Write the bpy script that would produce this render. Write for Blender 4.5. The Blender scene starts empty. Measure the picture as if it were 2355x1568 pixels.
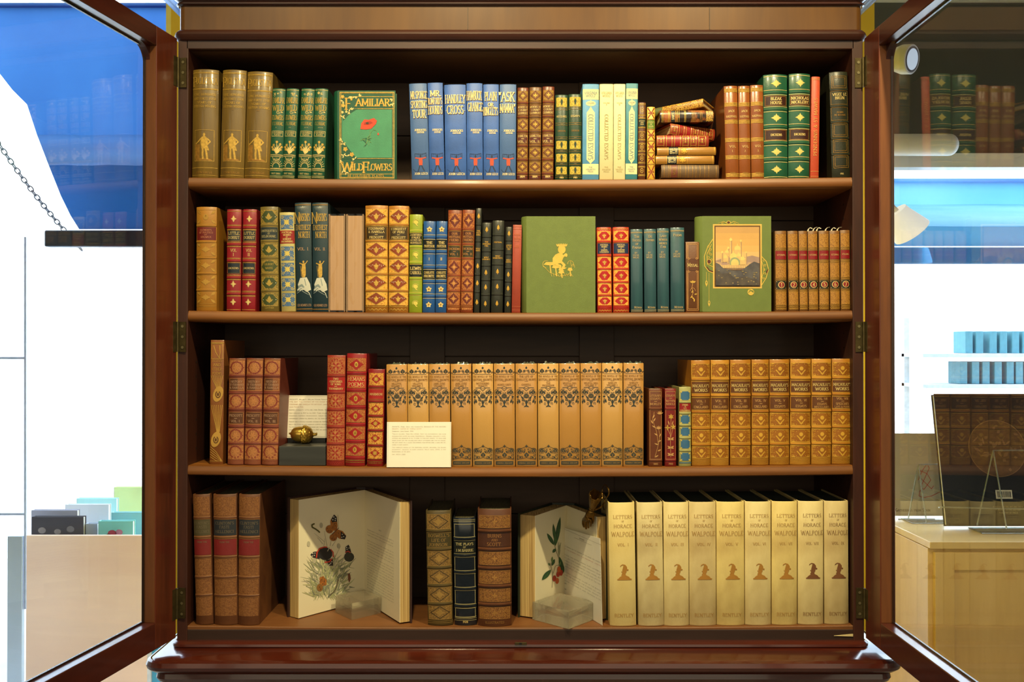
import bpy, bmesh, math, random
from math import sin, cos, pi, radians, sqrt, atan, atan2, hypot
from mathutils import Vector, Matrix
random.seed(11)
SC = bpy.context.scene
COL = SC.collection

# ---------------------------------------------------------------- camera
F_PX, CX, CY, CAMZ = 2320.0, 1177.5, 784.0, 1.45
PITCH = atan(16 / F_PX)
cam_d = bpy.data.cameras.new('camera'); cam = bpy.data.objects.new('camera', cam_d); COL.objects.link(cam)
cam_d.sensor_width = 36; cam_d.lens = 36 * F_PX / 2355; cam_d.clip_start = .05; cam_d.clip_end = 60
cam.location = (0, 0, CAMZ); cam.rotation_euler = (pi / 2 + PITCH, 0, 0)
SC.camera = cam

def P(px, py, Y):
    "point of the plane y=Y seen at pixel px,py"
    dx = (px - CX) / F_PX; dz = -(py - CY) / F_PX
    dy = cos(PITCH) - dz * sin(PITCH); t = Y / dy
    return Vector((dx * t, Y, CAMZ + (sin(PITCH) + dz * cos(PITCH)) * t))

# ---------------------------------------------------------------- colour management, sky, lamps
SC.view_settings.view_transform = 'Standard'; SC.view_settings.look = 'None'
SC.view_settings.exposure = 0.38; SC.view_settings.gamma = 1.0; SC.view_settings.use_curve_mapping = False
SC.cycles.use_denoising = True
SC.cycles.max_bounces = 10; SC.cycles.diffuse_bounces = 4; SC.cycles.glossy_bounces = 4
SC.cycles.transmission_bounces = 8; SC.cycles.transparent_max_bounces = 16
SC.cycles.caustics_reflective = False; SC.cycles.caustics_refractive = False
SC.cycles.sample_clamp_indirect = 4.0
w = bpy.data.worlds.new('overcast_daylight'); SC.world = w; w.use_nodes = True
bg = w.node_tree.nodes['Background']; bg.inputs[0].default_value = (.80, .90, 1.0, 1); bg.inputs[1].default_value = 4.6

def lamp(kind, name, loc, target, energy, color, **kw):
    d = bpy.data.lights.new(name, kind); o = bpy.data.objects.new(name, d); COL.objects.link(o)
    o.location = loc; d.energy = energy; d.color = color
    o.rotation_euler = (Vector(target) - Vector(loc)).to_track_quat('-Z', 'Y').to_euler()
    for k, v in kw.items(): setattr(d, k, v)
    return o
WARM = (1.0, .83, .45)
# two ceiling spotlights in front of the bookcase, plus a weak one added at left
lamp('SPOT', 'ceiling_spot', (-.13, .93, 2.68), (-.02, 1.85, 1.10), 66, WARM, spot_size=radians(88), spot_blend=.9, shadow_soft_size=.028)
lamp('SPOT', 'ceiling_spot', (.56, .93, 2.68), (.44, 1.85, 1.08), 66, WARM, spot_size=radians(88), spot_blend=.9, shadow_soft_size=.028)
lamp('SPOT', 'ceiling_spot', (-.75, .80, 2.68), (-.45, 1.85, 1.75), 13, WARM, spot_size=radians(70), spot_blend=.9, shadow_soft_size=.035)
# broad fill lamp added behind the camera to lift the ambient light
lamp('AREA', 'shop_fill_light', (.1, -1.3, 2.6), (.1, 1.8, 1.1), 50, (1.0, .88, .63), shape='RECTANGLE', size=5.6, size_y=3.0)
# daylight of the windows entering at left and right
lamp('AREA', 'window_daylight', (-2.2, 3.3, 1.9), (-.6, .6, 1.2), 10, (.45, .68, 1.0), shape='RECTANGLE', size=1.6, size_y=1.9)
lamp('AREA', 'window_daylight', (2.2, 3.3, 1.6), (.9, .6, 1.2), 10, (.62, .80, 1.0), shape='RECTANGLE', size=1.6, size_y=1.1)

# ---------------------------------------------------------------- materials
def lin(c):
    return tuple(((v / 255) / 12.92 if v / 255 <= .04045 else (((v / 255) + .055) / 1.055) ** 2.4) for v in c)
_M = {}
def nodes_of(m):
    m.use_nodes = True; return m.node_tree.nodes, m.node_tree.links
def M(name, rgb, rough=.5, metal=0, var=.18, vs=40, bump=.15, bs=500, coat=0, rgb2=None, spec=.5, stretch=(1, 1, 1), lo=.35, hi=.7, emit=0, trans=0):
    """procedural surface: two tones mixed by noise, fine bump"""
    if name in _M: return _M[name]
    m = bpy.data.materials.new(name); _M[name] = m
    N, L = nodes_of(m); b = N['Principled BSDF']
    c = lin(rgb); c2 = lin(rgb2) if rgb2 else tuple(v * (1 - var) for v in c)
    tc = N.new('ShaderNodeTexCoord'); mp = N.new('ShaderNodeMapping'); mp.inputs['Scale'].default_value = stretch
    L.new(tc.outputs['Object'], mp.inputs['Vector'])
    n = N.new('ShaderNodeTexNoise'); n.inputs['Scale'].default_value = vs; n.inputs['Detail'].default_value = 4
    L.new(mp.outputs[0], n.inputs['Vector'])
    r = N.new('ShaderNodeValToRGB'); r.color_ramp.elements[0].position = lo; r.color_ramp.elements[1].position = hi
    r.color_ramp.elements[0].color = (*c2, 1); r.color_ramp.elements[1].color = (*c, 1)
    L.new(n.outputs[0], r.inputs[0]); L.new(r.outputs[0], b.inputs['Base Color'])
    b.inputs['Roughness'].default_value = rough; b.inputs['Metallic'].default_value = metal
    b.inputs['Specular IOR Level'].default_value = spec
    b.inputs['Coat Weight'].default_value = coat; b.inputs['Coat Roughness'].default_value = .12
    if trans: b.inputs['Transmission Weight'].default_value = trans
    if bump:
        n2 = N.new('ShaderNodeTexNoise'); n2.inputs['Scale'].default_value = bs; n2.inputs['Detail'].default_value = 3
        L.new(mp.outputs[0], n2.inputs['Vector'])
        bp = N.new('ShaderNodeBump'); bp.inputs['Strength'].default_value = bump; bp.inputs['Distance'].default_value = .001
        L.new(n2.outputs[0], bp.inputs['Height']); L.new(bp.outputs[0], b.inputs['Normal'])
    if emit:
        b.inputs['Emission Color'].default_value = (*c, 1); b.inputs['Emission Strength'].default_value = emit
    return m
def wood(name, rgb, rgb2, axis='X', rough=.28, coat=.4, scale=9, cr=.12):
    if name in _M: return _M[name]
    m = bpy.data.materials.new(name); _M[name] = m
    N, L = nodes_of(m); b = N['Principled BSDF']
    tc = N.new('ShaderNodeTexCoord'); mp = N.new('ShaderNodeMapping')
    st = {'X': (.12, 1, 1), 'Y': (1, .12, 1), 'Z': (1, 1, .12)}[axis]
    mp.inputs['Scale'].default_value = st; L.new(tc.outputs['Object'], mp.inputs['Vector'])
    n = N.new('ShaderNodeTexNoise'); n.inputs['Scale'].default_value = scale; n.inputs['Detail'].default_value = 7; n.inputs['Distortion'].default_value = .8
    n2 = N.new('ShaderNodeTexNoise'); n2.inputs['Scale'].default_value = scale * 14; n2.inputs['Detail'].default_value = 3
    for q in (n, n2): L.new(mp.outputs[0], q.inputs['Vector'])
    mx = N.new('ShaderNodeMath'); mx.operation = 'MULTIPLY_ADD'; mx.inputs[1].default_value = .35
    L.new(n2.outputs[0], mx.inputs[0]); L.new(n.outputs[0], mx.inputs[2])
    r = N.new('ShaderNodeValToRGB'); r.color_ramp.elements[0].position = .45; r.color_ramp.elements[1].position = .85
    r.color_ramp.elements[0].color = (*lin(rgb2), 1); r.color_ramp.elements[1].color = (*lin(rgb), 1)
    L.new(mx.outputs[0], r.inputs[0]); L.new(r.outputs[0], b.inputs['Base Color'])
    b.inputs['Roughness'].default_value = rough; b.inputs['Coat Weight'].default_value = coat; b.inputs['Coat Roughness'].default_value = cr
    bp = N.new('ShaderNodeBump'); bp.inputs['Strength'].default_value = .08; bp.inputs['Distance'].default_value = .001
    L.new(n2.outputs[0], bp.inputs['Height']); L.new(bp.outputs[0], b.inputs['Normal'])
    return m
def glass_mat():
    m = bpy.data.materials.new('clear_pane'); N, L = nodes_of(m); N.clear()
    out = N.new('ShaderNodeOutputMaterial'); t = N.new('ShaderNodeBsdfTransparent'); g = N.new('ShaderNodeBsdfGlossy'); mx = N.new('ShaderNodeMixShader')
    g.inputs['Roughness'].default_value = 0.004
    t.inputs[0].default_value = (.985, .99, .985, 1)
    geo = N.new('ShaderNodeNewGeometry'); dp = N.new('ShaderNodeVectorMath'); dp.operation = 'DOT_PRODUCT'
    L.new(geo.outputs['Incoming'], dp.inputs[0]); L.new(geo.outputs['Normal'], dp.inputs[1])
    def mt(op, a, b_=None):
        q = N.new('ShaderNodeMath'); q.operation = op
        for i, v in enumerate((a, b_)):
            if v is None: continue
            if isinstance(v, (int, float)): q.inputs[i].default_value = v
            else: L.new(v, q.inputs[i])
        return q.outputs[0]
    ab = mt('ABSOLUTE', dp.outputs['Value']); om = mt('SUBTRACT', 1.0, ab); p5 = mt('POWER', om, 5.0)
    f = mt('ADD', mt('MULTIPLY', p5, .80), .035)
    # faint dust and smears on the pane
    tc = N.new('ShaderNodeTexCoord'); n = N.new('ShaderNodeTexNoise'); n.inputs['Scale'].default_value = 9; n.inputs['Detail'].default_value = 6
    L.new(tc.outputs['Object'], n.inputs['Vector'])
    f2 = mt('MULTIPLY', f, mt('ADD', mt('MULTIPLY', n.outputs[0], .3), .85))
    L.new(f2, mx.inputs[0]); L.new(t.outputs[0], mx.inputs[1]); L.new(g.outputs[0], mx.inputs[2]); L.new(mx.outputs[0], out.inputs[0])
    return m
def brick_mat():
    m = bpy.data.materials.new('overexposed_brick'); N, L = nodes_of(m); b = N['Principled BSDF']
    tc = N.new('ShaderNodeTexCoord'); mp = N.new('ShaderNodeMapping'); mp.inputs['Rotation'].default_value = (pi / 2, 0, 0)
    L.new(tc.outputs['Object'], mp.inputs[0])
    k = N.new('ShaderNodeTexBrick'); k.inputs['Scale'].default_value = 1; k.inputs['Brick Width'].default_value = .24; k.inputs['Row Height'].default_value = .085; k.inputs['Mortar Size'].default_value = .004
    k.inputs['Color1'].default_value = (.93, .95, .97, 1); k.inputs['Color2'].default_value = (.86, .90, .95, 1); k.inputs['Mortar'].default_value = (.55, .65, .82, 1)  # outdoor overexposure put into the near-white bricks and pale joints
    L.new(mp.outputs[0], k.inputs[0]); L.new(k.outputs[0], b.inputs['Base Color']); b.inputs['Roughness'].default_value = .8
    return m
def filigree(name, leather, gold, scale=420, thr=.5, rough=.4):
    "leather ground densely tooled in gilt"
    if name in _M: return _M[name]
    m = bpy.data.materials.new(name); _M[name] = m; N, L = nodes_of(m); b = N['Principled BSDF']
    tc = N.new('ShaderNodeTexCoord'); n = N.new('ShaderNodeTexNoise'); n.inputs['Scale'].default_value = scale * 1.6; n.inputs['Detail'].default_value = 2; n.inputs['Distortion'].default_value = 1.3
    L.new(tc.outputs['Object'], n.inputs[0])
    r = N.new('ShaderNodeValToRGB'); r.color_ramp.elements[0].position = thr - .05; r.color_ramp.elements[1].position = thr + .05
    r.color_ramp.elements[0].color = (*lin(leather), 1); r.color_ramp.elements[1].color = (*lin(gold), 1)
    L.new(n.outputs[0], r.inputs[0]); L.new(r.outputs[0], b.inputs['Base Color']); b.inputs['Roughness'].default_value = rough
    bp = N.new('ShaderNodeBump'); bp.inputs['Strength'].default_value = .2; bp.inputs['Distance'].default_value = .001
    L.new(n.outputs[0], bp.inputs['Height']); L.new(bp.outputs[0], b.inputs['Normal'])
    return m
def pages_mat(name, c1, c2, axis='X', freq=1500):
    "edges of paper leaves, fine stripes across the given axis"
    if name in _M: return _M[name]
    m = bpy.data.materials.new(name); _M[name] = m; N, L = nodes_of(m); b = N['Principled BSDF']
    tc = N.new('ShaderNodeTexCoord'); mp = N.new('ShaderNodeMapping')
    mp.inputs['Scale'].default_value = {'X': (1, .02, .004), 'Y': (.02, 1, .004), 'Z': (.01, .01, 1)}[axis]
    L.new(tc.outputs['Object'], mp.inputs[0]); n = N.new('ShaderNodeTexNoise'); n.inputs['Scale'].default_value = freq; n.inputs['Detail'].default_value = 2
    L.new(mp.outputs[0], n.inputs[0]); r = N.new('ShaderNodeValToRGB'); r.color_ramp.elements[0].position = .35; r.color_ramp.elements[1].position = .6
    r.color_ramp.elements[0].color = (*lin(c2), 1); r.color_ramp.elements[1].color = (*lin(c1), 1)
    L.new(n.outputs[0], r.inputs[0]); L.new(r.outputs[0], b.inputs['Base Color']); b.inputs['Roughness'].default_value = .7
    bp = N.new('ShaderNodeBump'); bp.inputs['Strength'].default_value = .3; bp.inputs['Distance'].default_value = .0006
    L.new(n.outputs[0], bp.inputs['Height']); L.new(bp.outputs[0], b.inputs['Normal'])
    return m
GLASS = glass_mat()
def acrylic():
    m = bpy.data.materials.new('clear_acrylic'); N, L = nodes_of(m); b = N['Principled BSDF']
    b.inputs['Base Color'].default_value = (.99, .98, .94, 1); b.inputs['Roughness'].default_value = .01; b.inputs['Transmission Weight'].default_value = 1; b.inputs['IOR'].default_value = 1.49
    t = N.new('ShaderNodeBsdfTransparent'); mx = N.new('ShaderNodeMixShader'); mx.inputs[0].default_value = .38; df = N.new('ShaderNodeBsdfDiffuse'); df.inputs[0].default_value = (.9, .84, .62, 1); m2 = N.new('ShaderNodeMixShader'); m2.inputs[0].default_value = .1; t.inputs[0].default_value = (.99, .98, .94, 1)  # cream diffuse share stands in for light refracted from the lit pages
    L.new(b.outputs[0], mx.inputs[1]); L.new(t.outputs[0], mx.inputs[2]); L.new(mx.outputs[0], m2.inputs[1]); L.new(df.outputs[0], m2.inputs[2]); L.new(m2.outputs[0], N['Material Output'].inputs[0])
    return m
ACRYL = acrylic()
GOLD = M('gilt', (222, 178, 78), .36, .35, var=.35, vs=260, bump=.1)
GOLDP = M('pale_gilt', (232, 204, 128), .42, .2, var=.2, vs=260, bump=.1)
GOLDD = M('dull_gilt', (168, 122, 48), .45, .25, var=.35, vs=260, bump=.1)
CREAM = M('cream_ink', (240, 220, 160), .6, var=.1, bump=0)
WHITE = M('white_ink', (226, 222, 205), .6, var=.1, bump=0)
BLACKI = M('black_ink', (42, 44, 46), .6, var=.1, bump=0)
GREYI = M('grey_ink', (128, 122, 100), .7, var=.1, bump=0)
REDI = M('red_ink', (196, 60, 34), .6, var=.2, bump=0)
MAHX = wood('mahogany_horizontal', (66, 31, 17), (40, 18, 11), 'X', .42, .12)
MAHZ = wood('mahogany_vertical', (74, 35, 20), (44, 20, 13), 'Z', .5, .05)
SHELFW = wood('shelf_mahogany', (136, 84, 32), (98, 56, 20), 'X', .45, .06)
DARKW = wood('dark_interior_wood', (80, 50, 28), (50, 31, 18), 'X', .6, .03)
DARKWZ = wood('dark_interior_boards', (84, 60, 40), (56, 38, 26), 'X', .6, .05, 5)
FRIEZE = wood('frieze_veneer', (104, 68, 20), (80, 49, 14), 'Z', .3, .3, 6)
BRASS = M('aged_brass', (96, 84, 52), .42, .7, var=.4, vs=80)

# ---------------------------------------------------------------- mesh builder
class MB:
    def __init__(s): s.v = []; s.f = []; s.m = []; s.mats = []
    def mi(s, m):
        if m not in s.mats: s.mats.append(m)
        return s.mats.index(m)
    def add(s, vs, fs, m):
        o = len(s.v); k = s.mi(m); s.v.extend([tuple(v) for v in vs])
        for f in fs: s.f.append([o + i for i in f]); s.m.append(k)
    def box(s, x0, x1, y0, y1, z0, z1, m):
        vs = [(x, y, z) for z in (z0, z1) for y in (y0, y1) for x in (x0, x1)]
        s.add(vs, [(0, 2, 3, 1), (4, 5, 7, 6), (0, 1, 5, 4), (2, 6, 7, 3), (0, 4, 6, 2), (1, 3, 7, 5)], m)
    def bbox(s, x0, x1, y0, y1, z0, z1, m, b=.002):
        "box with chamfered edges"
        vs = []; 
        bm = bmesh.new(); bmesh.ops.create_cube(bm, size=1)
        for v in bm.verts: v.co = Vector(((x0 + x1) / 2 + v.co.x * (x1 - x0), (y0 + y1) / 2 + v.co.y * (y1 - y0), (z0 + z1) / 2 + v.co.z * (z1 - z0)))
        bmesh.ops.bevel(bm, geom=bm.edges[:], offset=b, segments=2, affect='EDGES', profile=.5)
        bm.verts.index_update(); s.add([v.co[:] for v in bm.verts], [[v.index for v in f.verts] for f in bm.faces], m); bm.free()
    def prism(s, pts, z0, z1, m, mcap=None):
        n = len(pts)
        vs = [(x, y, z0) for x, y in pts] + [(x, y, z1) for x, y in pts]
        s.add(vs, [(i, (i + 1) % n, n + (i + 1) % n, n + i) for i in range(n)], m)
        s.add(vs, [tuple(range(n - 1, -1, -1)), tuple(range(n, 2 * n))], mcap or m)
    def rings(s, rings, m, closed=True, cap=True):
        n = len(rings[0]); vs = [p for r in rings for p in r]; fs = []
        for a in range(len(rings) - 1):
            for i in range(n if closed else n - 1):
                j = (i + 1) % n; fs.append((a * n + i, a * n + j, (a + 1) * n + j, (a + 1) * n + i))
        if cap: fs += [tuple(range(n - 1, -1, -1)), tuple(range((len(rings) - 1) * n, len(rings) * n))]
        s.add(vs, fs, m)
    def tube(s, pts, r, m, n=8, cap=True):
        pts = [Vector(p) for p in pts]; rs = r if isinstance(r, (list, tuple)) else [r] * len(pts); rings = []
        up = Vector((0, 0, 1)); last = None
        for i, p in enumerate(pts):
            d = (pts[min(i + 1, len(pts) - 1)] - pts[max(i - 1, 0)]).normalized()
            a = d.cross(up) if last is None else last - d * last.dot(d)
            a = a if a.length > .05 else d.cross(Vector((1, 0, 0))); a.normalize(); b = d.cross(a); last = a
            rings.append([p + (a * cos(t) + b * sin(t)) * rs[i] for t in (2 * pi * k / n for k in range(n))])
        s.rings(rings, m, True, cap)
    def lathe(s, prof, M4, m, n=24):
        "prof: (radius, height) turned about local z of matrix M4"
        s.rings([[M4 @ Vector((max(r, 1e-5) * cos(2 * pi * k / n), max(r, 1e-5) * sin(2 * pi * k / n), z)) for k in range(n)] for r, z in prof], m)
    def build(s, name, parent=None, smooth=False, world=False, fix=True):
        me = bpy.data.meshes.new(name); me.from_pydata(s.v, [], s.f)
        for m in s.mats: me.materials.append(m)
        for p, k in zip(me.polygons, s.m): p.material_index = k
        if fix:
            bm = bmesh.new(); bm.from_mesh(me); bmesh.ops.recalc_face_normals(bm, faces=bm.faces[:]); bm.to_mesh(me); bm.free()
        if smooth:
            me.polygons.foreach_set('use_smooth', [True] * len(me.polygons))
            try: me.set_sharp_from_angle(angle=radians(35))
            except Exception: pass
        o = bpy.data.objects.new(name, me); COL.objects.link(o)
        if parent: o.parent = parent
        return o
def empty(name, loc=(0, 0, 0), rot=(0, 0, 0)):
    o = bpy.data.objects.new(name, None); COL.objects.link(o); o.location = loc; o.rotation_euler = rot; o.empty_display_size = .02
    return o
def tag(o, label, cat, group=None, kind=None):
    if label: o['label'] = label
    if cat: o['category'] = cat
    if group: o['group'] = group
    if kind: o['kind'] = kind
    return o
def structure(o): o['kind'] = 'structure'; return o

# ---------------------------------------------------------------- lettering: a small serif stroke alphabet
def A(cx, cy, rx, ry, a0, a1, n=8):
    return [(cx + rx * cos(radians(a0 + (a1 - a0) * i / n)), cy + ry * sin(radians(a0 + (a1 - a0) * i / n))) for i in range(n + 1)]
ST = [(.1, 0), (.1, 1)]
G = {
 'A': (.78, [[(0, 0), (.39, 1), (.78, 0)], [(.14, .36), (.64, .36)]]),
 'B': (.66, [ST, [(.1, 1)] + A(.35, .76, .2, .24, 90, -90) + [(.1, .52)], [(.1, .52)] + A(.36, .26, .24, .26, 90, -90) + [(.1, 0)]]),
 'C': (.72, [A(.4, .5, .36, .5, 42, 318, 12)]),
 'D': (.76, [ST, [(.1, 1)] + A(.3, .5, .38, .5, 90, -90, 10) + [(.1, 0)]]),
 'E': (.62, [ST, [(.1, 1), (.56, 1), (.56, .85)], [(.1, .52), (.44, .52)], [(.1, 0), (.58, 0), (.58, .17)]]),
 'F': (.58, [ST, [(.1, 1), (.56, 1), (.56, .85)], [(.1, .52), (.44, .52)]]),
 'G': (.8, [A(.4, .5, .36, .5, 42, 330, 12), [(.72, .05), (.72, .42)], [(.5, .42), (.8, .42)]]),
 'H': (.8, [ST, [(.7, 0), (.7, 1)], [(.1, .52), (.7, .52)]]),
 'I': (.24, [[(.12, 0), (.12, 1)]]),
 'J': (.42, [[(.3, 1), (.3, .2)] + A(.14, .2, .16, .2, 0, -150, 6)]),
 'K': (.72, [ST, [(.12, .45), (.62, 1)], [(.26, .6), (.7, 0)]]),
 'L': (.6, [ST, [(.1, 0), (.56, 0), (.56, .2)]]),
 'M': (.94, [ST, [(.1, 1), (.47, .2), (.84, 1)], [(.84, 1), (.84, 0)]]),
 'N': (.8, [ST, [(.1, 1), (.7, 0)], [(.7, 0), (.7, 1)]]),
 'O': (.8, [A(.4, .5, .36, .5, 0, 360, 14)]),
 'P': (.6, [ST, [(.1, 1)] + A(.32, .74, .23, .26, 90, -90) + [(.1, .48)]]),
 'Q': (.8, [A(.4, .5, .36, .5, 0, 360, 14), [(.45, .2), (.8, -.15)]]),
 'R': (.7, [ST, [(.1, 1)] + A(.32, .75, .22, .25, 90, -90) + [(.1, .5)], [(.32, .5), (.68, 0)]]),
 'S': (.56, [A(.28, .75, .21, .25, 30, 250, 8) + A(.28, .26, .23, .26, 90, -150, 8)]),
 'T': (.7, [[(.35, 0), (.35, 1)], [(.03, .84), (.03, 1), (.67, 1), (.67, .84)]]),
 'U': (.78, [[(.1, 1), (.1, .3)] + A(.39, .3, .29, .3, 180, 360, 8) + [(.68, 1)]]),
 'V': (.76, [[(0, 1), (.38, 0), (.76, 1)]]),
 'W': (1.1, [[(0, 1), (.28, 0), (.55, .9), (.82, 0), (1.1, 1)]]),
 'X': (.74, [[(.02, 0), (.72, 1)], [(.02, 1), (.72, 0)]]),
 'Y': (.72, [[(0, 1), (.36, .48), (.72, 1)], [(.36, .48), (.36, 0)]]),
 'Z': (.66, [[(.04, .84), (.04, 1), (.6, 1), (.04, 0), (.62, 0), (.62, .18)]]),
 '0': (.6, [A(.3, .5, .24, .5, 0, 360, 12)]), '1': (.36, [[(.04, .8), (.2, 1), (.2, 0)]]),
 '2': (.58, [A(.28, .74, .22, .26, 160, -30, 7) + [(.05, 0), (.54, 0)]]),
 '3': (.56, [A(.26, .75, .2, .25, 150, -90, 7), A(.26, .26, .23, .26, 90, -150, 7)]),
 '4': (.6, [[(.42, 0), (.42, 1), (.03, .32), (.56, .32)]]),
 '5': (.56, [[(.5, 1), (.12, 1), (.1, .55)] + A(.26, .32, .23, .32, 110, -150, 8)]),
 '6': (.56, [A(.3, .5, .26, .5, 60, 200, 6) + A(.28, .28, .23, .28, 180, -170, 10)]),
 '7': (.54, [[(.04, .85), (.04, 1), (.52, 1), (.2, 0)]]),
 '8': (.56, [A(.28, .76, .18, .24, 0, 360, 10), A(.28, .27, .23, .27, 0, 360, 10)]),
 '9': (.56, [A(.27, .72, .22, .28, 0, 360, 10), A(.24, .5, .25, .5, 20, -70, 5)]),
 '.': (.24, [[(.06, .05), (.17, .05)]]), ',': (.24, [[(.14, .08), (.06, -.14)]]), '-': (.4, [[(.05, .45), (.35, .45)]]),
 ':': (.24, [[(.06, .08), (.17, .08)], [(.06, .6), (.17, .6)]]), "'": (.2, [[(.12, 1), (.07, .75)]]), '"': (.34, [[(.08, 1), (.05, .76)], [(.24, 1), (.21, .76)]]),
 '(': (.3, [A(.34, .5, .26, .6, 120, 240, 6)]), ')': (.3, [A(-.04, .5, .26, .6, -60, 60, 6)]), '/': (.4, [[(.02, 0), (.36, 1)]]), '|': (.24, [[(.12, -.1), (.12, 1.1)]]),
 '&': (.78, [[(.72, 0), (.24, .72)] + A(.34, .82, .14, .18, 200, -20, 6) + [(.16, .45)] + A(.3, .24, .24, .24, 140, 330, 6) + [(.72, .5)]]),
 '*': (.5, [[(.25, .3), (.25, .8)], [(.05, .42), (.45, .68)], [(.05, .68), (.45, .42)]]),
 ' ': (.36, []),
}
G['~'] = (.3, [[(.1, .4), (.2, .4)]])   # centred dot
def text_width(s, track=.16):
    x = 0
    for ch in s:
        sc = .74 if ch.islower() else 1
        x += (G.get(ch.upper(), G[' '])[0] + track) * sc
    return x - track

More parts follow.
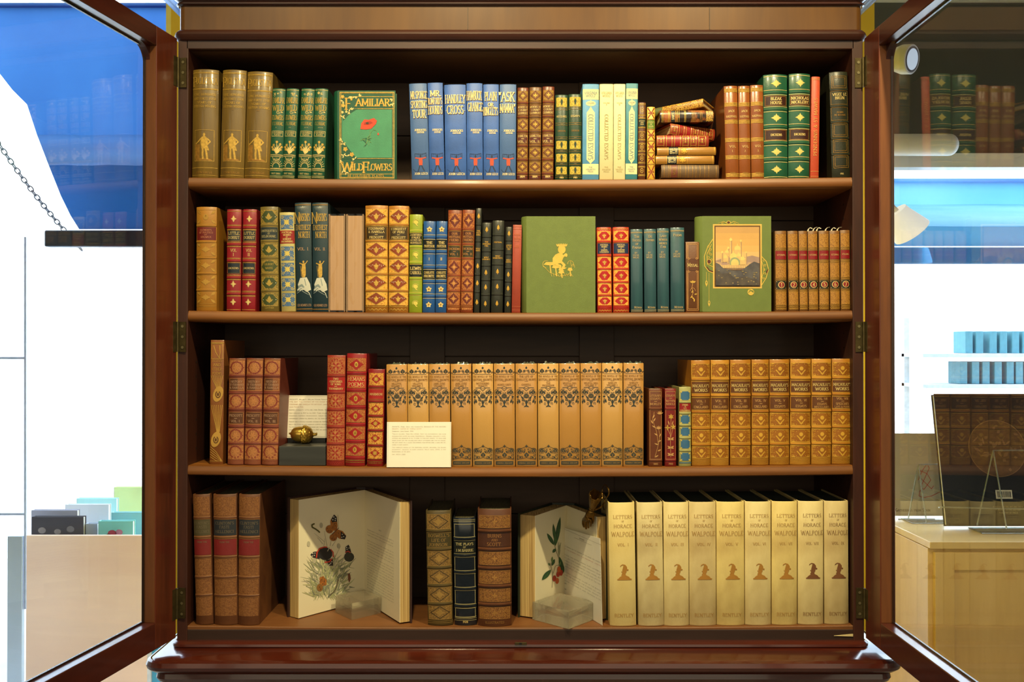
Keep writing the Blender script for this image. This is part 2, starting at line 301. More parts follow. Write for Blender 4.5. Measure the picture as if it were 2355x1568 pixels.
class Decal:
    """flat artwork in photo-pixel units wrapped on a surface.  u: to the right of centre, y: down from the top.
    surf(u_metres, z_metres, lift) -> xyz"""
    LIFT = .0002; EPS = 1.5e-6
    def __init__(s, surf, H, sc, step=None):
        s.surf = surf; s.H = H; s.sc = sc; s.step = step; s.mb = {}
    def part(s, part): return s.mb.setdefault(part, MB())
    def emit(s, pts, m, lay, part):
        if len(pts) < 3: return
        s.cnt = (getattr(s, 'cnt', 0) + 1) % 110
        vs = [s.surf(u * s.sc, (s.H - y) * s.sc, lay * s.LIFT + s.cnt * s.EPS) for u, y in pts]
        s.part(part).add(vs, [tuple(range(len(vs)))], m)
    def poly(s, pts, m, lay=2, part='gilt_tooling'):
        if s.step:
            us = [p[0] for p in pts]; a, b = min(us), max(us)
            if b - a > s.step * 1.2:
                k0 = math.floor(a / s.step); 
                c = k0 * s.step
                while c < b - 1e-6:
                    q = s.clip(s.clip(pts, c, 1), c + s.step, -1); s.emit(q, m, lay, part); c += s.step
                return
        s.emit(pts, m, lay, part)
    GAP = 7
    @staticmethod
    def clip(pts, c, sg):
        out = []; n = len(pts)
        for i in range(n):
            p, q = pts[i], pts[(i + 1) % n]; a = (p[0] - c) * sg; b = (q[0] - c) * sg
            if a >= 0: out.append(p)
            if a * b < 0:
                t = a / (a - b); out.append((c, p[1] + (q[1] - p[1]) * t))
        return out
    def rect(s, u0, y0, u1, y1, m, lay=2, part='gilt_tooling'): s.poly([(u0, y0), (u1, y0), (u1, y1), (u0, y1)], m, lay, part)
    def line(s, pts, t, m, lay=2, part='gilt_tooling', taper=0):
        n = len(pts) - 1
        for i in range(n):
            (a, b), (c, d) = pts[i], pts[i + 1]; l = hypot(c - a, d - b)
            if l < 1e-6: continue
            w0 = t * (1 - taper * i / n) / 2; w1 = t * (1 - taper * (i + 1) / n) / 2; nx, ny = -(d - b) / l, (c - a) / l
            ex, ey = (c - a) / l * t * .2, (d - b) / l * t * .2
            s.poly([(a - ex + nx * w0, b - ey + ny * w0), (c + ex + nx * w1, d + ey + ny * w1), (c + ex - nx * w1, d + ey - ny * w1), (a - ex - nx * w0, b - ey - ny * w0)], m, lay, part)
    def frame(s, u0, y0, u1, y1, t, m, lay=2, part='gilt_tooling'):
        s.line([(u0, y0), (u1, y0)], t, m, lay, part); s.line([(u0, y1), (u1, y1)], t, m, lay, part)
        s.line([(u0, y0), (u0, y1)], t, m, lay, part); s.line([(u1, y0), (u1, y1)], t, m, lay, part)
    def ell(s, u, y, ru, ry, m, lay=2, part='gilt_tooling', n=10, rot=0):
        c, d = cos(rot), sin(rot); pts = []
        for i in range(n):
            a = 2 * pi * i / n; x, z = ru * cos(a), ry * sin(a); pts.append((u + x * c - z * d, y + x * d + z * c))
        s.poly(pts, m, lay, part)
    def ring(s, u, y, ru, ry, t, m, lay=2, part='gilt_tooling', n=12, a0=0, a1=360):
        s.line([(u + ru * cos(radians(a0 + (a1 - a0) * i / n)), y + ry * sin(radians(a0 + (a1 - a0) * i / n))) for i in range(n + 1)], t, m, lay, part)
    def petal(s, u, y, ang, L, W, m, lay=2, part='gilt_tooling'):
        "pointed leaf from (u,y) in direction ang (deg, 0 right, 90 down)"
        a = radians(ang); c, d = cos(a), sin(a)
        s.poly([(u + x * c - z * d, y + x * d + z * c) for x, z in ((0, 0), (L * .3, W * .45), (L * .6, W * .42), (L, 0), (L * .6, -W * .42), (L * .3, -W * .45))], m, lay, part)
    def spiral(s, u, y, r, turns, t, m, a0=0, dirn=1, lay=2, part='gilt_tooling'):
        n = max(6, int(turns * 10)); s.line([(u + r * (1 - .85 * i / n) * cos(a0 + dirn * 2 * pi * turns * i / n), y + r * (1 - .85 * i / n) * sin(a0 + dirn * 2 * pi * turns * i / n)) for i in range(n + 1)], t, m, lay, part)
    def text(s, txt, u, y, h, m, maxw=None, track=.16, lay=3, part='title_lettering', wt=.15, rot=0, serif=True, align=0, wide=1.0):
        "y = baseline centre of the line (pixels from top); rot 0, 90 (top to bottom) or -90"
        W0 = text_width(txt, track); sx = h * wide
        if maxw and W0 * sx > maxw: sx = maxw / W0
        x = -W0 * sx / 2 if align == 0 else 0
        def put(px, py):
            if rot == 0: return (u + px, y + h / 2 - py)
            if rot == 90: return (u - h / 2 + py, y + px)
            if rot == -90: return (u + h / 2 - py, y - px)
        for ch in txt:
            low = ch.islower(); k = .74 if low else 1
            gw, strokes = G.get(ch.upper(), G[' '])
            for st in strokes:
                pp = [(x + a * sx * k, b * h * k) for a, b in st]
                for i in range(len(pp) - 1):
                    (a, b), (c, d) = pp[i], pp[i + 1]; l = hypot(c - a, d - b)
                    if l < 1e-6: continue
                    t = (h * .35 + min(h, sx) * .65) * min(1, .35 + .65 * sx / h) * wt * (.5 + .5 * abs(d - b) / l) * (.9 if low else 1) / 2; nx, ny = -(d - b) / l * t, (c - a) / l * t; ex, ey = (c - a) / l * t * .6, (d - b) / l * t * .6
                    s.poly([put(a - ex + nx, b - ey + ny), put(c + ex + nx, d + ey + ny), put(c + ex - nx, d + ey - ny), put(a - ex - nx, b - ey - ny)], m, lay, part)
                if serif:
                    for (a, b), (c, d) in ((pp[0], pp[1]), (pp[-1], pp[-2])):
                        if abs(d - b) > abs(c - a) * .8 and (b < h * k * .03 or b > h * k * .97):
                            q = min(h, sx) * wt * .95 * k; e = h * wt * .2
                            s.poly([put(a - q, b - e), put(a + q, b - e), put(a + q, b + e), put(a - q, b + e)], m, lay, part)
            x += (gw + track) * sx * k
    def build(s, parent):
        out = {}
        for part, mb in s.mb.items():
            nm = part.split('#')[0]
            if not mb.f: continue
            if nm in ('gilt_tooling', 'title_lettering') and s.step:      # ornaments well apart are parts of their own
                fr = sorted((min(mb.v[i][2] for i in f), max(mb.v[i][2] for i in f), k) for k, f in enumerate(mb.f)); groups = [[]]; top = None
                for a, b, k in fr:
                    if top is not None and a > top + s.GAP * s.sc: groups.append([])
                    groups[-1].append(k); top = b if top is None else max(top, b)
                for g in groups:
                    q = MB(); q.mats = mb.mats
                    for k in g: o = len(q.v); q.v.extend(mb.v[i] for i in mb.f[k]); q.f.append(list(range(o, len(q.v)))); q.m.append(mb.m[k])
                    out[part + str(len(out))] = q.build(nm, parent, fix=False)
            else: out[part] = mb.build(nm, parent, fix=False)
        return out

# ---------------------------------------------------------------- bookcase dimensions
YF = 1.80          # front edge of the shelves
YB = 2.03          # back boards
S0 = YF / F_PX
def X0(px, Y=YF): return P(px, 800, Y).x
def Z0(py, Y=YF): return P(CX, py, Y).z
XL_IN, XR_IN = X0(433), X0(1960)
XL_OUT, XR_OUT = X0(408.5, 1.797), X0(1986, 1.797)
SHELF_PX = {1: (412.5, 438), 2: (719, 744), 3: (1075, 1098), 4: (1444, 1466)}
SAG = .0042
def shelf_z(row, x): return Z0(SHELF_PX[row][0]) + SAG * (x / XR_IN) ** 2

bookcase = tag(empty('bookcase', (0, 1.9, Z0(1480))), 'tall dark mahogany bookcase standing open, filled with four rows of old books', 'bookcase')
def part(mb, name, parent=bookcase, smooth=False):
    o = mb.build(name, None, smooth)
    if parent: o.parent = parent; o.matrix_parent_inverse = Matrix.Translation(parent_world(parent)).inverted() if True else None
    return o
def parent_world(p):
    return p.location if p.parent is None else p.location + parent_world(p.parent)
def attach(o, parent):
    "parent o (built in world coordinates) keeping its place; parents are unrotated"
    o.parent = parent; o.matrix_parent_inverse = Matrix.Translation(parent_world(parent)).inverted(); return o

ZT = Z0(85); ZB = Z0(1481)
# carcass sides with their peg holes
for sx, (xa, xb) in (('left', (XL_OUT, XL_IN)), ('right', (XR_IN, XR_OUT))):
    mb = MB(); mb.bbox(xa, xb, 1.797, YB + .018, ZB, ZT + .01, MAHZ, .0012)
    sp = part(mb, 'side_panel')
    mb = MB(); xi = XL_IN if sx == 'left' else XR_IN; sgn = 1 if sx == 'left' else -1
    for k in range(38):
        z = ZB + .03 + k * .0262
        c = Vector((xi + sgn * .0004, 1.845, z)); r = .0022
        mb.add([c + Vector((0, r * cos(a), r * sin(a))) for a in (2 * pi * i / 8 for i in range(8))], [tuple(range(8))], M('peg_hole_dark', (12, 9, 8), .8, bump=0))
    q = mb.build('peg_holes', None); q.parent = sp
# back boards (horizontal joints between wide boards, three stiles)
mb = MB()
zz = [ZB, Z0(1230), Z0(1100), Z0(985), Z0(822), Z0(640), Z0(470), Z0(250), Z0(100)]
for i in range(len(zz) - 1): mb.bbox(XL_IN - .004, XR_IN + .004, YB, YB + .012, zz[i] + .0006, zz[i + 1] - .0006, DARKWZ, .001)
for x in (-.17, .17): mb.bbox(x - .035, x + .035, YB - .006, YB + .001, ZB + .02, ZT, DARKWZ, .001)
mb.box(XL_IN - .004, XR_IN + .004, YB + .0115, YB + .015, ZB, ZT, DARKWZ)
part(mb, 'back_panel')
# top board seen from below and front rail
mb = MB(); mb.bbox(XL_IN - .002, XR_IN + .002, YF + .008, YB, Z0(114), Z0(98), DARKW, .001); part(mb, 'top_board')
mb = MB(); mb.bbox(XL_IN - .004, XR_IN + .004, 1.797, YF + .012, Z0(114), ZT + .008, MAHX, .0015); part(mb, 'top_rail')
# shelves: slightly sagging boards with a moulded front edge
def shelf(row):
    za, zb = Z0(SHELF_PX[row][0]), Z0(SHELF_PX[row][1]); th = za - zb
    prof = [(YB, 0), (YF + .003, 0), (YF + .0005, -.0012), (YF, -.004), (YF - .0015, -.0065), (YF - .0022, -.011), (YF - .001, -.0155), (YF + .002, -th + .001), (YF + .006, -th), (YB, -th)]
    rings = []
    for i in range(33):
        x = XL_IN + (XR_IN - XL_IN) * i / 32
        dz = SAG * (x / XR_IN) ** 2; rings.append([(x, y, za + z + dz) for y, z in prof])
    mb = MB(); mb.rings(rings, SHELFW); return part(mb, 'shelf', smooth=True)
for r in (1, 2, 3): shelf(r)
mb = MB()
za = Z0(1444); rings = []
for i in range(25):
    x = XL_IN + (XR_IN - XL_IN) * i / 24; dz = SAG * (x / XR_IN) ** 2
    rings.append([(x, YB, za + dz), (x, YF + .001, za + dz), (x, YF, za - .001 + dz), (x, YF, za - .004), (x, YB, za - .004)])
mb.rings(rings, wood('bottom_board_wood', (124, 78, 40), (88, 52, 26), 'X', .5, .06)); part(mb, 'bottom_shelf')
mb = MB(); mb.bbox(XL_IN - .002, XR_IN + .002, YF - .001, YF + .02, Z0(1482), Z0(1447), wood('bottom_rail_wood', (54, 34, 26), (38, 24, 18), 'X', .5, .05), .001); part(mb, 'bottom_rail')

# mouldings swept round front and sides with rounded corners
def outline(hx0, hx1, yf, yb, r, out):
    x0, x1, y0 = hx0 - out, hx1 + out, yf - out; R = max(.0005, r + out); pts = [(x0, yb)]
    for k in range(7):
        a = pi + (pi / 2) * k / 6; pts.append((x0 + R + R * cos(a), y0 + R + R * sin(a)))
    for k in range(7):
        a = 1.5 * pi + (pi / 2) * k / 6; pts.append((x1 - R + R * cos(a), y0 + R + R * sin(a)))
    pts.append((x1, yb)); return pts
def moulding(name, prof, m, yf=1.797, yb=2.05, r=.012, hx=None, parent=bookcase):
    a, b = hx or (XL_OUT, XR_OUT); mb = MB()
    mb.rings([[(x, y, z) for x, y in outline(a, b, yf, yb, r, o)] for o, z in prof], m); return part(mb, name, parent, True)
def zf(py): return Z0(py, 1.795)
moulding('frieze', [(0, zf(88)), (0, zf(8))], FRIEZE)
moulding('frieze_bead', [(0, zf(93)), (.004, zf(92)), (.008, zf(86)), (.0095, zf(80)), (.008, zf(74)), (.004, zf(69)), (0, zf(68))], MAHX)
moulding('cornice', [(0, zf(13)), (.003, zf(13)), (.006, zf(10)), (.006, zf(7)), (.003, zf(4)), (.004, zf(2)), (.012, zf(-6)), (.022, zf(-20)), (.038, zf(-38)), (.055, zf(-50)), (.072, zf(-58)), (.078, zf(-66)), (.078, zf(-90)), (.07, zf(-98)), (0, zf(-98))], wood('cornice_mahogany', (62, 30, 20), (36, 18, 14), 'X', .22, .6))
mb = MB()
for px in (1076, 1632): mb.box(X0(px) - .0005, X0(px) + .0005, 1.7958, 1.798, zf(67), zf(16), M('veneer_joint', (66, 44, 22), .5, bump=0))
part(mb, 'veneer_joint')
# waist moulding and projecting ledge of the lower cabinet
lower = tag(empty('base_cabinet', (0, 1.9, 0)), 'dark polished mahogany base cabinet under the bookcase, with a projecting rounded ledge', 'cabinet')
POL = wood('polished_mahogany', (82, 31, 18), (50, 19, 13), 'X', .2, .3, cr=.06)
POLD = wood('polished_mahogany_side', (70, 34, 24), (42, 20, 16), 'X', .2, .7)
ZL = Z0(1490, 1.785)
moulding('waist_moulding', [(.0, ZB + .008), (.003, ZB + .008), (.008, ZB + .004), (.009, ZB), (.007, ZB - .004), (.004, ZL + .0008), (.0, ZL + .0008)], POL, yf=1.792)
YL = 1.712; lx = (X0(352, YL + .03), X0(2056, YL + .03))
prof = [(-.03, ZL - .04), (-.012, ZL - .04), (-.008, ZL - .034), (-.010, ZL - .026), (0, ZL - .021), (.007, ZL - .016), (.009, ZL - .010), (.006, ZL - .003), (.001, ZL - .0006), (-.0015, ZL - .0012), (-.004, ZL)]
mb = MB(); mb.rings([[(x, y, z) for x, y in outline(lx[0], lx[1], YL, 2.06, .03, o)] for o, z in prof], POL); attach(mb.build('ledge_top', None, True), lower)
mb = MB()
mb.prism(outline(lx[0], lx[1], YL, 2.05, .03, -.028), .06, ZL - .039, POLD); attach(mb.build('cabinet_body', None, True), lower)
mb = MB(); mb.prism(outline(lx[0], lx[1], YL, 2.05, .03, -.01), 0, .06, POLD); attach(mb.build('plinth', None, True), lower)
# small brass catch plate in the waist moulding
mb = MB(); mb.bbox(X0(1184), X0(1211), 1.7815, 1.784, Z0(1476), Z0(1470), BRASS, .0005); mb.box(X0(1194), X0(1200), 1.781, 1.783, Z0(1475), Z0(1471), M('peg_hole_dark', (12, 9, 8)));
attach(mb.build('catch_plate', None), bookcase)

# ---------------------------------------------------------------- glazed doors (hinged at the outer front edges, standing open)
DOORFACE = wood('door_mahogany', (112, 50, 28), (70, 28, 18), 'Z', .35, .35)
DOORRAIL = wood('door_rail_mahogany', (84, 34, 24), (54, 20, 16), 'Y', .3, .45)
DOOREDGE = wood('door_rebate_wood', (124, 72, 32), (88, 48, 22), 'Z', .5, .05)
def make_door(side):
    "local: hinge edge along z at origin, door runs to -y (towards the room), inner face at x=0, outer face at x=side*0.026"
    sg = 1 if side == 'right' else -1
    Wd, st, rt, rb, th = .632, .072, .034, .046, .026
    z0, z1 = Z0(1463) , Z0(92.5)
    hx = X0(1989, 1.79) if sg > 0 else X0(406, 1.79)
    root = empty('door', (hx, 1.790, 0)); attach(root, bookcase)
    def bb(mb, xa, xb, ya, yb, za, zb_, m, b=.0012):
        a, c = sorted((sg * xa, sg * xb)); mb.bbox(a, c, ya, yb, za, zb_, m, b)
    mb = MB(); bb(mb, 0, th, -st, 0, z0, z1, DOORFACE); bb(mb, .0015, th - .001, -st - .0012, -st + .001, z0 + rb, z1 - rt, DOOREDGE, .0005)
    mb.build('stile', root)
    mb = MB(); bb(mb, 0, th, -Wd, -Wd + st, z0, z1, DOORFACE); mb.build('stile', root)
    mb = MB(); bb(mb, .0002, th - .0002, -Wd + st, -st, z1 - rt, z1, DOORRAIL); mb.build('rail', root)
    mb = MB(); bb(mb, .0002, th - .0002, -Wd + st, -st, z0, z0 + rb, DOORRAIL); mb.build('rail', root)
    # rounded upper corner fillets
    mb = MB(); R = .032
    for yc, s2 in ((-st, -1), (-Wd + st, 1)):
        pts = [(yc, z1 - rt)] + [(yc + s2 * (R - R * cos(a)), z1 - rt - (R - R * sin(a))) for a in (pi / 2 * k / 8 for k in range(9))]
        xa, xb = (sg * .012, sg * (th - .001)); xa, xb = sorted((xa, xb)); n = len(pts)
        vs = [(xa, y, z) for y, z in pts] + [(xb, y, z) for y, z in pts]
        mb.add(vs, [(i, (i + 1) % n, n + (i + 1) % n, n + i) for i in range(n)] + [tuple(range(n)), tuple(range(2 * n - 1, n - 1, -1))], DOORRAIL)
        mb.build('corner_fillet', root); mb = MB()
    # dark glazing bead and the pane
    bead = M('glazing_bead_black', (26, 20, 20), .25, bump=0)
    mb = MB()
    bb(mb, .0195, .0235, -st - .003, -st, z0 + rb, z1 - rt, bead, .0005); bb(mb, .0195, .0235, -Wd + st, -st, z0 + rb, z0 + rb + .003, bead, .0005)
    bb(mb, .0195, .0235, -Wd + st, -st, z1 - rt - .003, z1 - rt, bead, .0005)
    mb.build('glazing_bead', root)
    mb = MB(); a, c = sorted((sg * .0172, sg * .0180)); mb.box(a, c, -Wd + st - .004, -st + .004, z0 + rb - .004, z1 - rt + .004, GLASS)
    mb.build('glass_pane', root)
    # hinges
    for ya, yb in ((135, 203), (740, 809), (1350, 1420)):
        mb = MB(); za, zb_ = Z0(yb), Z0(ya)
        mb.box(*sorted((-sg * .0005, -sg * .0145)), .0052, .0074, za, zb_, BRASS)
        mb.box(*sorted((-sg * .0006, sg * .0004)), -.013, .001, za, zb_, BRASS)
        mb.tube([(-sg * .001, .002, za), (-sg * .001, .002, zb_)], .0023, BRASS, 8)
        for k in (.15, .5, .85):
            z = za + (zb_ - za) * k; c0 = Vector((-sg * .0085, .0052, z))
            mb.add([c0 + Vector((.0026 * cos(a), -.0008, .0026 * sin(a))) for a in (2 * pi * i / 10 for i in range(10))], [tuple(range(10))], M('screw_steel', (170, 160, 120), .3, .8, bump=0))
        h = mb.build('hinge', None); h.parent = root
    return root
door_r = make_door('right'); door_l = make_door('left')
door_l.rotation_euler = (0, 0, -radians(8.9))
door_r['label'] = 'right glazed door, opened square to the case'; door_l['label'] = 'left glazed door, opened past square'

# ---------------------------------------------------------------- books
PAGES = pages_mat('paper_edges', (206, 186, 140), (150, 126, 84), 'X', 1400)
PAGESD = pages_mat('toned_paper_edges', (92, 84, 56), (54, 50, 34), 'X', 1400)
PAGESG = pages_mat('green_stained_edges', (40, 50, 40), (24, 32, 28), 'X', 1400)
class Book: pass
def book_mesh(w, H, d, bulge, p, cover, pages, root, bands=(), bandh=.0016, banda=.0011, topcut=.003, cap=.001):
    t = .0021; n = 12
    outer = [(w / 2, d)] + [(w / 2 * (1 - 2 * i / n), -1) for i in range(n + 1)] + [(-w / 2, d)]
    def yy(x): return -bulge * (1 - abs(2 * x / w) ** p)
    lv = [(0, -cap), (.0018, 0)]
    for bz in sorted(bands): lv += [(bz - bandh * 1.4, 0), (bz - bandh * .7, banda), (bz + bandh * .7, banda), (bz + bandh * 1.4, 0)]
    lv += [(H - .0018, 0), (H, -cap)]
    mb = MB(); rings = []
    for z, off in lv:
        ro = [(x, y if y > 0 else yy(x) - off * (1 if y < 0 else 0), z) for x, y in outer]
        ri = [(max(-w / 2 + t, min(w / 2 - t, x)), y if y > 0 else yy(x) + t, z) for x, y in outer]
        rings.append(ro + ri[::-1])
    m = len(outer); N = 2 * m
    vs = [q for r in rings for q in r]; fs = []
    for a in range(len(rings) - 1):
        for i in range(N):
            j = (i + 1) % N; fs.append((a * N + i, a * N + j, (a + 1) * N + j, (a + 1) * N + i))
    for base in (0, (len(rings) - 1) * N):
        for i in range(m - 1): fs.append((base + i, base + i + 1, base + N - 2 - i, base + N - 1 - i))
    mb.add(vs, fs, cover); c = mb.build('cover', root, True)
    pb = MB(); pts = [(w / 2 - t - .0001, d - .004)] + [(x * (1 - 2.2 * t / w), yy(x) + t + .0004) for x in [w / 2 * (1 - 2 * i / n) for i in range(n + 1)]] + [(-w / 2 + t + .0001, d - .004)]
    pb.prism(pts, topcut, H - topcut, pages); pb.build('page_block', root)
    return c
BOOKS = []
def book(label, xs, ytop, row, cover, style=None, Yf=1.806, d=None, bulge=.16, p=2.2, pages=None, bands=(), group=None, cat='book', name='book', zbase=None, ybase=None, banda=.0011, **kw):
    xlt, xrt, xlb, xrb = xs if len(xs) == 4 else (xs[0], xs[1], xs[0], xs[1])
    sc = Yf / F_PX
    w_px = ((xrt - xlt) + (xrb - xlb)) / 2 - .5
    xb = X0((xlb + xrb) / 2, Yf); w = w_px * sc
    zb = shelf_z(row, xb) if zbase is None else zbase
    zt = Z0(ytop, Yf); ct = X0((xlt + xrt) / 2, Yf)
    ang = atan2(ct - xb, zt - zb); H = hypot(zt - zb, ct - xb) - abs(sin(ang)) * w / 2
    if d is None: d = min(.15, H * .7)
    b = min(w * bulge, .009)
    root = empty(name, (xb, Yf + b, zb + abs(sin(ang)) * w / 2 + .0002), (0, ang, 0))
    tag(root, label, cat, group)
    bz = [H * (1 - t) for t in bands]
    cm = book_mesh(w, H, d, b, p, cover, pages or PAGES, root, bz, banda=banda)
    def surf(u, z, lift):
        s = max(-1, min(1, 2 * u / w)); return (u, -b * (1 - abs(s) ** p) - lift, z)
    D = Decal(surf, H / sc, sc, w / sc / 12); D.W = w / sc; D.hw = w / sc / 2; D.w = w; D.d = d; D.root = root; D.bands = bands
    if style: style(D, **kw)
    D.build(root)
    BOOKS.append(root); return root
def faceout(label, xl, xr, ytop, ybot, row, cover, th, style, spine=None, Yf=1.806, bulge=.008, pages=None, **kw):
    "book standing with its front board to the room, spine at the left"
    sc = Yf / F_PX; x0 = X0(xl, Yf); x1 = X0(xr, Yf); d = x1 - x0 - bulge
    zb = shelf_z(row, (x0 + x1) / 2); H = Z0(ytop, Yf) - zb
    root = empty('book', (x0 + bulge, Yf + th / 2, zb + .0002), (0, 0, -pi / 2)); tag(root, label, 'book')
    book_mesh(th, H, d, bulge, 2.2, cover, pages or PAGES, root)
    surf = lambda u, z, lift: (th / 2 + lift, d / 2 + u, z)
    D = Decal(surf, H / sc, sc); D.W = d / sc; D.hw = d / sc / 2; D.root = root
    style(D, **kw); D.build(root); BOOKS.append(root)
    # hinge groove beside the spine
    return root

# ---- ornaments, all drawn in a box centred (0,yc) half sizes a,b
def m_star(D, yc, a, b, g):
    for k in range(16):
        an = 360 * k / 16; e = abs(cos(radians(an))), abs(sin(radians(an))); L = 1 / (e[0] / a + e[1] / b) * (1 if k % 2 == 0 else .86)
        D.petal(0, yc, an, L, L * .34 + .8, g)
    for k in range(4): D.ell(a * .52 * cos(pi / 4 + pi / 2 * k), yc + b * .52 * sin(pi / 4 + pi / 2 * k), .9, .9, g, n=6)
def m_fleuron(D, yc, a, b, g):
    for an in (0, 90, 180, 270):
        r = a if an % 180 == 0 else b
        D.petal(0, yc, an, r, r * .5, g); D.petal(0, yc, an + 28, r * .62, r * .28, g); D.petal(0, yc, an - 28, r * .62, r * .28, g)
    D.ell(0, yc, 1.3, 1.3, g, n=6)
def m_fleurdelis(D, yc, a, b, g, lay=3):
    D.petal(0, yc + b * .1, -90, b * 1.0, a * .7, g, lay); D.line([(-a * .1, yc + b * .15), (-a * .75, yc - b * .3), (-a * .85, yc + b * .15), (-a * .5, yc + b * .2)], a * .28, g, lay)
    D.line([(a * .1, yc + b * .15), (a * .75, yc - b * .3), (a * .85, yc + b * .15), (a * .5, yc + b * .2)], a * .28, g, lay)
    D.line([(-a * .5, yc + b * .35), (a * .5, yc + b * .35)], b * .14, g, lay); D.petal(0, yc + b * .3, 90, b * .6, a * .45, g, lay)
def m_bunch(D, yc, a, b, g):
    for dx, dy, r in ((0, -.75, .26), (-.35, -.3, .24), (.35, -.3, .24), (0, -.1, .28), (-.6, .2, .2), (.6, .2, .2)): D.ell(dx * a, yc + dy * b, r * a * 1.3, r * b * 1.05, g, n=7)
    D.line([(0, yc - b * .2), (0, yc + b)], a * .25, g); D.petal(0, yc + b * .3, 140, a * .9, a * .35, g); D.petal(0, yc + b * .3, 40, a * .9, a * .35, g)
def m_diamond(D, yc, a, b, ground, gold, dot=True, part='gilt_tooling'):
    D.poly([(-a, yc), (0, yc - b), (a, yc), (0, yc + b)], ground, 2)
    D.line([(-a, yc), (0, yc - b), (a, yc), (0, yc + b), (-a, yc)], 1.2, gold, 3)
    for an, L in ((-90, .62), (-140, .5), (-40, .5), (90, .4), (150, .3), (30, .3)): D.petal(0, yc + b * .15, an, L * b, b * .3, gold, 3)
    if dot:
        for sx in (-1, 1):
            for k in (.35, .52, .7): D.ell(sx * a * k, yc + b * .32 * (k * 3 % 1 - .5), .8, .8, WHITE, 3, n=5); D.ell(sx * a * k, yc - b * .28 * (1 - k), .7, .7, WHITE, 3, n=5)
def m_corners(D, y0, y1, hw, g, t=.8):
    for sx in (-1, 1):
        for y, sy in ((y0, 1), (y1, -1)):
            D.petal(sx * hw * .95, y, (45 if sx < 0 else 135) * sy, hw * .6, hw * .22, g); D.spiral(sx * hw * .72, y + sy * hw * .22, hw * .16, 1.2, t, g, dirn=sx * sy)
def m_scrolls(D, y0, y1, hw, g, rnd, n=10, t=.7, r=None):
    R = r or hw * .24
    for i in range(n):
        u = rnd.uniform(-hw + R, hw - R); y = rnd.uniform(y0 + R, y1 - R); D.spiral(u, y, R * rnd.uniform(.6, 1), 1.1, t, g, rnd.uniform(0, 6), rnd.choice((-1, 1)))
        D.petal(u, y, rnd.uniform(0, 360), R, R * .4, g)
def title(D, y0, y1, lines, ink, label=None, hmax=9, inset=.95, k=0, sp=1.42, bold=.15, frame=None, wfac=.86, part='title_lettering'):
    hw = D.hw
    if label: D.rect(-hw * inset, y0, hw * inset, y1, label, 1, 'title_label#%d' % k)
    if frame: D.frame(-hw * inset * .93, y0 + 1.5, hw * inset * .93, y1 - 1.5, .8, frame, 2)
    n = sum(.7 if (l in ('OF', '-', 'AND', 'OR', 'of')) else 1 for l in lines); h = min(hmax, (y1 - y0 - 3) / (n * sp)); tot = n * h * sp; y = (y0 + y1) / 2 - tot / 2
    for l in lines:
        f = .7 if l in ('OF', '-', 'AND', 'OR', 'of') else 1
        yc = y + h * sp * f / 2
        if l == '-': D.line([(-3, yc), (3, yc)], 1, ink, 3, part)
        else: D.text(l, 0, yc, h * f * .95, ink, D.W * wfac, part=part, wt=bold)
        y += h * sp * f
def hl(D, ys, t, g, hw=None, lay=2):
    for y in ys: D.line([(-(hw or D.hw) * .985, y), ((hw or D.hw) * .985, y)], t, g, lay)

# ---------------------------------------------------------------- spine designs (t = fraction of the height, from the head)
def pugilistica(D, n=1):
    H, hw = D.H, D.hw
    hl(D, [H * .03, H * .18], 1.2, GOLD); hl(D, [H * .038, H * .187, H * .905, H * .975], .8, GOLD); hl(D, [H * .91], .5, GOLD)
    D.text('P', -hw * .78, H * .115, H * .085, GOLD, wt=.14, wide=.85); D.text('UGILISTICA', hw * .12, H * .108, H * .062, GOLD, D.W * .8, .1, wt=.17, serif=False)
    for t, s in ((.232, 'ONE HUNDRED'), (.272, 'AND FORTY FOUR'), (.307, 'YEARS OF'), (.34, 'BRITISH BOXING')): D.text(s, 0, H * t, H * .02, GOLD, D.W * .84, .2)
    D.text('*' * n, 0, H * .37, H * .012, GOLDD, wt=.2)
    D.text('EDINBURGH', 0, H * .95, H * .019, GOLDD, D.W * .75)
    g = GOLD; y0, y1 = H * .56, H * .845
    D.frame(-hw * .74, y0, hw * .74, y1, .9, g)
    yc = lambda t: y0 + (y1 - y0) * t
    D.ell(0, yc(.15), 2.9, 4.2, g); D.poly([(-3, yc(.2)), (3, yc(.2)), (8, yc(.27)), (9, yc(.45)), (6, yc(.6)), (-6, yc(.6)), (-8, yc(.4)), (-7, yc(.25))], g)
    D.line([(7, yc(.27)), (14, yc(.37)), (7, yc(.48))], 3, g); D.line([(-7, yc(.27)), (-12, yc(.35)), (-19, yc(.44))], 2.6, g)
    D.line([(-2.5, yc(.58)), (-3, yc(.75)), (-2, yc(.93))], 4.4, g); D.line([(3.5, yc(.58)), (6, yc(.75)), (8, yc(.93))], 4.4, g)
    D.poly([(7, yc(.45)), (12, yc(.66)), (6, yc(.66))], g); D.poly([(-21, yc(.46)), (-10, yc(.46)), (-10, yc(.92)), (-21, yc(.92))], GOLDD, 1)
    D.poly([(-20, yc(.92)), (-4, yc(.9)), (14, yc(.93)), (20, yc(.98)), (-20, yc(.98))], GOLDD, 1)
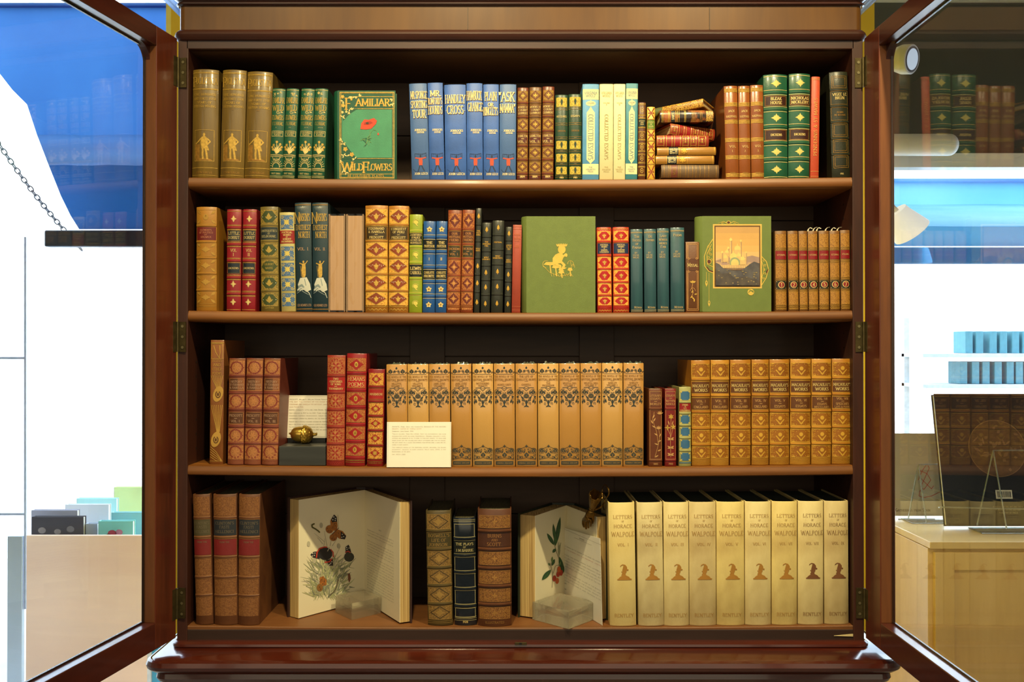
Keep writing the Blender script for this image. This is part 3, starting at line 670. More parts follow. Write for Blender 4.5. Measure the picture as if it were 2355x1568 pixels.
def wildflowers(D, n=1):
    H, hw = D.H, D.hw; r = random.Random(n); g = GOLDP
    hl(D, [H * .02], 1, g)
    m_scrolls(D, H * .03, H * .1, hw, g, r, 4, .8)
    D.text('FAMILIAR', 0, H * .135, H * .06, GOLD, D.W * .92, .08, wt=.17); D.text('WILD', 0, H * .22, H * .058, GOLD, D.W * .86, wt=.17)
    D.spiral(0, H * .265, 4.5, 1.2, .9, g); D.petal(6, H * .26, 20, 6, 3, g)
    D.text('FLOWERS', 0, H * .325, H * .05, GOLD, D.W * .9, .08, wt=.17); D.text('F.E.HULME', 0, H * .392, H * .035, GOLD, D.W * .8)
    for k in range(n): D.ell(-3 + 3 * k, H * .435, .7, .7, g, n=6)
    D.frame(-hw * .85, H * .475, hw * .85, H * .532, .8, g); D.text('COLOURED', 0, H * .492, H * .018, g, D.W * .7); D.text('PLATES', 0, H * .515, H * .018, g, D.W * .5)
    for k, (an, L) in enumerate(((-90, .13), (-72, .11), (-108, .1), (-58, .09), (-122, .085), (-50, .06), (-130, .06))):
        a = radians(an); b0 = H * .725; D.line([(k % 3 - 1, b0), (cos(a) * H * L * .5, b0 + sin(a) * H * L * .6), (cos(a) * H * L * 1.1, b0 + sin(a) * H * L)], 1.2, g)
        for q in range(5): D.petal(cos(a) * H * L * 1.1, b0 + sin(a) * H * L, 72 * q, 3.6, 2.4, GOLD)
        D.petal(0, b0, an + 9, H * L * .8, 3, g)
    hl(D, [H * .735, H * .745, H * .757], .8, g)
    D.ring(0, H * .757, hw * .6, H * .04, .9, g, a0=0, a1=180)
    for an in range(-80, 81, 16): D.line([(sin(radians(an)) * hw * .55, H * .872 - cos(radians(an)) * H * .055), (sin(radians(an)) * hw * .96, H * .872 - cos(radians(an)) * H * .1)], .8, g)
    D.ring(0, H * .875, hw * .55, H * .05, 1, g, a0=180, a1=360)
    hl(D, [H * .885, H * .895, H * .91], .9, g); D.text('FIRST SERIES', 0, H * .945, H * .016, g, D.W * .7); hl(D, [H * .97, H * .985], .8, g)
def jorrocks(D, lines=(), foot='JOHN LEECH', caps=1.0):
    H, hw = D.H, D.hw; y = H * .085
    for s, h, dx in lines:
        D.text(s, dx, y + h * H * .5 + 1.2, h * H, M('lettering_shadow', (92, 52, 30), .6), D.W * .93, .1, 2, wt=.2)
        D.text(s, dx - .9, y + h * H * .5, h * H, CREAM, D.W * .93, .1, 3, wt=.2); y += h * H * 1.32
    D.text('JORROCKS', 3, H * .487, H * .02, CREAM, D.W * .66, wt=.22); D.text('EDITION', 3, H * .512, H * .016, CREAM, D.W * .4, wt=.22)
    R = M('red_coat', (204, 74, 44), .6); B = M('dark_blue_ink', (24, 40, 74), .6)
    c = 1.5; yy = lambda t: H * t
    D.ell(c, yy(.757), 2.4, 3.2, B); D.poly([(c - 4, yy(.775)), (c + 4, yy(.775)), (c + 4.5, yy(.82)), (c + 3.5, yy(.86)), (c, yy(.85)), (c - 3.5, yy(.86)), (c - 4.5, yy(.82))], R)
    D.line([(c - 4, yy(.782)), (c - 12, yy(.775))], 2.6, R); D.line([(c + 4, yy(.782)), (c + 12, yy(.773))], 2.6, R)
    D.line([(c - 2, yy(.855)), (c - 4.5, yy(.89)), (c - 6.5, yy(.915))], 2.3, B); D.line([(c + 2, yy(.855)), (c + 5, yy(.885)), (c + 8, yy(.91))], 2.3, B)
    D.line([(c - 13, yy(.77)), (c - 13, yy(.73)), (c - 6, yy(.735)), (c + 4, yy(.738)), (c + 13, yy(.725)), (c + 13, yy(.77))], .7, B)
    for k in (-13, -9, -5, 6, 10, 13): D.line([(c + k, yy(.73)), (c + k * .9, yy(.77))], .5, B)
    D.line([(-hw * .8, yy(.89)), (-hw * .5, yy(.92)), (hw * .6, yy(.925))], .6, B)
    D.text(foot, 2, yy(.94), H * .022, CREAM, D.W * .75, wt=.2)
def grammont(D, vol='VOL. I.', year='1809'):
    H, hw = D.H, D.hw; bt = (.17, .325, .48, .635, .785, .935); e = [0.015] + list(bt)
    for i, t in enumerate(bt): hl(D, [H * t - 3.3, H * t + 3.3], 1.1, GOLDD)
    for i in (0, 2, 4, 5):
        y0, y1 = H * e[i] + 5, H * e[i + 1] - 5; yc = (y0 + y1) / 2
        D.rect(-hw * .9, y0, hw * .9, y1, M('olive_gilt_ground', (150, 112, 44), .45, .2), 1); D.poly([(-hw * .85, yc), (0, y0 + .5), (hw * .85, yc), (0, y1 - .5)], M('russet_leather', (92, 32, 18), .4), 2)
        D.line([(-hw * .62, yc), (0, y0 + 4.5), (hw * .62, yc), (0, y1 - 4.5), (-hw * .62, yc)], .8, GOLDD, 3)
        m_fleurdelis(D, yc, hw * .36, (y1 - y0) * .27, GOLD)
        for sx in (-1, 1):
            for sy in (-1, 1): D.spiral(sx * hw * .68, yc + sy * (y1 - y0) * .36, 2.2, 1, .8, GOLD, lay=3)
    title(D, H * .17 + 5, H * .325 - 5, ('MEMOIRS OF', 'COUNT', 'GRAMMONT'), GOLDP, M('maroon_label', (86, 34, 22), .4), 5, frame=GOLDD)
    title(D, H * .48 + 5, H * .635 - 5, ('HAMILTON', '-', vol), GOLDP, M('maroon_label', (86, 34, 22), .4), 6, k=1, frame=GOLDD)
    D.rect(-hw * .9, H * .945, hw * .9, H * .99, M('maroon_label', (86, 34, 22), .4), 1); D.text(year, 0, H * .966, H * .02, GOLDP, wt=.2)
def emerson(D, t1='ESSAYS'):
    H, hw = D.H, D.hw; b = (0.0, .165, .345, .508, .66, .81, .955)
    Y = M('yellow_gilt', (222, 192, 76), .42, .2)
    for t in b[1:]: hl(D, [H * t - 2, H * t + 2.4], .7, GOLDD); D.text('~~~', 0, H * t, 4, GOLDP, wt=.3)
    for i in (0, 3, 4, 5):
        y0, y1 = H * b[i] + 7, H * b[i + 1] - 4; yc = (y0 + y1) / 2; a = hw * .86
        D.rect(-a, y0, a, y1, M('yellow_tooled_ground', (170, 146, 50), .45, .1), 1)
        for sx in (-1, 1):
            for sy in (-1, 1): D.ring(sx * a * .62, yc + sy * (y1 - y0) * .3, a * .28, (y1 - y0) * .17, 1.5, Y, 2, n=8); D.ell(sx * a * .62, yc + sy * (y1 - y0) * .3, 1.1, 1.1, Y, n=6); D.petal(0, yc, 50 * sx + (0 if sy > 0 else 180), a * .5, 2.2, Y)
            D.ell(sx * a * .72, yc, 1.5, 2, Y, n=6)
        D.petal(0, yc - 8, 90, 16, 6, M('deep_green_leather', (22, 50, 34), .4), 3)
    title(D, H * .19, H * .325, (t1,), GOLDP, None, 4.6, wfac=.8); title(D, H * .365, H * .49, ('EMERSON',), GOLDD, None, 4, wfac=.6)
    D.text('1903', 0, H * .975, 3.4, GOLDP, wt=.2)
def woolf(D, base, block=None, vol='I'):
    H, hw = D.H, D.hw; pale = M('jacket_cream', (226, 214, 160), .55); g = M('jacket_letter', (178, 160, 104), .6) if not block else M('jacket_letter_blue', (110, 140, 150), .6)
    if block:
        D.rect(-hw * .99, H * .055, hw * .99, H * .165, pale, 1, 'jacket_panel'); D.rect(-hw * .99, H * .835, hw * .99, H * .945, pale, 1, 'jacket_panel')
        D.ell(0, H * .205, hw * .62, H * .028, pale, 1, 'jacket_panel', 14); D.poly([(0, H * .165), (2, H * .18), (0, H * .2), (-2, H * .18)], pale, 1, 'jacket_panel')
        D.poly([(-hw * .5, H * .3), (-hw * .22, H * .27), (0, H * .235), (hw * .22, H * .27), (hw * .5, H * .3), (hw * .5, H * .79), (hw * .22, H * .815), (0, H * .835), (-hw * .22, H * .815), (-hw * .5, H * .79)], pale, 1, 'jacket_panel')
    D.text('VIRGINIA', 0, H * .095, H * .024, g, D.W * .76); D.text('WOOLF', 0, H * .125, H * .024, g, D.W * .6)
    D.text('VOLUME', 0, H * .2, H * .013, g, D.W * .5); D.text(vol, 0, H * .218, H * .013, g)
    D.text('COLLECTED ESSAYS', 0, H * .555, hw * .62 if block else hw * .52, g, None, .16, rot=90, wt=.13, wide=(H * .47 / text_width('COLLECTED ESSAYS')) / (hw * (.62 if block else .52)))
    for t, s in ((.87, 'THE'), (.893, 'HOGARTH'), (.915, 'PRESS')): D.text(s, 0, H * t, H * .015, g, D.W * .6)
def small_brown(D):
    H, hw = D.H, D.hw
    b = (.02, .165, .2, .32, .38, .48, .53, .63, .67, .78, .83, .94)
    for t in b: hl(D, [H * t, H * t + 2], .9, GOLD)
    for y0, y1 in ((.045, .155), (.39, .47), (.54, .62), (.68, .77), (.84, .93)): yc = H * (y0 + y1) / 2; D.ring(0, yc, hw * .4, H * .03, 1, GOLD); D.ell(0, yc, 1, 2, GOLD); D.frame(-hw * .8, H * y0, hw * .8, H * y1, .6, GOLDD)
    title(D, H * .215, H * .315, ('ESSAYS', '-', 'ELIA'), GOLDP, M('dark_green_label', (24, 42, 34), .4), 3)
def small_tree(D):
    H, hw = D.H, D.hw; R = M('crimson_line', (140, 40, 24), .4)
    b = (.0, .175, .31, .47, .63, .79, 1)
    for i in (0, 2, 3, 4, 5):
        y0, y1 = H * b[i] + 3, H * b[i + 1] - 3; D.line([(-hw * .85, y0), (hw * .85, y1)], 2, R); D.line([(-hw * .85, y1), (hw * .85, y0)], 2, R)
        for sx in (-1, 1): D.petal(sx * hw * .8, (y0 + y1) / 2, 180 if sx > 0 else 0, hw * .6, 3.5, R)
    hl(D, [H * t for t in b[1:-1]], 2, GOLDD); title(D, H * .185, H * .3, ('ESSAYS', 'OF', 'ELIA'), GOLDP, M('bright_green_label', (84, 120, 32), .45), 4)
def sheppard(D, vol='1.'):
    H, hw = D.H, D.hw
    for t in (.05, .2, .385, .58, .765, .955):
        D.rect(-hw * .96, H * t - 3.8, hw * .96, H * t + 3.8, GOLDD, 1); hl(D, [H * t - 3.6, H * t, H * t + 3.6], 1.2, GOLD)
    D.rect(-hw * .95, H * .22, hw * .95, H * .365, M('tan_label', (128, 64, 22), .45), 1, 'title_label'); D.text('JACK', 0, H * .272, H * .022, GOLDP, wt=.14); D.text('SHEPPARD', 0, H * .33, H * .02, GOLDP, D.W * .8, wt=.14)
    D.text('VOL', 1, H * .65, H * .024, GOLDP, D.W * .6, .3, wt=.13); D.text(vol, 1, H * .7, H * .02, GOLDP, wt=.13)
    D.text('1839', 0, H * .935, H * .02, GOLDD, D.W * .6)
def dickens_green(D, lines):
    H, hw = D.H, D.hw; lb = M('dark_brown_label', (58, 30, 24), .35)
    for t in (.175, .335, .505, .66, .82): hl(D, [H * t - 5.5, H * t + 5.5], 1, GOLDP); hl(D, [H * t - 2, H * t + 1.5], .6, GOLDD)
    hl(D, [H * .02, H * .985], 1.1, GOLDP)
    for t in (.09, .42, .745, .915): m_star(D, H * t, hw * .46, H * .042, M('sunburst_gilt', (214, 200, 110), .42, .2))
    title(D, H * .205, H * .305, lines, GOLDP, lb, 6.5, frame=GOLDD, bold=.2); title(D, H * .53, H * .635, ('DICKENS',), GOLDP, lb, 5, k=1, frame=GOLDD, bold=.2, wfac=.55)
def pendennis(D):
    H, hw = D.H, D.hw; g = M('faint_gilt', (226, 160, 84), .45); hl(D, [H * .02, H * .03, H * .935, H * .985], .8, g)
    D.text('PENDENNIS & ST MAWES.', 0, H * .49, hw * .8, g, None, .12, rot=-90, wt=.14, wide=(H * .58 / text_width('PENDENNIS & ST MAWES.', .12)) / (hw * .8))
def viger(D):
    H, hw = D.H, D.hw; b = (.03, .17, .325, .475, .63, .78, .925)
    for i in range(6):
        y0, y1 = H * b[i] + 3, H * b[i + 1] - 4; 
        if i not in (1, 2):
            D.frame(-hw * .8, y0, hw * .8, y1, .8, GOLDD); D.frame(-hw * .66, y0 + 4, hw * .62, y1 - 4, .7, GOLDD)
        else: D.frame(-hw * .9, y0, hw * .9, y1, .6, GOLDD)
    D.text('VIGEE LE', 0, H * .215, H * .025, GOLDP, D.W * .75); D.text('BRUN', 0, H * .25, H * .025, GOLDP, D.W * .5)
    D.text('PIERRE', 0, H * .385, H * .014, GOLDD, D.W * .45); D.text('DE NOLHAC', 0, H * .41, H * .014, GOLDD, D.W * .65); D.text('1911', 0, H * .965, H * .015, GOLDP)
def politics(D):
    H, hw = D.H, D.hw; r = random.Random(3); g = M('dim_gilt', (196, 150, 62), .45, .2)
    for i, (a, b) in enumerate(((.03, .165), (.345, .475), (.5, .63), (.655, .79), (.81, .93))):
        y0, y1 = H * a, H * b; yc = (y0 + y1) / 2; D.frame(-hw * .93, y0, hw * .93, y1, .6, g)
        if i: m_star(D, yc, hw * .5, (y1 - y0) * .27, g)
        else: D.ell(0, yc, 6, 7, g); D.petal(0, yc, -90, 5, 4, GOLDD, 3)
        m_corners(D, y0 + 1, y1 - 1, hw * .95, g, .7)
    title(D, H * .195, H * .32, ('ELEMENTS', 'OF POLITICS', '-', 'SIDGWICK'), M('rose_gilt', (202, 130, 92), .5), M('maroon_label2', (112, 32, 28), .4), 4.2); hl(D, [H * .17, H * .185, H * .33, H * .955], .8, g)
def dorrit(D, vol='I'):
    H, hw = D.H, D.hw; lb = M('navy_label', (28, 38, 48), .35)
    for t in (.18, .345, .505, .67, .83): hl(D, [H * t - 6, H * t - 4, H * t + 4, H * t + 5.5], .8, GOLD); 
    hl(D, [H * .02, H * .985], .9, GOLD)
    for t in (.095, .735, .91): m_fleuron(D, H * t, 7, 8, GOLDP)
    title(D, H * .2, H * .315, ('LITTLE', 'DORRIT'), GOLDP, lb, 7, frame=GOLDD, wfac=.78); title(D, H * .522, H * .635, ('DICKENS',), GOLDP, lb, 4.5, k=1, frame=GOLDD, wfac=.78)
    title(D, H * .37, H * .48, ('VOL', vol), GOLDP, None, 7, k=2, wfac=.42)
def selborne(D):
    H, hw = D.H, D.hw; g = M('olive_gilt', (186, 156, 70), .45, .2); G2 = M('olive_diamond', (62, 74, 32), .45)
    for t in (.18, .33, .49, .645, .805): hl(D, [H * t - 2.5, H * t + 3], 1.1, g)
    for i, (a, b) in enumerate(((.03, .165), (.35, .475), (.51, .63), (.665, .79), (.825, .95))):
        y0, y1 = H * a, H * b; yc = (y0 + y1) / 2; D.rect(-hw * .94, y0, hw * .94, y1, filigree('olive_tooled', (96, 88, 38), (176, 144, 62)), 1)
        D.poly([(-hw * .9, yc), (-hw * .4, y0 + 3), (hw * .4, y0 + 3), (hw * .9, yc), (hw * .4, y1 - 3), (-hw * .4, y1 - 3)], G2, 2)
        if i != 2: D.petal(0, yc + 8, -90, 17, 10, g, 3); D.petal(0, yc + 6, -140, 11, 4, g, 3); D.petal(0, yc + 6, -40, 11, 4, g, 3); D.ell(-hw * .72, yc, 1, 1, WHITE, 3, n=5); D.ell(hw * .72, yc, 1, 1, WHITE, 3, n=5)
    D.text('GILBERT', 0, H * .55, H * .019, g, D.W * .52); D.text('WHITE', 0, H * .587, H * .019, g, D.W * .42)
    title(D, H * .195, H * .32, ('ANTIQUITIES', 'OF', 'SELBORNE.'), M('silver_gilt', (190, 176, 120), .45), M('slate_label', (38, 50, 52), .4), 5.2)
    D.text('LEATHER', 0, H * .965, 3.5, g, D.W * .5)
def browning(D):
    H, hw = D.H, D.hw; r = random.Random(5); bl = filigree('blue_tooled', (66, 104, 150), (176, 168, 112), 330, .63); g = M('straw_gilt', (220, 196, 100), .45, .1)
    for a, b in ((.03, .17), (.345, .485), (.51, .64), (.665, .79), (.815, .945)):
        y0, y1 = H * a, H * b; yc = (y0 + y1) / 2; D.rect(-hw * .86, y0, hw * .86, y1, bl, 1)
        for an in range(0, 360, 45): D.petal(0, yc, an, 10 if an % 90 else 7, 3.6, g)
        for sx in (-1, 1):
            for sy in (-1, 1): D.spiral(sx * hw * .6, yc + sy * (y1 - y0) * .32, 4, 1.3, 1.1, g, dirn=sx); D.ell(sx * hw * .85, yc + sy * 5, 1.2, 1.2, g, n=5)
    title(D, H * .185, H * .315, ('POETICAL', 'WORKS', 'OF', 'ROBERT', 'BROWNING'), GOLDP, M('scarlet_label', (150, 30, 30), .4), 4.2, inset=1.0, bold=.2)
def nansen(D, vol='VOL. I.'):
    H, hw = D.H, D.hw; si = M('silver_ink', (170, 176, 172), .45, .2); hl(D, [H * .02, H * .975], 1.6, GOLDD)
    D.ell(0, H * .04, 1.5, 1.5, CREAM)
    for an in range(-20, 201, 14): D.line([(0, H * .04), (cos(radians(an)) * hw * .8, H * .04 + sin(radians(an)) * (9 if an % 28 else 14))], .6, si, taper=.7)
    D.text('N', -hw * .72, H * .14, H * .1, GOLD, wt=.1, wide=.7); D.text("ANSEN'S", hw * .14, H * .135, H * .065, GOLD, D.W * .72, .06, wt=.17)
    D.text('FARTHEST', 0, H * .228, H * .046, GOLD, D.W * .92, .08, wt=.17); D.text('NORTH', 2, H * .295, H * .055, GOLD, D.W * .7, .08, wt=.17)
    D.text(vol, 0, H * .425, H * .026, M('bronze_letter', (190, 150, 110), .45), D.W * .72)
    D.poly([(-3, H * .56), (4, H * .555), (5, H * .6), (5, H * .66), (3, H * .685), (-3, H * .685), (-5, H * .62)], GOLD); D.ell(0, H * .543, 2.2, 3, GOLD); D.line([(3, H * .57), (9, H * .535)], 1.6, GOLD); D.line([(-3, H * .565), (-9, H * .555)], 2.6, GOLD); D.line([(-7, H * .58), (-5, H * .68)], .7, GOLD)
    W = M('snow_ink', (206, 206, 192), .6); Wd = M('snow_ink_shade', (134, 148, 148), .6)
    D.poly([(-8, H * .69), (7, H * .685), (14, H * .745), (16, H * .8), (6, H * .82), (0, H * .8), (-10, H * .81), (-14, H * .75)], W, 1); D.poly([(-12, H * .76), (-4, H * .745), (2, H * .775), (-6, H * .79), (-16, H * .815)], Wd, 2)
    D.line([(-hw * .8, H * .8), (-6, H * .775), (4, H * .8), (12, H * .83), (hw * .85, H * .87)], 3, W, 2, taper=.7); D.line([(-4, H * .81), (6, H * .835), (hw * .8, H * .85)], 2, Wd, 2, taper=.7); D.line([(2, H * .7), (5, H * .76)], 1.6, Wd, 2); D.line([(-hw * .9, H * .83), (-hw * .2, H * .8)], 1.2, Wd, 2)
    D.text('GEO.NEWNES.LTD', 0, H * .94, H * .02, M('bronze_letter', (190, 150, 110), .45), D.W * .86)
def prescott_tan(D, lines):
    H, hw = D.H, D.hw; lth = M('chestnut_diamond', (138, 58, 18), .4)
    gr = filigree('gold_tooled_tan', (178, 112, 34), (226, 172, 72), 300, .42)
    for t in (.18, .335, .49, .645, .8): hl(D, [H * t - 3, H * t + 3], 1.4, GOLD)
    for i, (a, b) in enumerate(((.035, .168), (.348, .478), (.503, .633), (.658, .788), (.813, .932))):
        y0, y1 = H * a, H * b; D.rect(-hw * .95, y0, hw * .95, y1, gr, 1); m_diamond(D, (y0 + y1) / 2, hw * .9, (y1 - y0) * .5, lth, GOLD)
        for sx in (-1, 1):
            for sy in (-1, 1): D.petal(sx * hw * .9, (y0 + y1) / 2 + sy * (y1 - y0) * .45, 90 - sx * sy * 0 + (135 if sx > 0 else 45) - 90 + (0 if sy < 0 else -0), 6, 3, GOLD)
    title(D, H * .197, H * .32, lines, GOLDP, M('dark_olive_label', (60, 46, 22), .4), 5.6, frame=GOLDD, bold=.17)
    hl(D, [H * .945], 1, GOLD); D.line([(-hw * .9 + k * hw * .18, H * (.965 if k % 2 else .98)) for k in range(11)], 1.1, GOLD)
def alice(D):
    H, hw = D.H, D.hw; g = M('lime_gilt', (226, 206, 92), .4, .1); lb = M('black_label', (24, 28, 24), .35)
    for t in (.175, .335, .495, .655, .81): hl(D, [H * t - 3.6, H * t - 1, H * t + 3.2], .9, g)
    for t in (.08, .41, .735, .905): D.ell(0, H * t, 5.5, 4.5, g, 2, rot=.3); D.ring(0, H * t, 7, 6, 1, g, a0=150, a1=330); D.petal(-1, H * t + 4, 40, 8, 3, g)
    title(D, H * .19, H * .31, ('AVENTURES', "D'ALICE", 'AU PAYS DES', 'MERVEILLES'), GOLDP, lb, 5.4, bold=.2, inset=.97); title(D, H * .51, H * .635, ('LEWIS', 'CARROLL'), GOLDP, lb, 7, k=1, bold=.2, inset=.97)
def professor(D, vol='I'):
    H, hw = D.H, D.hw; lb = M('black_label', (24, 28, 24), .35); g = GOLDP
    for t in (.175, .335, .505, .66, .82): hl(D, [H * t - 5, H * t + 5], .8, g); D.line([(-hw * .9, H * t), (hw * .9, H * t)], 1.2, M('silver_ink', (170, 176, 172), .45, .2))
    for t in (.09, .745, .915):
        for k in range(5): D.petal(0, H * t, -90 + 72 * k, 7, 5.5, g)
        D.ell(0, H * t, 2.2, 2.2, GOLDD, 3)
    title(D, H * .2, H * .31, ('THE', 'PROFESSOR'), g, lb, 5.6, bold=.2, inset=.97); title(D, H * .53, H * .635, ('CHARLOTTE', 'BRONTE'), g, lb, 5.6, k=1, bold=.2, inset=.97)
    D.text(vol, 0, H * .415, H * .026, g, wt=.2)
def mutual(D, vol='VOL. I.'):
    H, hw = D.H, D.hw; gr = filigree('russet_tooled', (130, 62, 28), (188, 122, 60), 380, .5); g = M('copper_gilt', (206, 142, 72), .42, .2); dk = M('oxblood_diamond', (104, 36, 22), .4)
    for t in (.19, .335, .475, .64, .79, .945): hl(D, [H * t - 2, H * t + 2.5], 1, g)
    for a, b in ((.035, .175), (.49, .625), (.655, .775), (.805, .925)):
        y0, y1 = H * a, H * b; yc = (y0 + y1) / 2; D.rect(-hw * .9, y0, hw * .9, y1, gr, 1); D.poly([(-hw * .8, yc), (0, y0 + 1), (hw * .8, yc), (0, y1 - 1)], dk, 2)
        for k in range(8): D.petal(0, yc, 45 * k, hw * .55 if k % 2 == 0 else hw * .34, 2.4, g, 3)
    title(D, H * .2, H * .325, ('OUR', 'MUTUAL', 'FRIEND.'), g, M('umber_label', (72, 32, 22), .4), 5.2, frame=GOLDD, inset=.9); title(D, H * .345, H * .465, ('DICKENS', '-', vol), g, M('moss_label', (44, 44, 24), .4), 5, k=1, frame=GOLDD, inset=.9)
    D.rect(-hw * .8, H * .955, hw * .8, H * .975, gr, 1)
def black_leather(D, t1=(), t2=('WOLF', 'MANKOWITZ'), b=(.155, .315, .475, .635, .8)):
    H, hw = D.H, D.hw; g = M('bright_gilt', (232, 178, 62), .4, .2)
    e = [0] + list(b) + [1]
    for i in (0, 3, 4, 5): m_bunch(D, H * (e[i] + e[i + 1]) / 2, 3.8, 6, g)
    title(D, H * e[1] + 4, H * e[2] - 3, t1, g, None, 3.2, wfac=.85); title(D, H * e[2] + 4, H * e[3] - 3, t2, g, None, 3.2, wfac=.85)
def red_slim(D):
    H, hw = D.H, D.hw; g = M('rubbed_gilt', (206, 110, 66), .5); hl(D, [H * .02, H * .05, H * .93, H * .97], .6, g)
    title(D, H * .09, H * .2, ('SONGS', 'OF', 'SEVEN', 'SEAS'), g, None, 4.2); title(D, H * .22, H * .27, ('LEWIS', 'MORRIS'), g, None, 4)
def hexred(D, lines):
    H, hw = D.H, D.hw; gr = filigree('gold_tooled_scarlet', (206, 84, 34), (236, 178, 74), 320, .45); R = M('scarlet_panel', (176, 24, 22), .4)
    for t in (.17, .335, .49, .645, .8): hl(D, [H * t - 2, H * t + 2.4], 1, GOLD)
    for a, b in ((.045, .155), (.35, .475), (.505, .63), (.66, .785), (.815, .915)):
        y0, y1 = H * a, H * b; yc = (y0 + y1) / 2; D.rect(-hw * .92, y0, hw * .92, y1, gr, 1)
        D.poly([(-hw * .8, yc), (-hw * .35, y0 + 2), (hw * .35, y0 + 2), (hw * .8, yc), (hw * .35, y1 - 2), (-hw * .35, y1 - 2)], R, 2)
        for k in range(4): D.petal(0, yc + 1, (-90, -150, -30, 90)[k], 5.5, 4.2, GOLD, 3)
    title(D, H * .19, H * .31, lines, GOLDP, M('royal_blue_label', (34, 50, 84), .4), 4.6, bold=.2, inset=.93); hl(D, [H * .94], 2, R); D.line([(-hw * .9 + k * hw * .18, H * (.97 if k % 2 else .985)) for k in range(11)], 1, GOLD); D.line([(-hw * .9 + k * hw * .18, H * (.03 if k % 2 else .015)) for k in range(11)], 1, GOLD)
def wilde(D, lines):
    H, hw = D.H, D.hw; g = M('rubbed_pale_gilt', (196, 170, 116), .5); hl(D, [H * .035, H * .045, H * .97, H * .985], .8, g)
    y = H * .09
    for s in lines: D.text(s, 0, y, H * .03, g, D.W * .72, wt=.14); y += H * .043
    for i, s in enumerate(('BY', 'OSCAR', 'WILDE')): D.text(s, -2, H * (.285 + .028 * i), H * .02, g, D.W * .5, wt=.14)
    D.text('Methuen', 2, H * .94, H * .026, g, D.W * .62)
def missal(D):
    H, hw = D.H, D.hw; g = M('warm_gilt', (216, 160, 92), .42, .2)
    D.frame(-hw * .84, H * .02, hw * .84, H * .975, 1, g); D.frame(-hw * .68, H * .04, hw * .68, H * .955, .8, g)
    D.rect(-hw * .9, H * .24, hw * .9, H * .41, M('brown_calf_dark', (92, 52, 28), .45), 2)
    for sy, yy in ((1, .235), (-1, .42)):
        for sx in (-1, 1): D.spiral(sx * hw * .58, H * yy, 3, 1, .9, g, lay=3)
    D.text('Missal', 0, H * .33, H * .05, GOLDP, D.W * .76, lay=4)
    D.line([(0, H * .58), (-2, H * .66), (1, H * .72), (-3, H * .78)], 1, g, 3); D.petal(0, H * .585, -150, 8, 5, GOLD, 3); D.petal(0, H * .585, -30, 8, 5, GOLD, 3); D.petal(0, H * .585, -90, 6, 6, GOLD, 3)
    D.ring(0, H * .7, 5.5, 7, .8, g, 3, a0=180, a1=360)
    for k, (x, t) in enumerate(((-3, .73), (3, .75), (-2, .79), (3, .81), (0, .77))): D.petal(x, H * t, -60 + 50 * k, 8, 3.5, GOLD, 3)
def sterne(D, n='1'):
    H, hw = D.H, D.hw; gr = filigree('sterne_tooled', (118, 72, 26), (178, 128, 50), 560, .47, .5); g = M('antique_gilt', (194, 146, 56), .45, .2)
    for a, b in ((.04, .21), (.4, .585), (.755, .92)): D.rect(-hw * .92, H * a, hw * .92, H * b, gr, 1)
    for t in (.225, .385, .6, .745, .94): D.line([(-hw * .9 + k * hw * .15, H * t + (1 if k % 2 else -1)) for k in range(13)], 1, g); hl(D, [H * t + 3, H * t - 3], .8, g)
    D.rect(-hw * .95, H * .25, hw * .95, H * .355, M('red_morocco_label', (136, 26, 30), .4), 1, 'title_label#0'); D.text('STERNE', 0, H * .3, H * .019, GOLDP, D.W * .72, .3, wt=.14)
    D.rect(-hw * .95, H * .61, hw * .95, H * .735, M('black_morocco_label', (42, 38, 28), .4), 1, 'number_label#1'); D.ell(hw * .02, H * .672, 7.6, 7.6, GOLDP, 2, n=16); D.ell(hw * .02, H * .672, 6.2, 6.2, M('red_morocco_label', (136, 26, 30), .4), 3, n=16)
    D.text(n, hw * .02, H * .672, 8, GOLDP, lay=4, wt=.16)
    for sx in (-1, 1):
        for sy in (-1, 1): D.ell(sx * hw * .8, H * .672 + sy * 7.5, .9, .9, GOLDP, 2, n=5)
    D.line([(-hw * .9 + k * hw * .15, H * (.965 + .012 * (k % 2))) for k in range(13)], 1.2, g)
def peacock_art(D):
    H, hw = D.H, D.hw; g = M('peacock_gilt', (206, 160, 74), .45, .2); hl(D, [H * .02, H * .025, H * .15, H * .29, H * .975], .9, g)
    D.frame(-hw * .82, H * .03, hw * .82, H * .15, .9, g)
    for k in range(2): D.line([(-8 + 14 * k, H * .045), (-3 + 10 * k, H * .1), (6 - k, H * .15)], 2.2, g, taper=.5)
    for t, s in ((.165, 'FESTUS'), (.2, 'AND'), (.235, 'OTHER'), (.27, 'POEMS')): D.text(s, 0, H * t, H * .022, g, D.W * .72, wt=.14)
    for y0, y1, ys in ((.29, .4, .3), (.52, .74, .52)):
        for k in range(7): a = (k - 3) / 3; D.line([(a * hw * .85, H * y0 + 1), (a * hw * .5 + 2, H * (y0 + y1) / 2), (a * hw * .2 + 4, H * y1)], 1.2, g)
    for t, dx in ((.435, 3), (.80, -1)):
        D.ell(dx, H * t, hw * .72, H * .065, g, 2, n=18, rot=.3); D.ring(dx, H * t + 1, hw * .34, H * .026, 2.2, M('peacock_brown', (96, 58, 26), .45), 3, a0=-60, a1=240); D.ell(dx, H * t + 1, 2.4, 4, M('peacock_brown', (96, 58, 26), .45), 3)
    for k in range(5): D.line([(-hw * .9, H * (.86 + .02 * k)), (0, H * (.9 + .018 * k)), (hw * .8, H * (.965 + .003 * k))], 1.4, g, taper=.4)
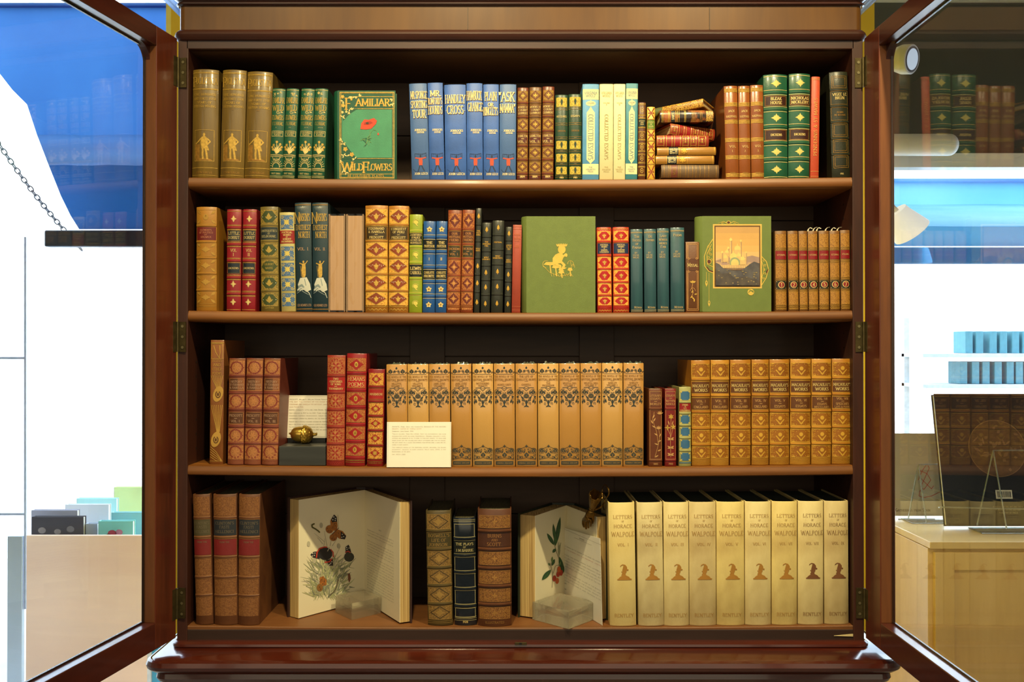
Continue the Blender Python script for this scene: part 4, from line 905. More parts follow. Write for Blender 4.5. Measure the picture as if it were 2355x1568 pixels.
def wreath(D, vol='VOL. I.'):
    H, hw = D.H, D.hw; R = M('rose_red_onlay', (128, 42, 38), .45); g = M('sand_gilt', (198, 132, 76), .45, .15)
    D.rect(-hw * .97, 1.5, hw * .97, H - 1.5, M('spine_tan_leather', (146, 88, 50), .45, var=.2), 1, 'spine_leather')
    for t in (.165, .325, .48, .64, .8): hl(D, [H * t - 4, H * t + 4], 1, R); hl(D, [H * t - 6], .7, g)
    for a, b in ((.02, .155), (.335, .47), (.655, .79), (.81, .945)):
        y0, y1 = H * a, H * b; yc = (y0 + y1) / 2; r1 = min(hw * .72, (y1 - y0) * .42)
        D.rect(-hw * .95, y0, hw * .95, y1, filigree('sand_tooled', (150, 90, 50), (184, 124, 72), 420, .5), 1.4)
        D.ring(0, yc, r1, r1, 2.6, R, 2, n=14)
        for k in range(12): an = 2 * pi * k / 12; D.ell(r1 * cos(an), yc + r1 * sin(an), 2.2, 2.2, R, 2, n=7); D.ell(r1 * cos(an), yc + r1 * sin(an), .8, .8, g, 3, n=5)
        for k in range(6): D.petal(0, yc, 60 * k, r1 * .7, 3.4, g, 3)
        for sx in (-1, 1): D.petal(sx * hw * .62, yc, 0 if sx > 0 else 180, hw * .34, 2.4, R, 2)
    lb = M('walnut_label', (92, 54, 30), .45)
    title(D, H * .185, H * .31, ('HISTORY', 'OF FERDINAND', '& ISABELLA'), M('lilac_gilt', (190, 150, 120), .5), lb, 5, frame=g); title(D, H * .5, H * .625, ('PRESCOTT.', '-', vol), M('lilac_gilt', (190, 150, 120), .5), lb, 5.4, k=1, frame=g)
    hl(D, [H * .955, H * .965, H * .978, H * .988], .7, R)
def two_cent(D):
    H, hw = D.H, D.hw; R = M('cherry_onlay', (160, 34, 26), .42); g = M('sand_gilt', (198, 132, 76), .45, .15)
    for t in (.185, .335, .49, .645, .8): hl(D, [H * t - 3, H * t + 3], 1.2, R)
    for a, b in ((.02, .17), (.348, .478), (.503, .633), (.658, .788), (.813, .945)):
        y0, y1 = H * a, H * b; yc = (y0 + y1) / 2; D.rect(-hw * .95, y0, hw * .95, y1, filigree('sand_tooled_red', (148, 60, 38), (184, 116, 62), 420, .5), 1)
        for k in range(14):
            an = 2 * pi * k / 14; D.ell(hw * .7 * cos(an), yc + (y1 - y0) * .38 * sin(an), 1.9, 1.9, R, 2, n=6)
        for k in range(8): D.petal(0, yc, 45 * k, 10 if k % 2 else 13, 4.4, R if k % 2 else g, 3)
    title(D, H * .195, H * .32, ('TWO', 'CENTURIES', 'OF SONG', '-', 'THORNBURY'), GOLDP, M('cherry_label', (170, 34, 30), .4), 5.6, bold=.18)
    hl(D, [H * .955, H * .985], .8, R); D.line([(-hw * .9 + k * hw * .12, H * (.962 + .016 * (k % 2))) for k in range(16)], 1, R)
def hemans(D):
    H, hw = D.H, D.hw; R = M('cherry_panel', (164, 26, 24), .4)
    for t in (.175, .325, .475, .63, .78, .925): hl(D, [H * t - 3, H * t + 3], 1.2, M('bright_red_line', (190, 30, 36), .35)); hl(D, [H * t - 5, H * t + 5], .8, GOLDD)
    for a, b in ((.04, .155), (.345, .455), (.5, .61), (.65, .76), (.8, .905)):
        y0, y1 = H * a, H * b; yc = (y0 + y1) / 2; D.rect(-hw * .95, y0, hw * .95, y1, filigree('sand_tooled_red2', (146, 62, 34), (190, 124, 62), 420, .5), 1)
        D.poly([(-hw * .75, yc), (-hw * .3, yc - 7), (0, y0 + 2), (hw * .3, yc - 7), (hw * .75, yc), (hw * .3, yc + 7), (0, y1 - 2), (-hw * .3, yc + 7)], R, 2); D.ell(0, yc, 4.4, 6.4, GOLD, 3); D.petal(0, yc + 4, -90, 8, 5, GOLDD, 4)
    title(D, H * .195, H * .305, ('HEMANS', 'POEMS'), GOLDP, M('bright_cherry_label', (184, 26, 34), .4), 9, frame=GOLD, bold=.14)
    hl(D, [H * .95, H * .965], 1.2, GOLDD)
def marmion(D):
    H, hw = D.H, D.hw
    for t in (.18, .33, .48, .63, .785, .935): hl(D, [H * t - 2.6, H * t + 2.8], .9, GOLDD)
    for a, b in ((.04, .165), (.35, .465), (.5, .615), (.65, .77), (.805, .92)):
        y0, y1 = H * a, H * b; yc = (y0 + y1) / 2; D.rect(-hw * .88, y0, hw * .88, y1, filigree('gold_tooled_crimson', (150, 34, 26), (224, 172, 70), 430, .47), 1)
        D.poly([(-hw * .6, yc), (0, y0 + 4), (hw * .6, yc), (0, y1 - 4)], M('cherry_panel', (164, 26, 24), .4), 2)
        for k in range(8): D.petal(0, yc, 45 * k, 6.5, 2.6, GOLD, 3)
    title(D, H * .2, H * .315, ('MARMION',), GOLDP, M('cherry_label', (170, 34, 30), .4), 5.4, frame=GOLDD, wfac=.76); D.text('EDINBURGH 1808', 0, H * .965, 3.5, GOLDD, D.W * .8)
def bronte(D, lines, head=('THE NOVELS OF THE', 'SISTERS BRONTE')):
    H, hw = D.H, D.hw; k = M('jacket_slate_ink', (46, 54, 52), .6); g = M('jacket_brown_ink', (148, 104, 46), .6); kb = M('jacket_faded_ink', (150, 116, 62), .6)
    def leaf(u, y, r, lay=2):
        D.petal(u, y + r, -90, r * 2.1, r * 2.2, k, lay); D.ell(u, y, r * .95, r * .8, k, lay, n=9)
        for q in (-40, 0, 40): D.line([(u, y + r * .8), (u + r * .6 * sin(radians(q)), y - r * .5)], .5, kb, lay + 1)
    def curls(pts):
        for u, y, r, a0, dr in pts: D.spiral(u, y, r, 1.1, .8, k, a0, dr)
    for sx in (-1, 1): leaf(sx * hw * .6, H * .07, 5); curls([(sx * hw * .25, H * .075, 3.4, 1, sx), (sx * hw * .9, H * .085, 2.5, 0, -sx)])
    D.petal(0, H * .05, -90, 6, 5, k); D.line([(-hw * .8, H * .1), (hw * .8, H * .1)], .8, k); D.ring(0, H * .088, hw * .3, 5, .8, k, a0=180, a1=360)
    D.text(head[0], 0, H * .122, H * .017, g, D.W * .93, wt=.2); D.text(head[1], 0, H * .152, H * .018, g, D.W * .93, wt=.2); D.line([(-4, H * .168), (4, H * .168)], .8, g)
    for i, s in enumerate(lines): D.text(s, 0, H * (.188 + .022 * i) + (3 if len(lines) == 1 else 0), H * .016, g, D.W * .66, wt=.2)
    # upper foliage ornament
    D.line([(-hw * .7, H * .232), (-hw * .3, H * .232), (0, H * .262), (hw * .3, H * .232), (hw * .7, H * .232)], 1, k); D.line([(-6, H * .228), (0, H * .242), (6, H * .228), (0, H * .218), (-6, H * .228)], .7, k)
    for sx in (-1, 1):
        leaf(sx * hw * .64, H * .275, 5.2); D.petal(sx * hw * .92, H * .32, 180 if sx > 0 else 0, 6, 5, k); D.petal(sx * hw * .6, H * .38, -70 if sx > 0 else -110, 9, 5, k)
        curls([(sx * hw * .35, H * .335, 4, 2, sx), (sx * hw * .75, H * .345, 3.5, 0, -sx), (sx * hw * .3, H * .385, 3.5, 1, -sx), (sx * hw * .35, H * .27, 3, 0, sx)])
        D.line([(sx * hw * .55, H * .30), (sx * hw * .3, H * .35), (0, H * .375)], .9, k); D.petal(0, H * .405, 30 if sx > 0 else 150, 7, 3, k)
    for sx in (-1, 1):
        leaf(sx * hw * .3, H * .35, 3.2); D.petal(sx * hw * .28, H * .335, -90 + sx * 50, 7, 3.4, k); D.petal(sx * hw * .5, H * .31, 90 + sx * 30, 8, 3, k); D.petal(sx * hw * .3, H * .295, -90 + sx * 20, 7, 3.6, k)
        D.ring(sx * hw * .64, H * .275, hw * .3, H * .03, .7, k, a0=0, a1=300); D.petal(sx * hw * .85, H * .355, 100 if sx > 0 else 80, 9, 3.4, k); D.spiral(sx * hw * .14, H * .36, 3, 1.2, .8, k, 1, sx); D.spiral(sx * hw * .12, H * .285, 2.6, 1.1, .7, k, 2, sx)
        D.petal(sx * hw * .3, H * .865, -90 - sx * 40, 7, 3, k); D.petal(sx * hw * .5, H * .895, 90 - sx * 40, 7, 3, k); D.ring(sx * hw * .64, H * .842, hw * .28, H * .026, .7, k); D.spiral(sx * hw * .15, H * .83, 2.6, 1.1, .7, k, 1, -sx); D.spiral(sx * hw * .16, H * .065, 2.6, 1.1, .7, k, 1, -sx)
    D.ell(0, H * .313, 6.5, 5, k, 2, n=12); D.ring(-2, H * .313, 2, 2.4, .5, kb, 3); D.ring(2.6, H * .313, 2, 2.4, .5, kb, 3); D.petal(0, H * .395, -90, 11, 6, k); D.petal(0, H * .38, 90, 10, 3.5, k)
    # lower ornament
    D.line([(0, H * .785), (0, H * .81)], 1.6, k); D.line([(-3, H * .797), (3, H * .797)], 1.4, k)
    D.line([(-hw * .88, H * .93), (-hw * .88, H * .83), (-hw * .5, H * .82), (0, H * .8), (hw * .5, H * .82), (hw * .88, H * .83), (hw * .88, H * .93)], .8, k)
    for sx in (-1, 1): leaf(sx * hw * .64, H * .842, 4.6); curls([(sx * hw * .35, H * .85, 3.4, 1, sx), (sx * hw * .75, H * .89, 3.4, 0, -sx), (sx * hw * .4, H * .905, 3.6, 2, -sx), (sx * hw * .85, H * .92, 2.6, 2, sx)])
    leaf(0, H * .882, 5.2); D.line([(-hw * .8, H * .925), (0, H * .908), (hw * .8, H * .925)], .8, k)
    D.rect(-hw * .84, H * .944, hw * .84, H * .978, k, 2); D.text('EDINBURGH: JOHN GRANT', 0, H * .961, H * .013, kb, D.W * .74, lay=3, wt=.2)
    hl(D, [H * .985], .7, kb)
def essays_small(D, lines, year, flower=0):
    H, hw = D.H, D.hw; g = M('sand_gilt2', (208, 158, 96), .45, .15)
    D.frame(-hw * .86, H * .035, hw * .86, H * .245, .7, g); D.frame(-hw * .86, H * .27, hw * .86, H * .905, .7, g); hl(D, [H * .25, H * .262, H * .915, H * .925], .8, g)
    title(D, H * .05, H * .235, lines, g, None, 5); D.text(year, 0, H * .965, 4, g, wt=.16)
    r = random.Random(flower)
    if flower == 0:
        D.line([(-2, H * .88), (6, H * .72), (2, H * .55), (-7, H * .4), (-3, H * .3)], .8, g); D.line([(6, H * .72), (10, H * .6), (7, H * .52)], .8, g)
        for x, t, an in ((-2, .88, -30), (4, .8, -20), (6, .72, -160), (5, .68, -20), (0, .5, -150), (-5, .42, -60), (-6, .45, -120), (8, .62, -60), (5, .6, -150), (-7, .38, -60)): D.petal(x, H * t, an, 10, 3.2, g)
        for x, t in ((7, .52), (10, .33)):
            for q in range(5): D.petal(x, H * t, -150 + 30 * q, 9, 2.6, g)
    else:
        D.line([(0, H * .88), (-1, H * .6), (1, H * .4)], .9, g); D.line([(0, H * .62), (6, H * .5)], .8, g); D.line([(0, H * .6), (-7, H * .52)], .8, g)
        for x, t, n in ((1, .36, 6), (6, .49, 5), (-7, .5, 4)):
            for q in range(n): D.petal(x, H * t, 360 / n * q - 90, 7, 3.4, GOLD)
        for t in (.65, .76, .85):
            for sx in (-1, 1): D.petal(0, H * t, -90 + sx * 60, 9, 4, g); D.petal(0, H * t, -90 + sx * 100, 8, 3.4, g)
        for sx in (-1, 1): D.petal(sx * 3, H * .47, -90 + sx * 15, 12, 2.8, g)
def coleridge_blue(D):
    H, hw = D.H, D.hw; b = M('soft_blue_panel', (58, 108, 150), .5); g = M('straw_gilt', (220, 196, 100), .45, .1); dk = M('slate_line', (46, 74, 84), .5)
    for t in (.19, .33, .48, .64, .8): hl(D, [H * t - 1.5, H * t + 2], 1.2, dk); hl(D, [H * t - 4], .8, g)
    for a, b_ in ((.055, .165), (.355, .46), (.51, .615), (.665, .775), (.83, .925)):
        y0, y1 = H * a, H * b_; q = 3.5; x = hw * .74; D.poly([(-x, y0 + q), (-x + q, y0), (x - q, y0), (x, y0 + q), (x, y1 - q), (x - q, y1), (-x + q, y1), (-x, y1 - q)], b, 2)
        m_corners(D, y0 - 2, y1 + 2, hw, g, .7)
    hl(D, [H * .955], 2, b); title(D, H * .205, H * .315, ('POEMS', 'OF', 'S.T.', 'COLERIDGE'), GOLDP, M('scarlet_label', (150, 30, 30), .4), 4.4, inset=.97, bold=.2)
def macaulay(D, vol='VOL. I', sub=('ENGLAND',)):
    H, hw = D.H, D.hw; g = M('honey_gilt', (222, 176, 66), .4, .15); g2 = M('dark_honey_ground', (164, 104, 26), .45, .05, rgb2=(138, 82, 18)); lb = M('cocoa_label', (98, 56, 22), .45)
    for t in (.18, .335, .49, .645, .8): hl(D, [H * t - 4.5, H * t + 4.5], 1.2, g)
    for a, b in ((.035, .165), (.505, .63), (.66, .785), (.815, .925)):
        y0, y1 = H * a, H * b; yc = (y0 + y1) / 2; D.rect(-hw * .93, y0, hw * .93, y1, g2, 1); D.frame(-hw * .93, y0, hw * .93, y1, .8, g)
        D.ell(0, yc - 3, 4.6, 4.8, g); D.line([(-9, yc), (0, yc + 10), (9, yc)], 2.4, g); D.line([(-4, yc + 8), (0, yc + 12), (4, yc + 8)], 1, g)
        for sx in (-1, 1):
            for dx, dy in ((.45, -.3), (.6, .1), (.45, .38), (.72, -.12), (.7, .34), (.3, -.42), (.85, .1)): D.ell(sx * hw * dx, yc + dy * (y1 - y0), .9, .9, g, n=5)
            for sy in (-1, 1): D.petal(sx * hw * .9, yc + sy * (y1 - y0) * .46, 180 if sx > 0 else 0, 9, 2.6, g); D.spiral(sx * hw * .78, yc + sy * (y1 - y0) * .36, 3, 1, .8, g)
            for q in (-3, 0, 3): D.line([(sx * hw * .92, yc + q), (sx * hw * .7, yc + q)], .7, g)
    title(D, H * .205, H * .32, ("MACAULAY'S", 'WORKS'), GOLDP, lb, 7, bold=.17, wfac=.88); title(D, H * .355, H * .475, (vol, '-') + sub, M('dusty_gilt', (206, 158, 92), .45), lb, 5.6, k=1, wfac=.76)
    hl(D, [H * (.935 + .012 * k) for k in range(5)], .7, g)
def clinton(D, lab=True):
    H, hw = D.H, D.hw; gr = filigree('worn_calf_tooled', (112, 68, 32), (140, 92, 48), 300, .5, .55); g = M('worn_gilt', (176, 122, 68), .5)
    for a, b in ((.02, .165), (.495, .625), (.65, .765), (.79, .93)): D.rect(-hw * .93, H * a, hw * .93, H * b, gr, 1)
    for t in (.18, .33, .48, .635, .775): hl(D, [H * t - 3, H * t + 3], .9, g)
    D.rect(-hw * .97, H * .195, hw * .97, H * .315, M('navy_calf_label', (44, 48, 54), .45) if lab else M('worn_olive_label', (84, 76, 50), .5), 1, 'title_label#0'); D.rect(-hw * .97, H * .345, hw * .97, H * .465, M('red_calf_label', (128, 36, 36), .45), 1, 'number_label#1')
    tt = M('dull_letter', (122, 108, 84), .5); 
    for t, s in ((.22, "CLINTON'S"), (.25, 'FASTI'), (.285, 'HELLENICI')): D.text(s, 0, H * t, H * .021, tt, D.W * .84, wt=.13)
    D.text('FROM THE', 0, H * .365, 3.4, tt, D.W * .6)
def boswell(D):
    H, hw = D.H, D.hw; gr = filigree('khaki_tooled', (92, 68, 32), (150, 116, 58), 460, .5, .5); g = M('khaki_gilt', (162, 128, 66), .45, .15)
    for t in (.175, .335, .495, .65, .81): hl(D, [H * t - 4.5, H * t + 4.5], 1.1, g)
    for a, b in ((.03, .16), (.35, .48), (.51, .635), (.665, .795), (.825, .945)):
        y0, y1 = H * a, H * b; yc = (y0 + y1) / 2; D.rect(-hw * .9, y0, hw * .9, y1, gr, 1); D.frame(-hw * .9, y0, hw * .9, y1, .9, g)
        D.line([(-hw * .75, yc), (0, y0 + 2), (hw * .75, yc), (0, y1 - 2), (-hw * .75, yc)], 1.8, M('khaki_leather', (74, 58, 30), .45), 2)
        m_star(D, yc, hw * .4, (y1 - y0) * .3, g)
    title(D, H * .19, H * .32, ("BOSWELL'S", 'LIFE OF', 'JOHNSON.'), g, M('moss_calf_label', (66, 58, 30), .45), 8, bold=.14)
    hl(D, [H * .96, H * .975], .8, g)
def barrie(D):
    H, hw = D.H, D.hw; g = M('silver_gilt', (190, 176, 120), .45)
    for t in (.195, .35, .505, .66, .82, .935): hl(D, [H * t - 4, H * t, H * t + 4], .7, g)
    for a, b in ((.06, .18), (.365, .49), (.52, .645), (.675, .8), (.84, .925)): D.frame(-hw * .9, H * a, hw * .9, H * b, .9, g)
    hl(D, [H * .02, H * .035], .8, g)
    title(D, H * .21, H * .335, ('THE PLAYS', 'OF', 'J.M.BARRIE'), g, M('black_label', (24, 28, 24), .35), 6, bold=.16); D.text('1928', 0, H * .965, 4.5, GOLDP, wt=.2)
def burns(D):
    H, hw = D.H, D.hw; g = M('bronze_gilt', (172, 124, 62), .45, .2); gr = filigree('brown_tooled', (96, 58, 26), (150, 102, 48), 380, .5, .5)
    for t in (.185, .34, .5, .655, .81): hl(D, [H * t - 5, H * t + 5], .9, M('dark_brown_line', (60, 34, 22), .4))
    r = random.Random(8)
    for a, b in ((.055, .16), (.365, .475), (.525, .635), (.68, .79), (.835, .935)):
        y0, y1 = H * a, H * b; yc = (y0 + y1) / 2; D.rect(-hw * .9, y0, hw * .9, y1, gr, 1); D.frame(-hw * .9, y0, hw * .9, y1, .9, g)
        for sx in (-1, 1):
            for k in (.28, .55, .8): D.spiral(sx * hw * k, yc - 5, 4.4, 1.3, 1, g, dirn=sx); D.spiral(sx * hw * k, yc + 6, 4.4, 1.3, 1, g, dirn=-sx)
        for k in range(4): D.petal(0, yc, 90 * k, 7, 4, g)
    title(D, H * .2, H * .325, ('BURNS', 'AND', 'SCOTT.'), M('brown_gilt', (160, 110, 62), .45), M('chocolate_label', (74, 42, 26), .4), 9, bold=.14, wfac=.6); D.text('ILLUSTRATED', 0, H * .965, 5, g, D.W * .66, wt=.12)
def walpole(D, vol='VOL. I', stain=0):
    H, hw = D.H, D.hw; g = M('faded_brown_gilt', (176, 134, 66), .5) if stain < 2 else M('darkened_gilt', (134, 92, 48), .5)
    D.text('LETTERS', 2, H * .115, H * .027, g, D.W * .72, .2, wt=.11); D.text('OF', 2, H * .15, H * .012, g); D.text('HORACE', 2, H * .19, H * .027, g, D.W * .68, .2, wt=.11)
    D.text('WALPOLE', 2, H * .255, H * .036, g, D.W * .86, .2, wt=.11); D.text(vol, 2, H * .34, H * .022, g, D.W * .5, .2, wt=.12)
    D.text('BENTLEY', 2, H * .912, H * .026, g, D.W * .72, .2, wt=.12)
    c = 3; Y = lambda t: H * t; b = M('head_gilt', (178, 126, 50), .5) if stain < 2 else M('head_gilt_dark', (124, 80, 46), .5)
    # turbaned head emblem on a bar
    D.poly([(c - 16, Y(.62)), (c - 12, Y(.614)), (c + 14, Y(.614)), (c + 18, Y(.62)), (c + 17, Y(.627)), (c - 15, Y(.627))], b)
    D.poly([(c - 13, Y(.614)), (c - 9, Y(.6)), (c - 3, Y(.588)), (c + 4, Y(.588)), (c + 11, Y(.6)), (c + 14, Y(.614))], b)
    D.poly([(c - 3, Y(.592)), (c - 4.5, Y(.57)), (c - 3.5, Y(.545)), (c + 5, Y(.54)), (c + 6, Y(.56)), (c + 3.5, Y(.575)), (c + 4, Y(.592))], b)
    D.poly([(c - 5, Y(.553)), (c - 6.5, Y(.56)), (c - 4, Y(.566))], b); D.poly([(c - 4.5, Y(.575)), (c - 6.5, Y(.586)), (c - 2, Y(.594))], b)
    D.poly([(c - 4, Y(.548)), (c - 1, Y(.51)), (c + 3, Y(.503)), (c + 7, Y(.52)), (c + 8, Y(.55)), (c + 2, Y(.55))], b)
    D.line([(c + 2, Y(.506)), (c - 3, Y(.502)), (c - 7, Y(.51)), (c - 8, Y(.516))], 2.2, b, taper=.4); D.ell(c + 9, Y(.545), 1.6, 1.8, b)

# ---------------------------------------------------------------- the books, row by row
B5 = (.175, .335, .495, .65, .81)
OLIVE = M('olive_gold_cloth', (132, 104, 34), .42, var=.3, vs=18, coat=.5, rgb2=(98, 76, 30), stretch=(3, 3, .3))
for n, xs, yt, lab in ((1, (440, 499, 437, 498), 159, 'tall olive-gold cloth volume lettered PUGILISTICA, nearest the left side panel'),
                       (2, (509, 564, 503, 558), 160, 'tall olive-gold PUGILISTICA volume standing between its two companions'),
                       (3, (566, 625, 559, 617.5), 164, 'tall olive-gold PUGILISTICA volume beside the four small green books')):
    book(lab, xs, yt, 1, OLIVE, pugilistica, n=n, bulge=.17, group='boxing history volumes')
FWG = M('bottle_green_cloth', (24, 84, 58), .45, var=.25, vs=30)
for n, xs, lab in ((1, (624.5, 656, 619, 647), 'leftmost of four small green and gold floral volumes, touching the olive-gold book'),
                   (2, (657, 687, 648, 675), 'small green and gold floral cloth volume, second from the left of four'),
                   (3, (691.5, 723, 683.5, 713.5), 'small green and gold floral cloth volume, third from the left of four'),
                   (4, (724, 753, 714.5, 745), 'rightmost of four small green and gold floral cloth volumes, next to the face-out poppy cover')):
    book(lab, xs, 203, 1, FWG, wildflowers, n=n, bulge=.16, group='green wild flower volumes')
def fwf_cover(D):
    H, hw = D.H, D.hw; g = GOLD; gr = M('light_green_panel', (66, 142, 104), .5)
    D.frame(-hw * .91, H * .02, hw * .95, H * .985, 1.6, g); D.frame(-hw * .87, H * .03, hw * .91, H * .975, .7, g)
    D.rect(-hw * .84, H * .215, hw * .88, H * .755, gr, 1)
    D.line([(-hw * .5, H * .068), (hw * .93, H * .068)], 1.2, g); D.line([(-hw * .5, H * .205), (hw * .93, H * .205)], 1.2, g); D.line([(-hw * .5, H * .765), (hw * .93, H * .765)], 1.2, g); D.line([(-hw * .9, H * .94), (hw * .93, H * .94)], 1.2, g)
    D.poly([(-hw * .86, H * .205), (-hw * .3, H * .205), (-hw * .6, H * .27), (-hw * .8, H * .34)], FWG, 2); D.poly([(-hw * .86, H * .77), (-hw * .3, H * .77), (-hw * .5, H * .7), (-hw * .84, H * .55)], FWG, 2)
    D.text('F', -hw * .62, H * .15, 26, g, wt=.16); D.text('AMILIAR', hw * .22, H * .135, 16, g, hw * 1.22, .1, wt=.2)
    D.text('W', -hw * .66, H * .86, 22, g, wt=.18); D.text('ILD', -hw * .3, H * .862, 15, g, None, .08, wt=.2); D.text('F', -hw * .02, H * .865, 24, g, wt=.16); D.text('LOWERS', hw * .46, H * .862, 15, g, hw * .84, .08, wt=.2)
    D.text('40 COLOURED PLATES.', 0, H * .962, 5, g, hw * 1.3, .3, wt=.18)
    r = random.Random(4)
    for (x, y, R) in ((-.82, .07, 5), (-.8, .17, 5), (-.72, .66, 6), (-.5, .72, 6)):
        for q in range(5): D.petal(hw * x, H * y, 72 * q + 10, R, R * .85, GOLD, 3)
    for (x, y) in ((-.55, .065), (-.4, .068), (-.25, .066), (-.8, .12), (-.85, .23), (-.72, .25), (-.6, .24), (-.5, .22), (-.82, .3), (-.85, .56), (-.8, .6), (-.78, .73), (-.66, .74), (-.4, .77), (-.84, .8), (-.8, .9), (-.7, .92), (.9, .1), (.88, .15)):
        for q in range(3): D.petal(hw * x, H * y, r.uniform(0, 360), 7, 3, GOLDP, 3)
    P0 = M('poppy_red', (214, 66, 34), .55); P1 = M('poppy_shade', (166, 40, 24), .55); S = M('stem_green', (104, 150, 92), .6); LD = M('leaf_dark_green', (26, 84, 60), .6)
    c = hw * .05
    D.line([(c + 4, H * .42), (c + 6, H * .5), (c + 2, H * .62)], 1, S, 3); D.line([(c + 4, H * .5), (c + 12, H * .44), (c + 20, H * .45), (c + 24, H * .48)], .8, S, 3); D.ell(c + 24, H * .49, 2, 3, P0, 3)
    for an in range(100, 441, 20): D.petal(c - 2 + r.uniform(-3, 3), H * .56 + r.uniform(-8, 10), an, r.uniform(10, 17), 1.6, LD if an % 40 else S, 3)
    D.poly([(c - 17, H * .435), (c - 15, H * .37), (c - 8, H * .325), (c + 2, H * .33), (c + 14, H * .31), (c + 21, H * .34), (c + 19, H * .375), (c + 8, H * .43), (c - 4, H * .44)], P0, 3)
    D.poly([(c - 8, H * .36), (c + 6, H * .345), (c + 12, H * .365), (c + 2, H * .385), (c - 10, H * .385)], P1, 4); D.ell(c - 1, H * .368, 3.5, 2.4, M('poppy_heart', (60, 52, 38), .6), 5)
faceout('green cloth book facing forward with gilt FAMILIAR WILD FLOWERS and a red poppy', 765, 909, 208.5, 410, 1, FWG, .024, fwf_cover)
JB = M('cornflower_blue_cloth', (62, 104, 186), .5, var=.12, vs=24, rgb2=(52, 88, 158)); JB2 = M('faded_blue_cloth', (68, 102, 158), .5, var=.12, vs=24)
for xs, yt, lines, lab, mt in (
    ((939.5, 981, 947, 987), 191.5, (('MR.SPONGE', .075, 2), ("SPORTING", .072, 2), ('~TOUR~', .08, 2)), "leftmost of the six blue cloth books, ending in the word TOUR", JB2),
    ((982, 1018, 988, 1022), 190, (('MR.', .055, 2), ("ROMFORD'S", .065, 0), ('HOUNDS', .08, 0)), 'blue cloth book with gilt title ending HOUNDS, second of six', JB),
    ((1020.5, 1071, 1024, 1073), 194, ((' ', .02, 0), ('HANDLEY', .085, 1), ('~CROSS~', .085, 1)), 'wider blue cloth book titled HANDLEY CROSS, third of six', JB),
    ((1072, 1109.5, 1074, 1110.5), 191, (('HAWBUCK', .09, 0), ('GRANGE', .085, 2)), 'blue cloth book titled HAWBUCK GRANGE, fourth of six', JB),
    ((1111, 1147, 1111.5, 1148), 193.5, (('~PLAIN~', .085, 0), ('OR', .035, 0), ('RINGLETS', .08, 0)), 'blue cloth book titled PLAIN OR RINGLETS, fifth of six', JB),
    ((1148.5, 1188, 1149, 1186), 193.5, (('"ASK', .095, -2), ('MAMMA"', .085, 0)), 'paler blue cloth book titled ASK MAMMA, beside the small brown gilt volumes', JB2)):
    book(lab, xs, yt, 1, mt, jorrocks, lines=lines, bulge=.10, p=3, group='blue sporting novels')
GRL = M('russet_leather_body', (104, 44, 20), .35, var=.3, vs=60); GRL2 = M('brown_leather_body', (104, 66, 34), .38, var=.3, vs=60)
for xs, yt, v, mt, lab in (((1190, 1216, 1188.5, 1214), 201, 'I.', GRL, 'left one of three small fleur-de-lis gilt brown volumes'), ((1217.5, 1246, 1216, 1244), 200, 'II.', GRL2, 'middle, duller brown one of three small fleur-de-lis gilt volumes'), ((1248, 1275.5, 1246, 1273), 198.5, 'III.', GRL, 'right one of three small fleur-de-lis gilt brown volumes, beside dark green books')):
    book(lab, xs, yt, 1, mt, grammont, bands=(.17, .325, .48, .635, .785, .935), vol='VOL. ' + v, group='small fleur-de-lis volumes', d=.11)
EMG = M('deep_green_leather_body', (30, 62, 42), .38, var=.3, vs=60)
book('small dark green volume with yellow gilt circles lettered MISCELLANIES', (1277.5, 1306.5, 1276.5, 1306.5), 217.5, 1, EMG, emerson, t1='MISCELLANIES', d=.11, group='small green essay volumes')
book('small dark green volume with yellow gilt circles lettered ESSAYS', (1308, 1338.5, 1308, 1338.5), 216, 1, EMG, emerson, t1='ESSAYS', d=.11, group='small green essay volumes')
book('sky-blue and cream jacketed essay book at the left end of its set of four', (1340, 1378.5, 1339.5, 1377), 193, 1, M('sky_blue_jacket', (84, 148, 196), .5), woolf, base=None, block=1, vol='I', bulge=.06, p=4, group='collected essays')
book('plain cream jacketed essay book touching the sky-blue one', (1380, 1411, 1378.5, 1410.5), 193, 1, M('cream_jacket', (212, 200, 152), .55, var=.06, vs=12), woolf, base=None, vol='II', bulge=.06, p=4, group='collected essays')
book('plain cream jacketed essay book touching the teal one', (1412, 1439, 1411, 1438), 193, 1, M('cream_jacket2', (218, 208, 160), .55, var=.06, vs=12), woolf, base=None, vol='III', bulge=.06, p=4, group='collected essays')
book('teal and cream jacketed essay book at the right end of its set of four', (1440.5, 1468, 1438.5, 1466), 191.6, 1, M('teal_jacket', (58, 130, 146), .5), woolf, base=None, block=1, vol='IV', bulge=.06, p=4, group='collected essays')
book('very small brown gilt volume with a dark label, beside the teal jacket', (1469, 1486, 1467.5, 1485), 235, 1, M('small_brown_leather', (86, 44, 22), .4), small_brown, d=.09)
book('very small volume with red and gold crosses and a bright green label', (1489, 1507, 1489, 1507), 245.5, 1, filigree('small_gold_tooled', (190, 140, 40), (214, 174, 66), 300, .45), small_tree, d=.09)

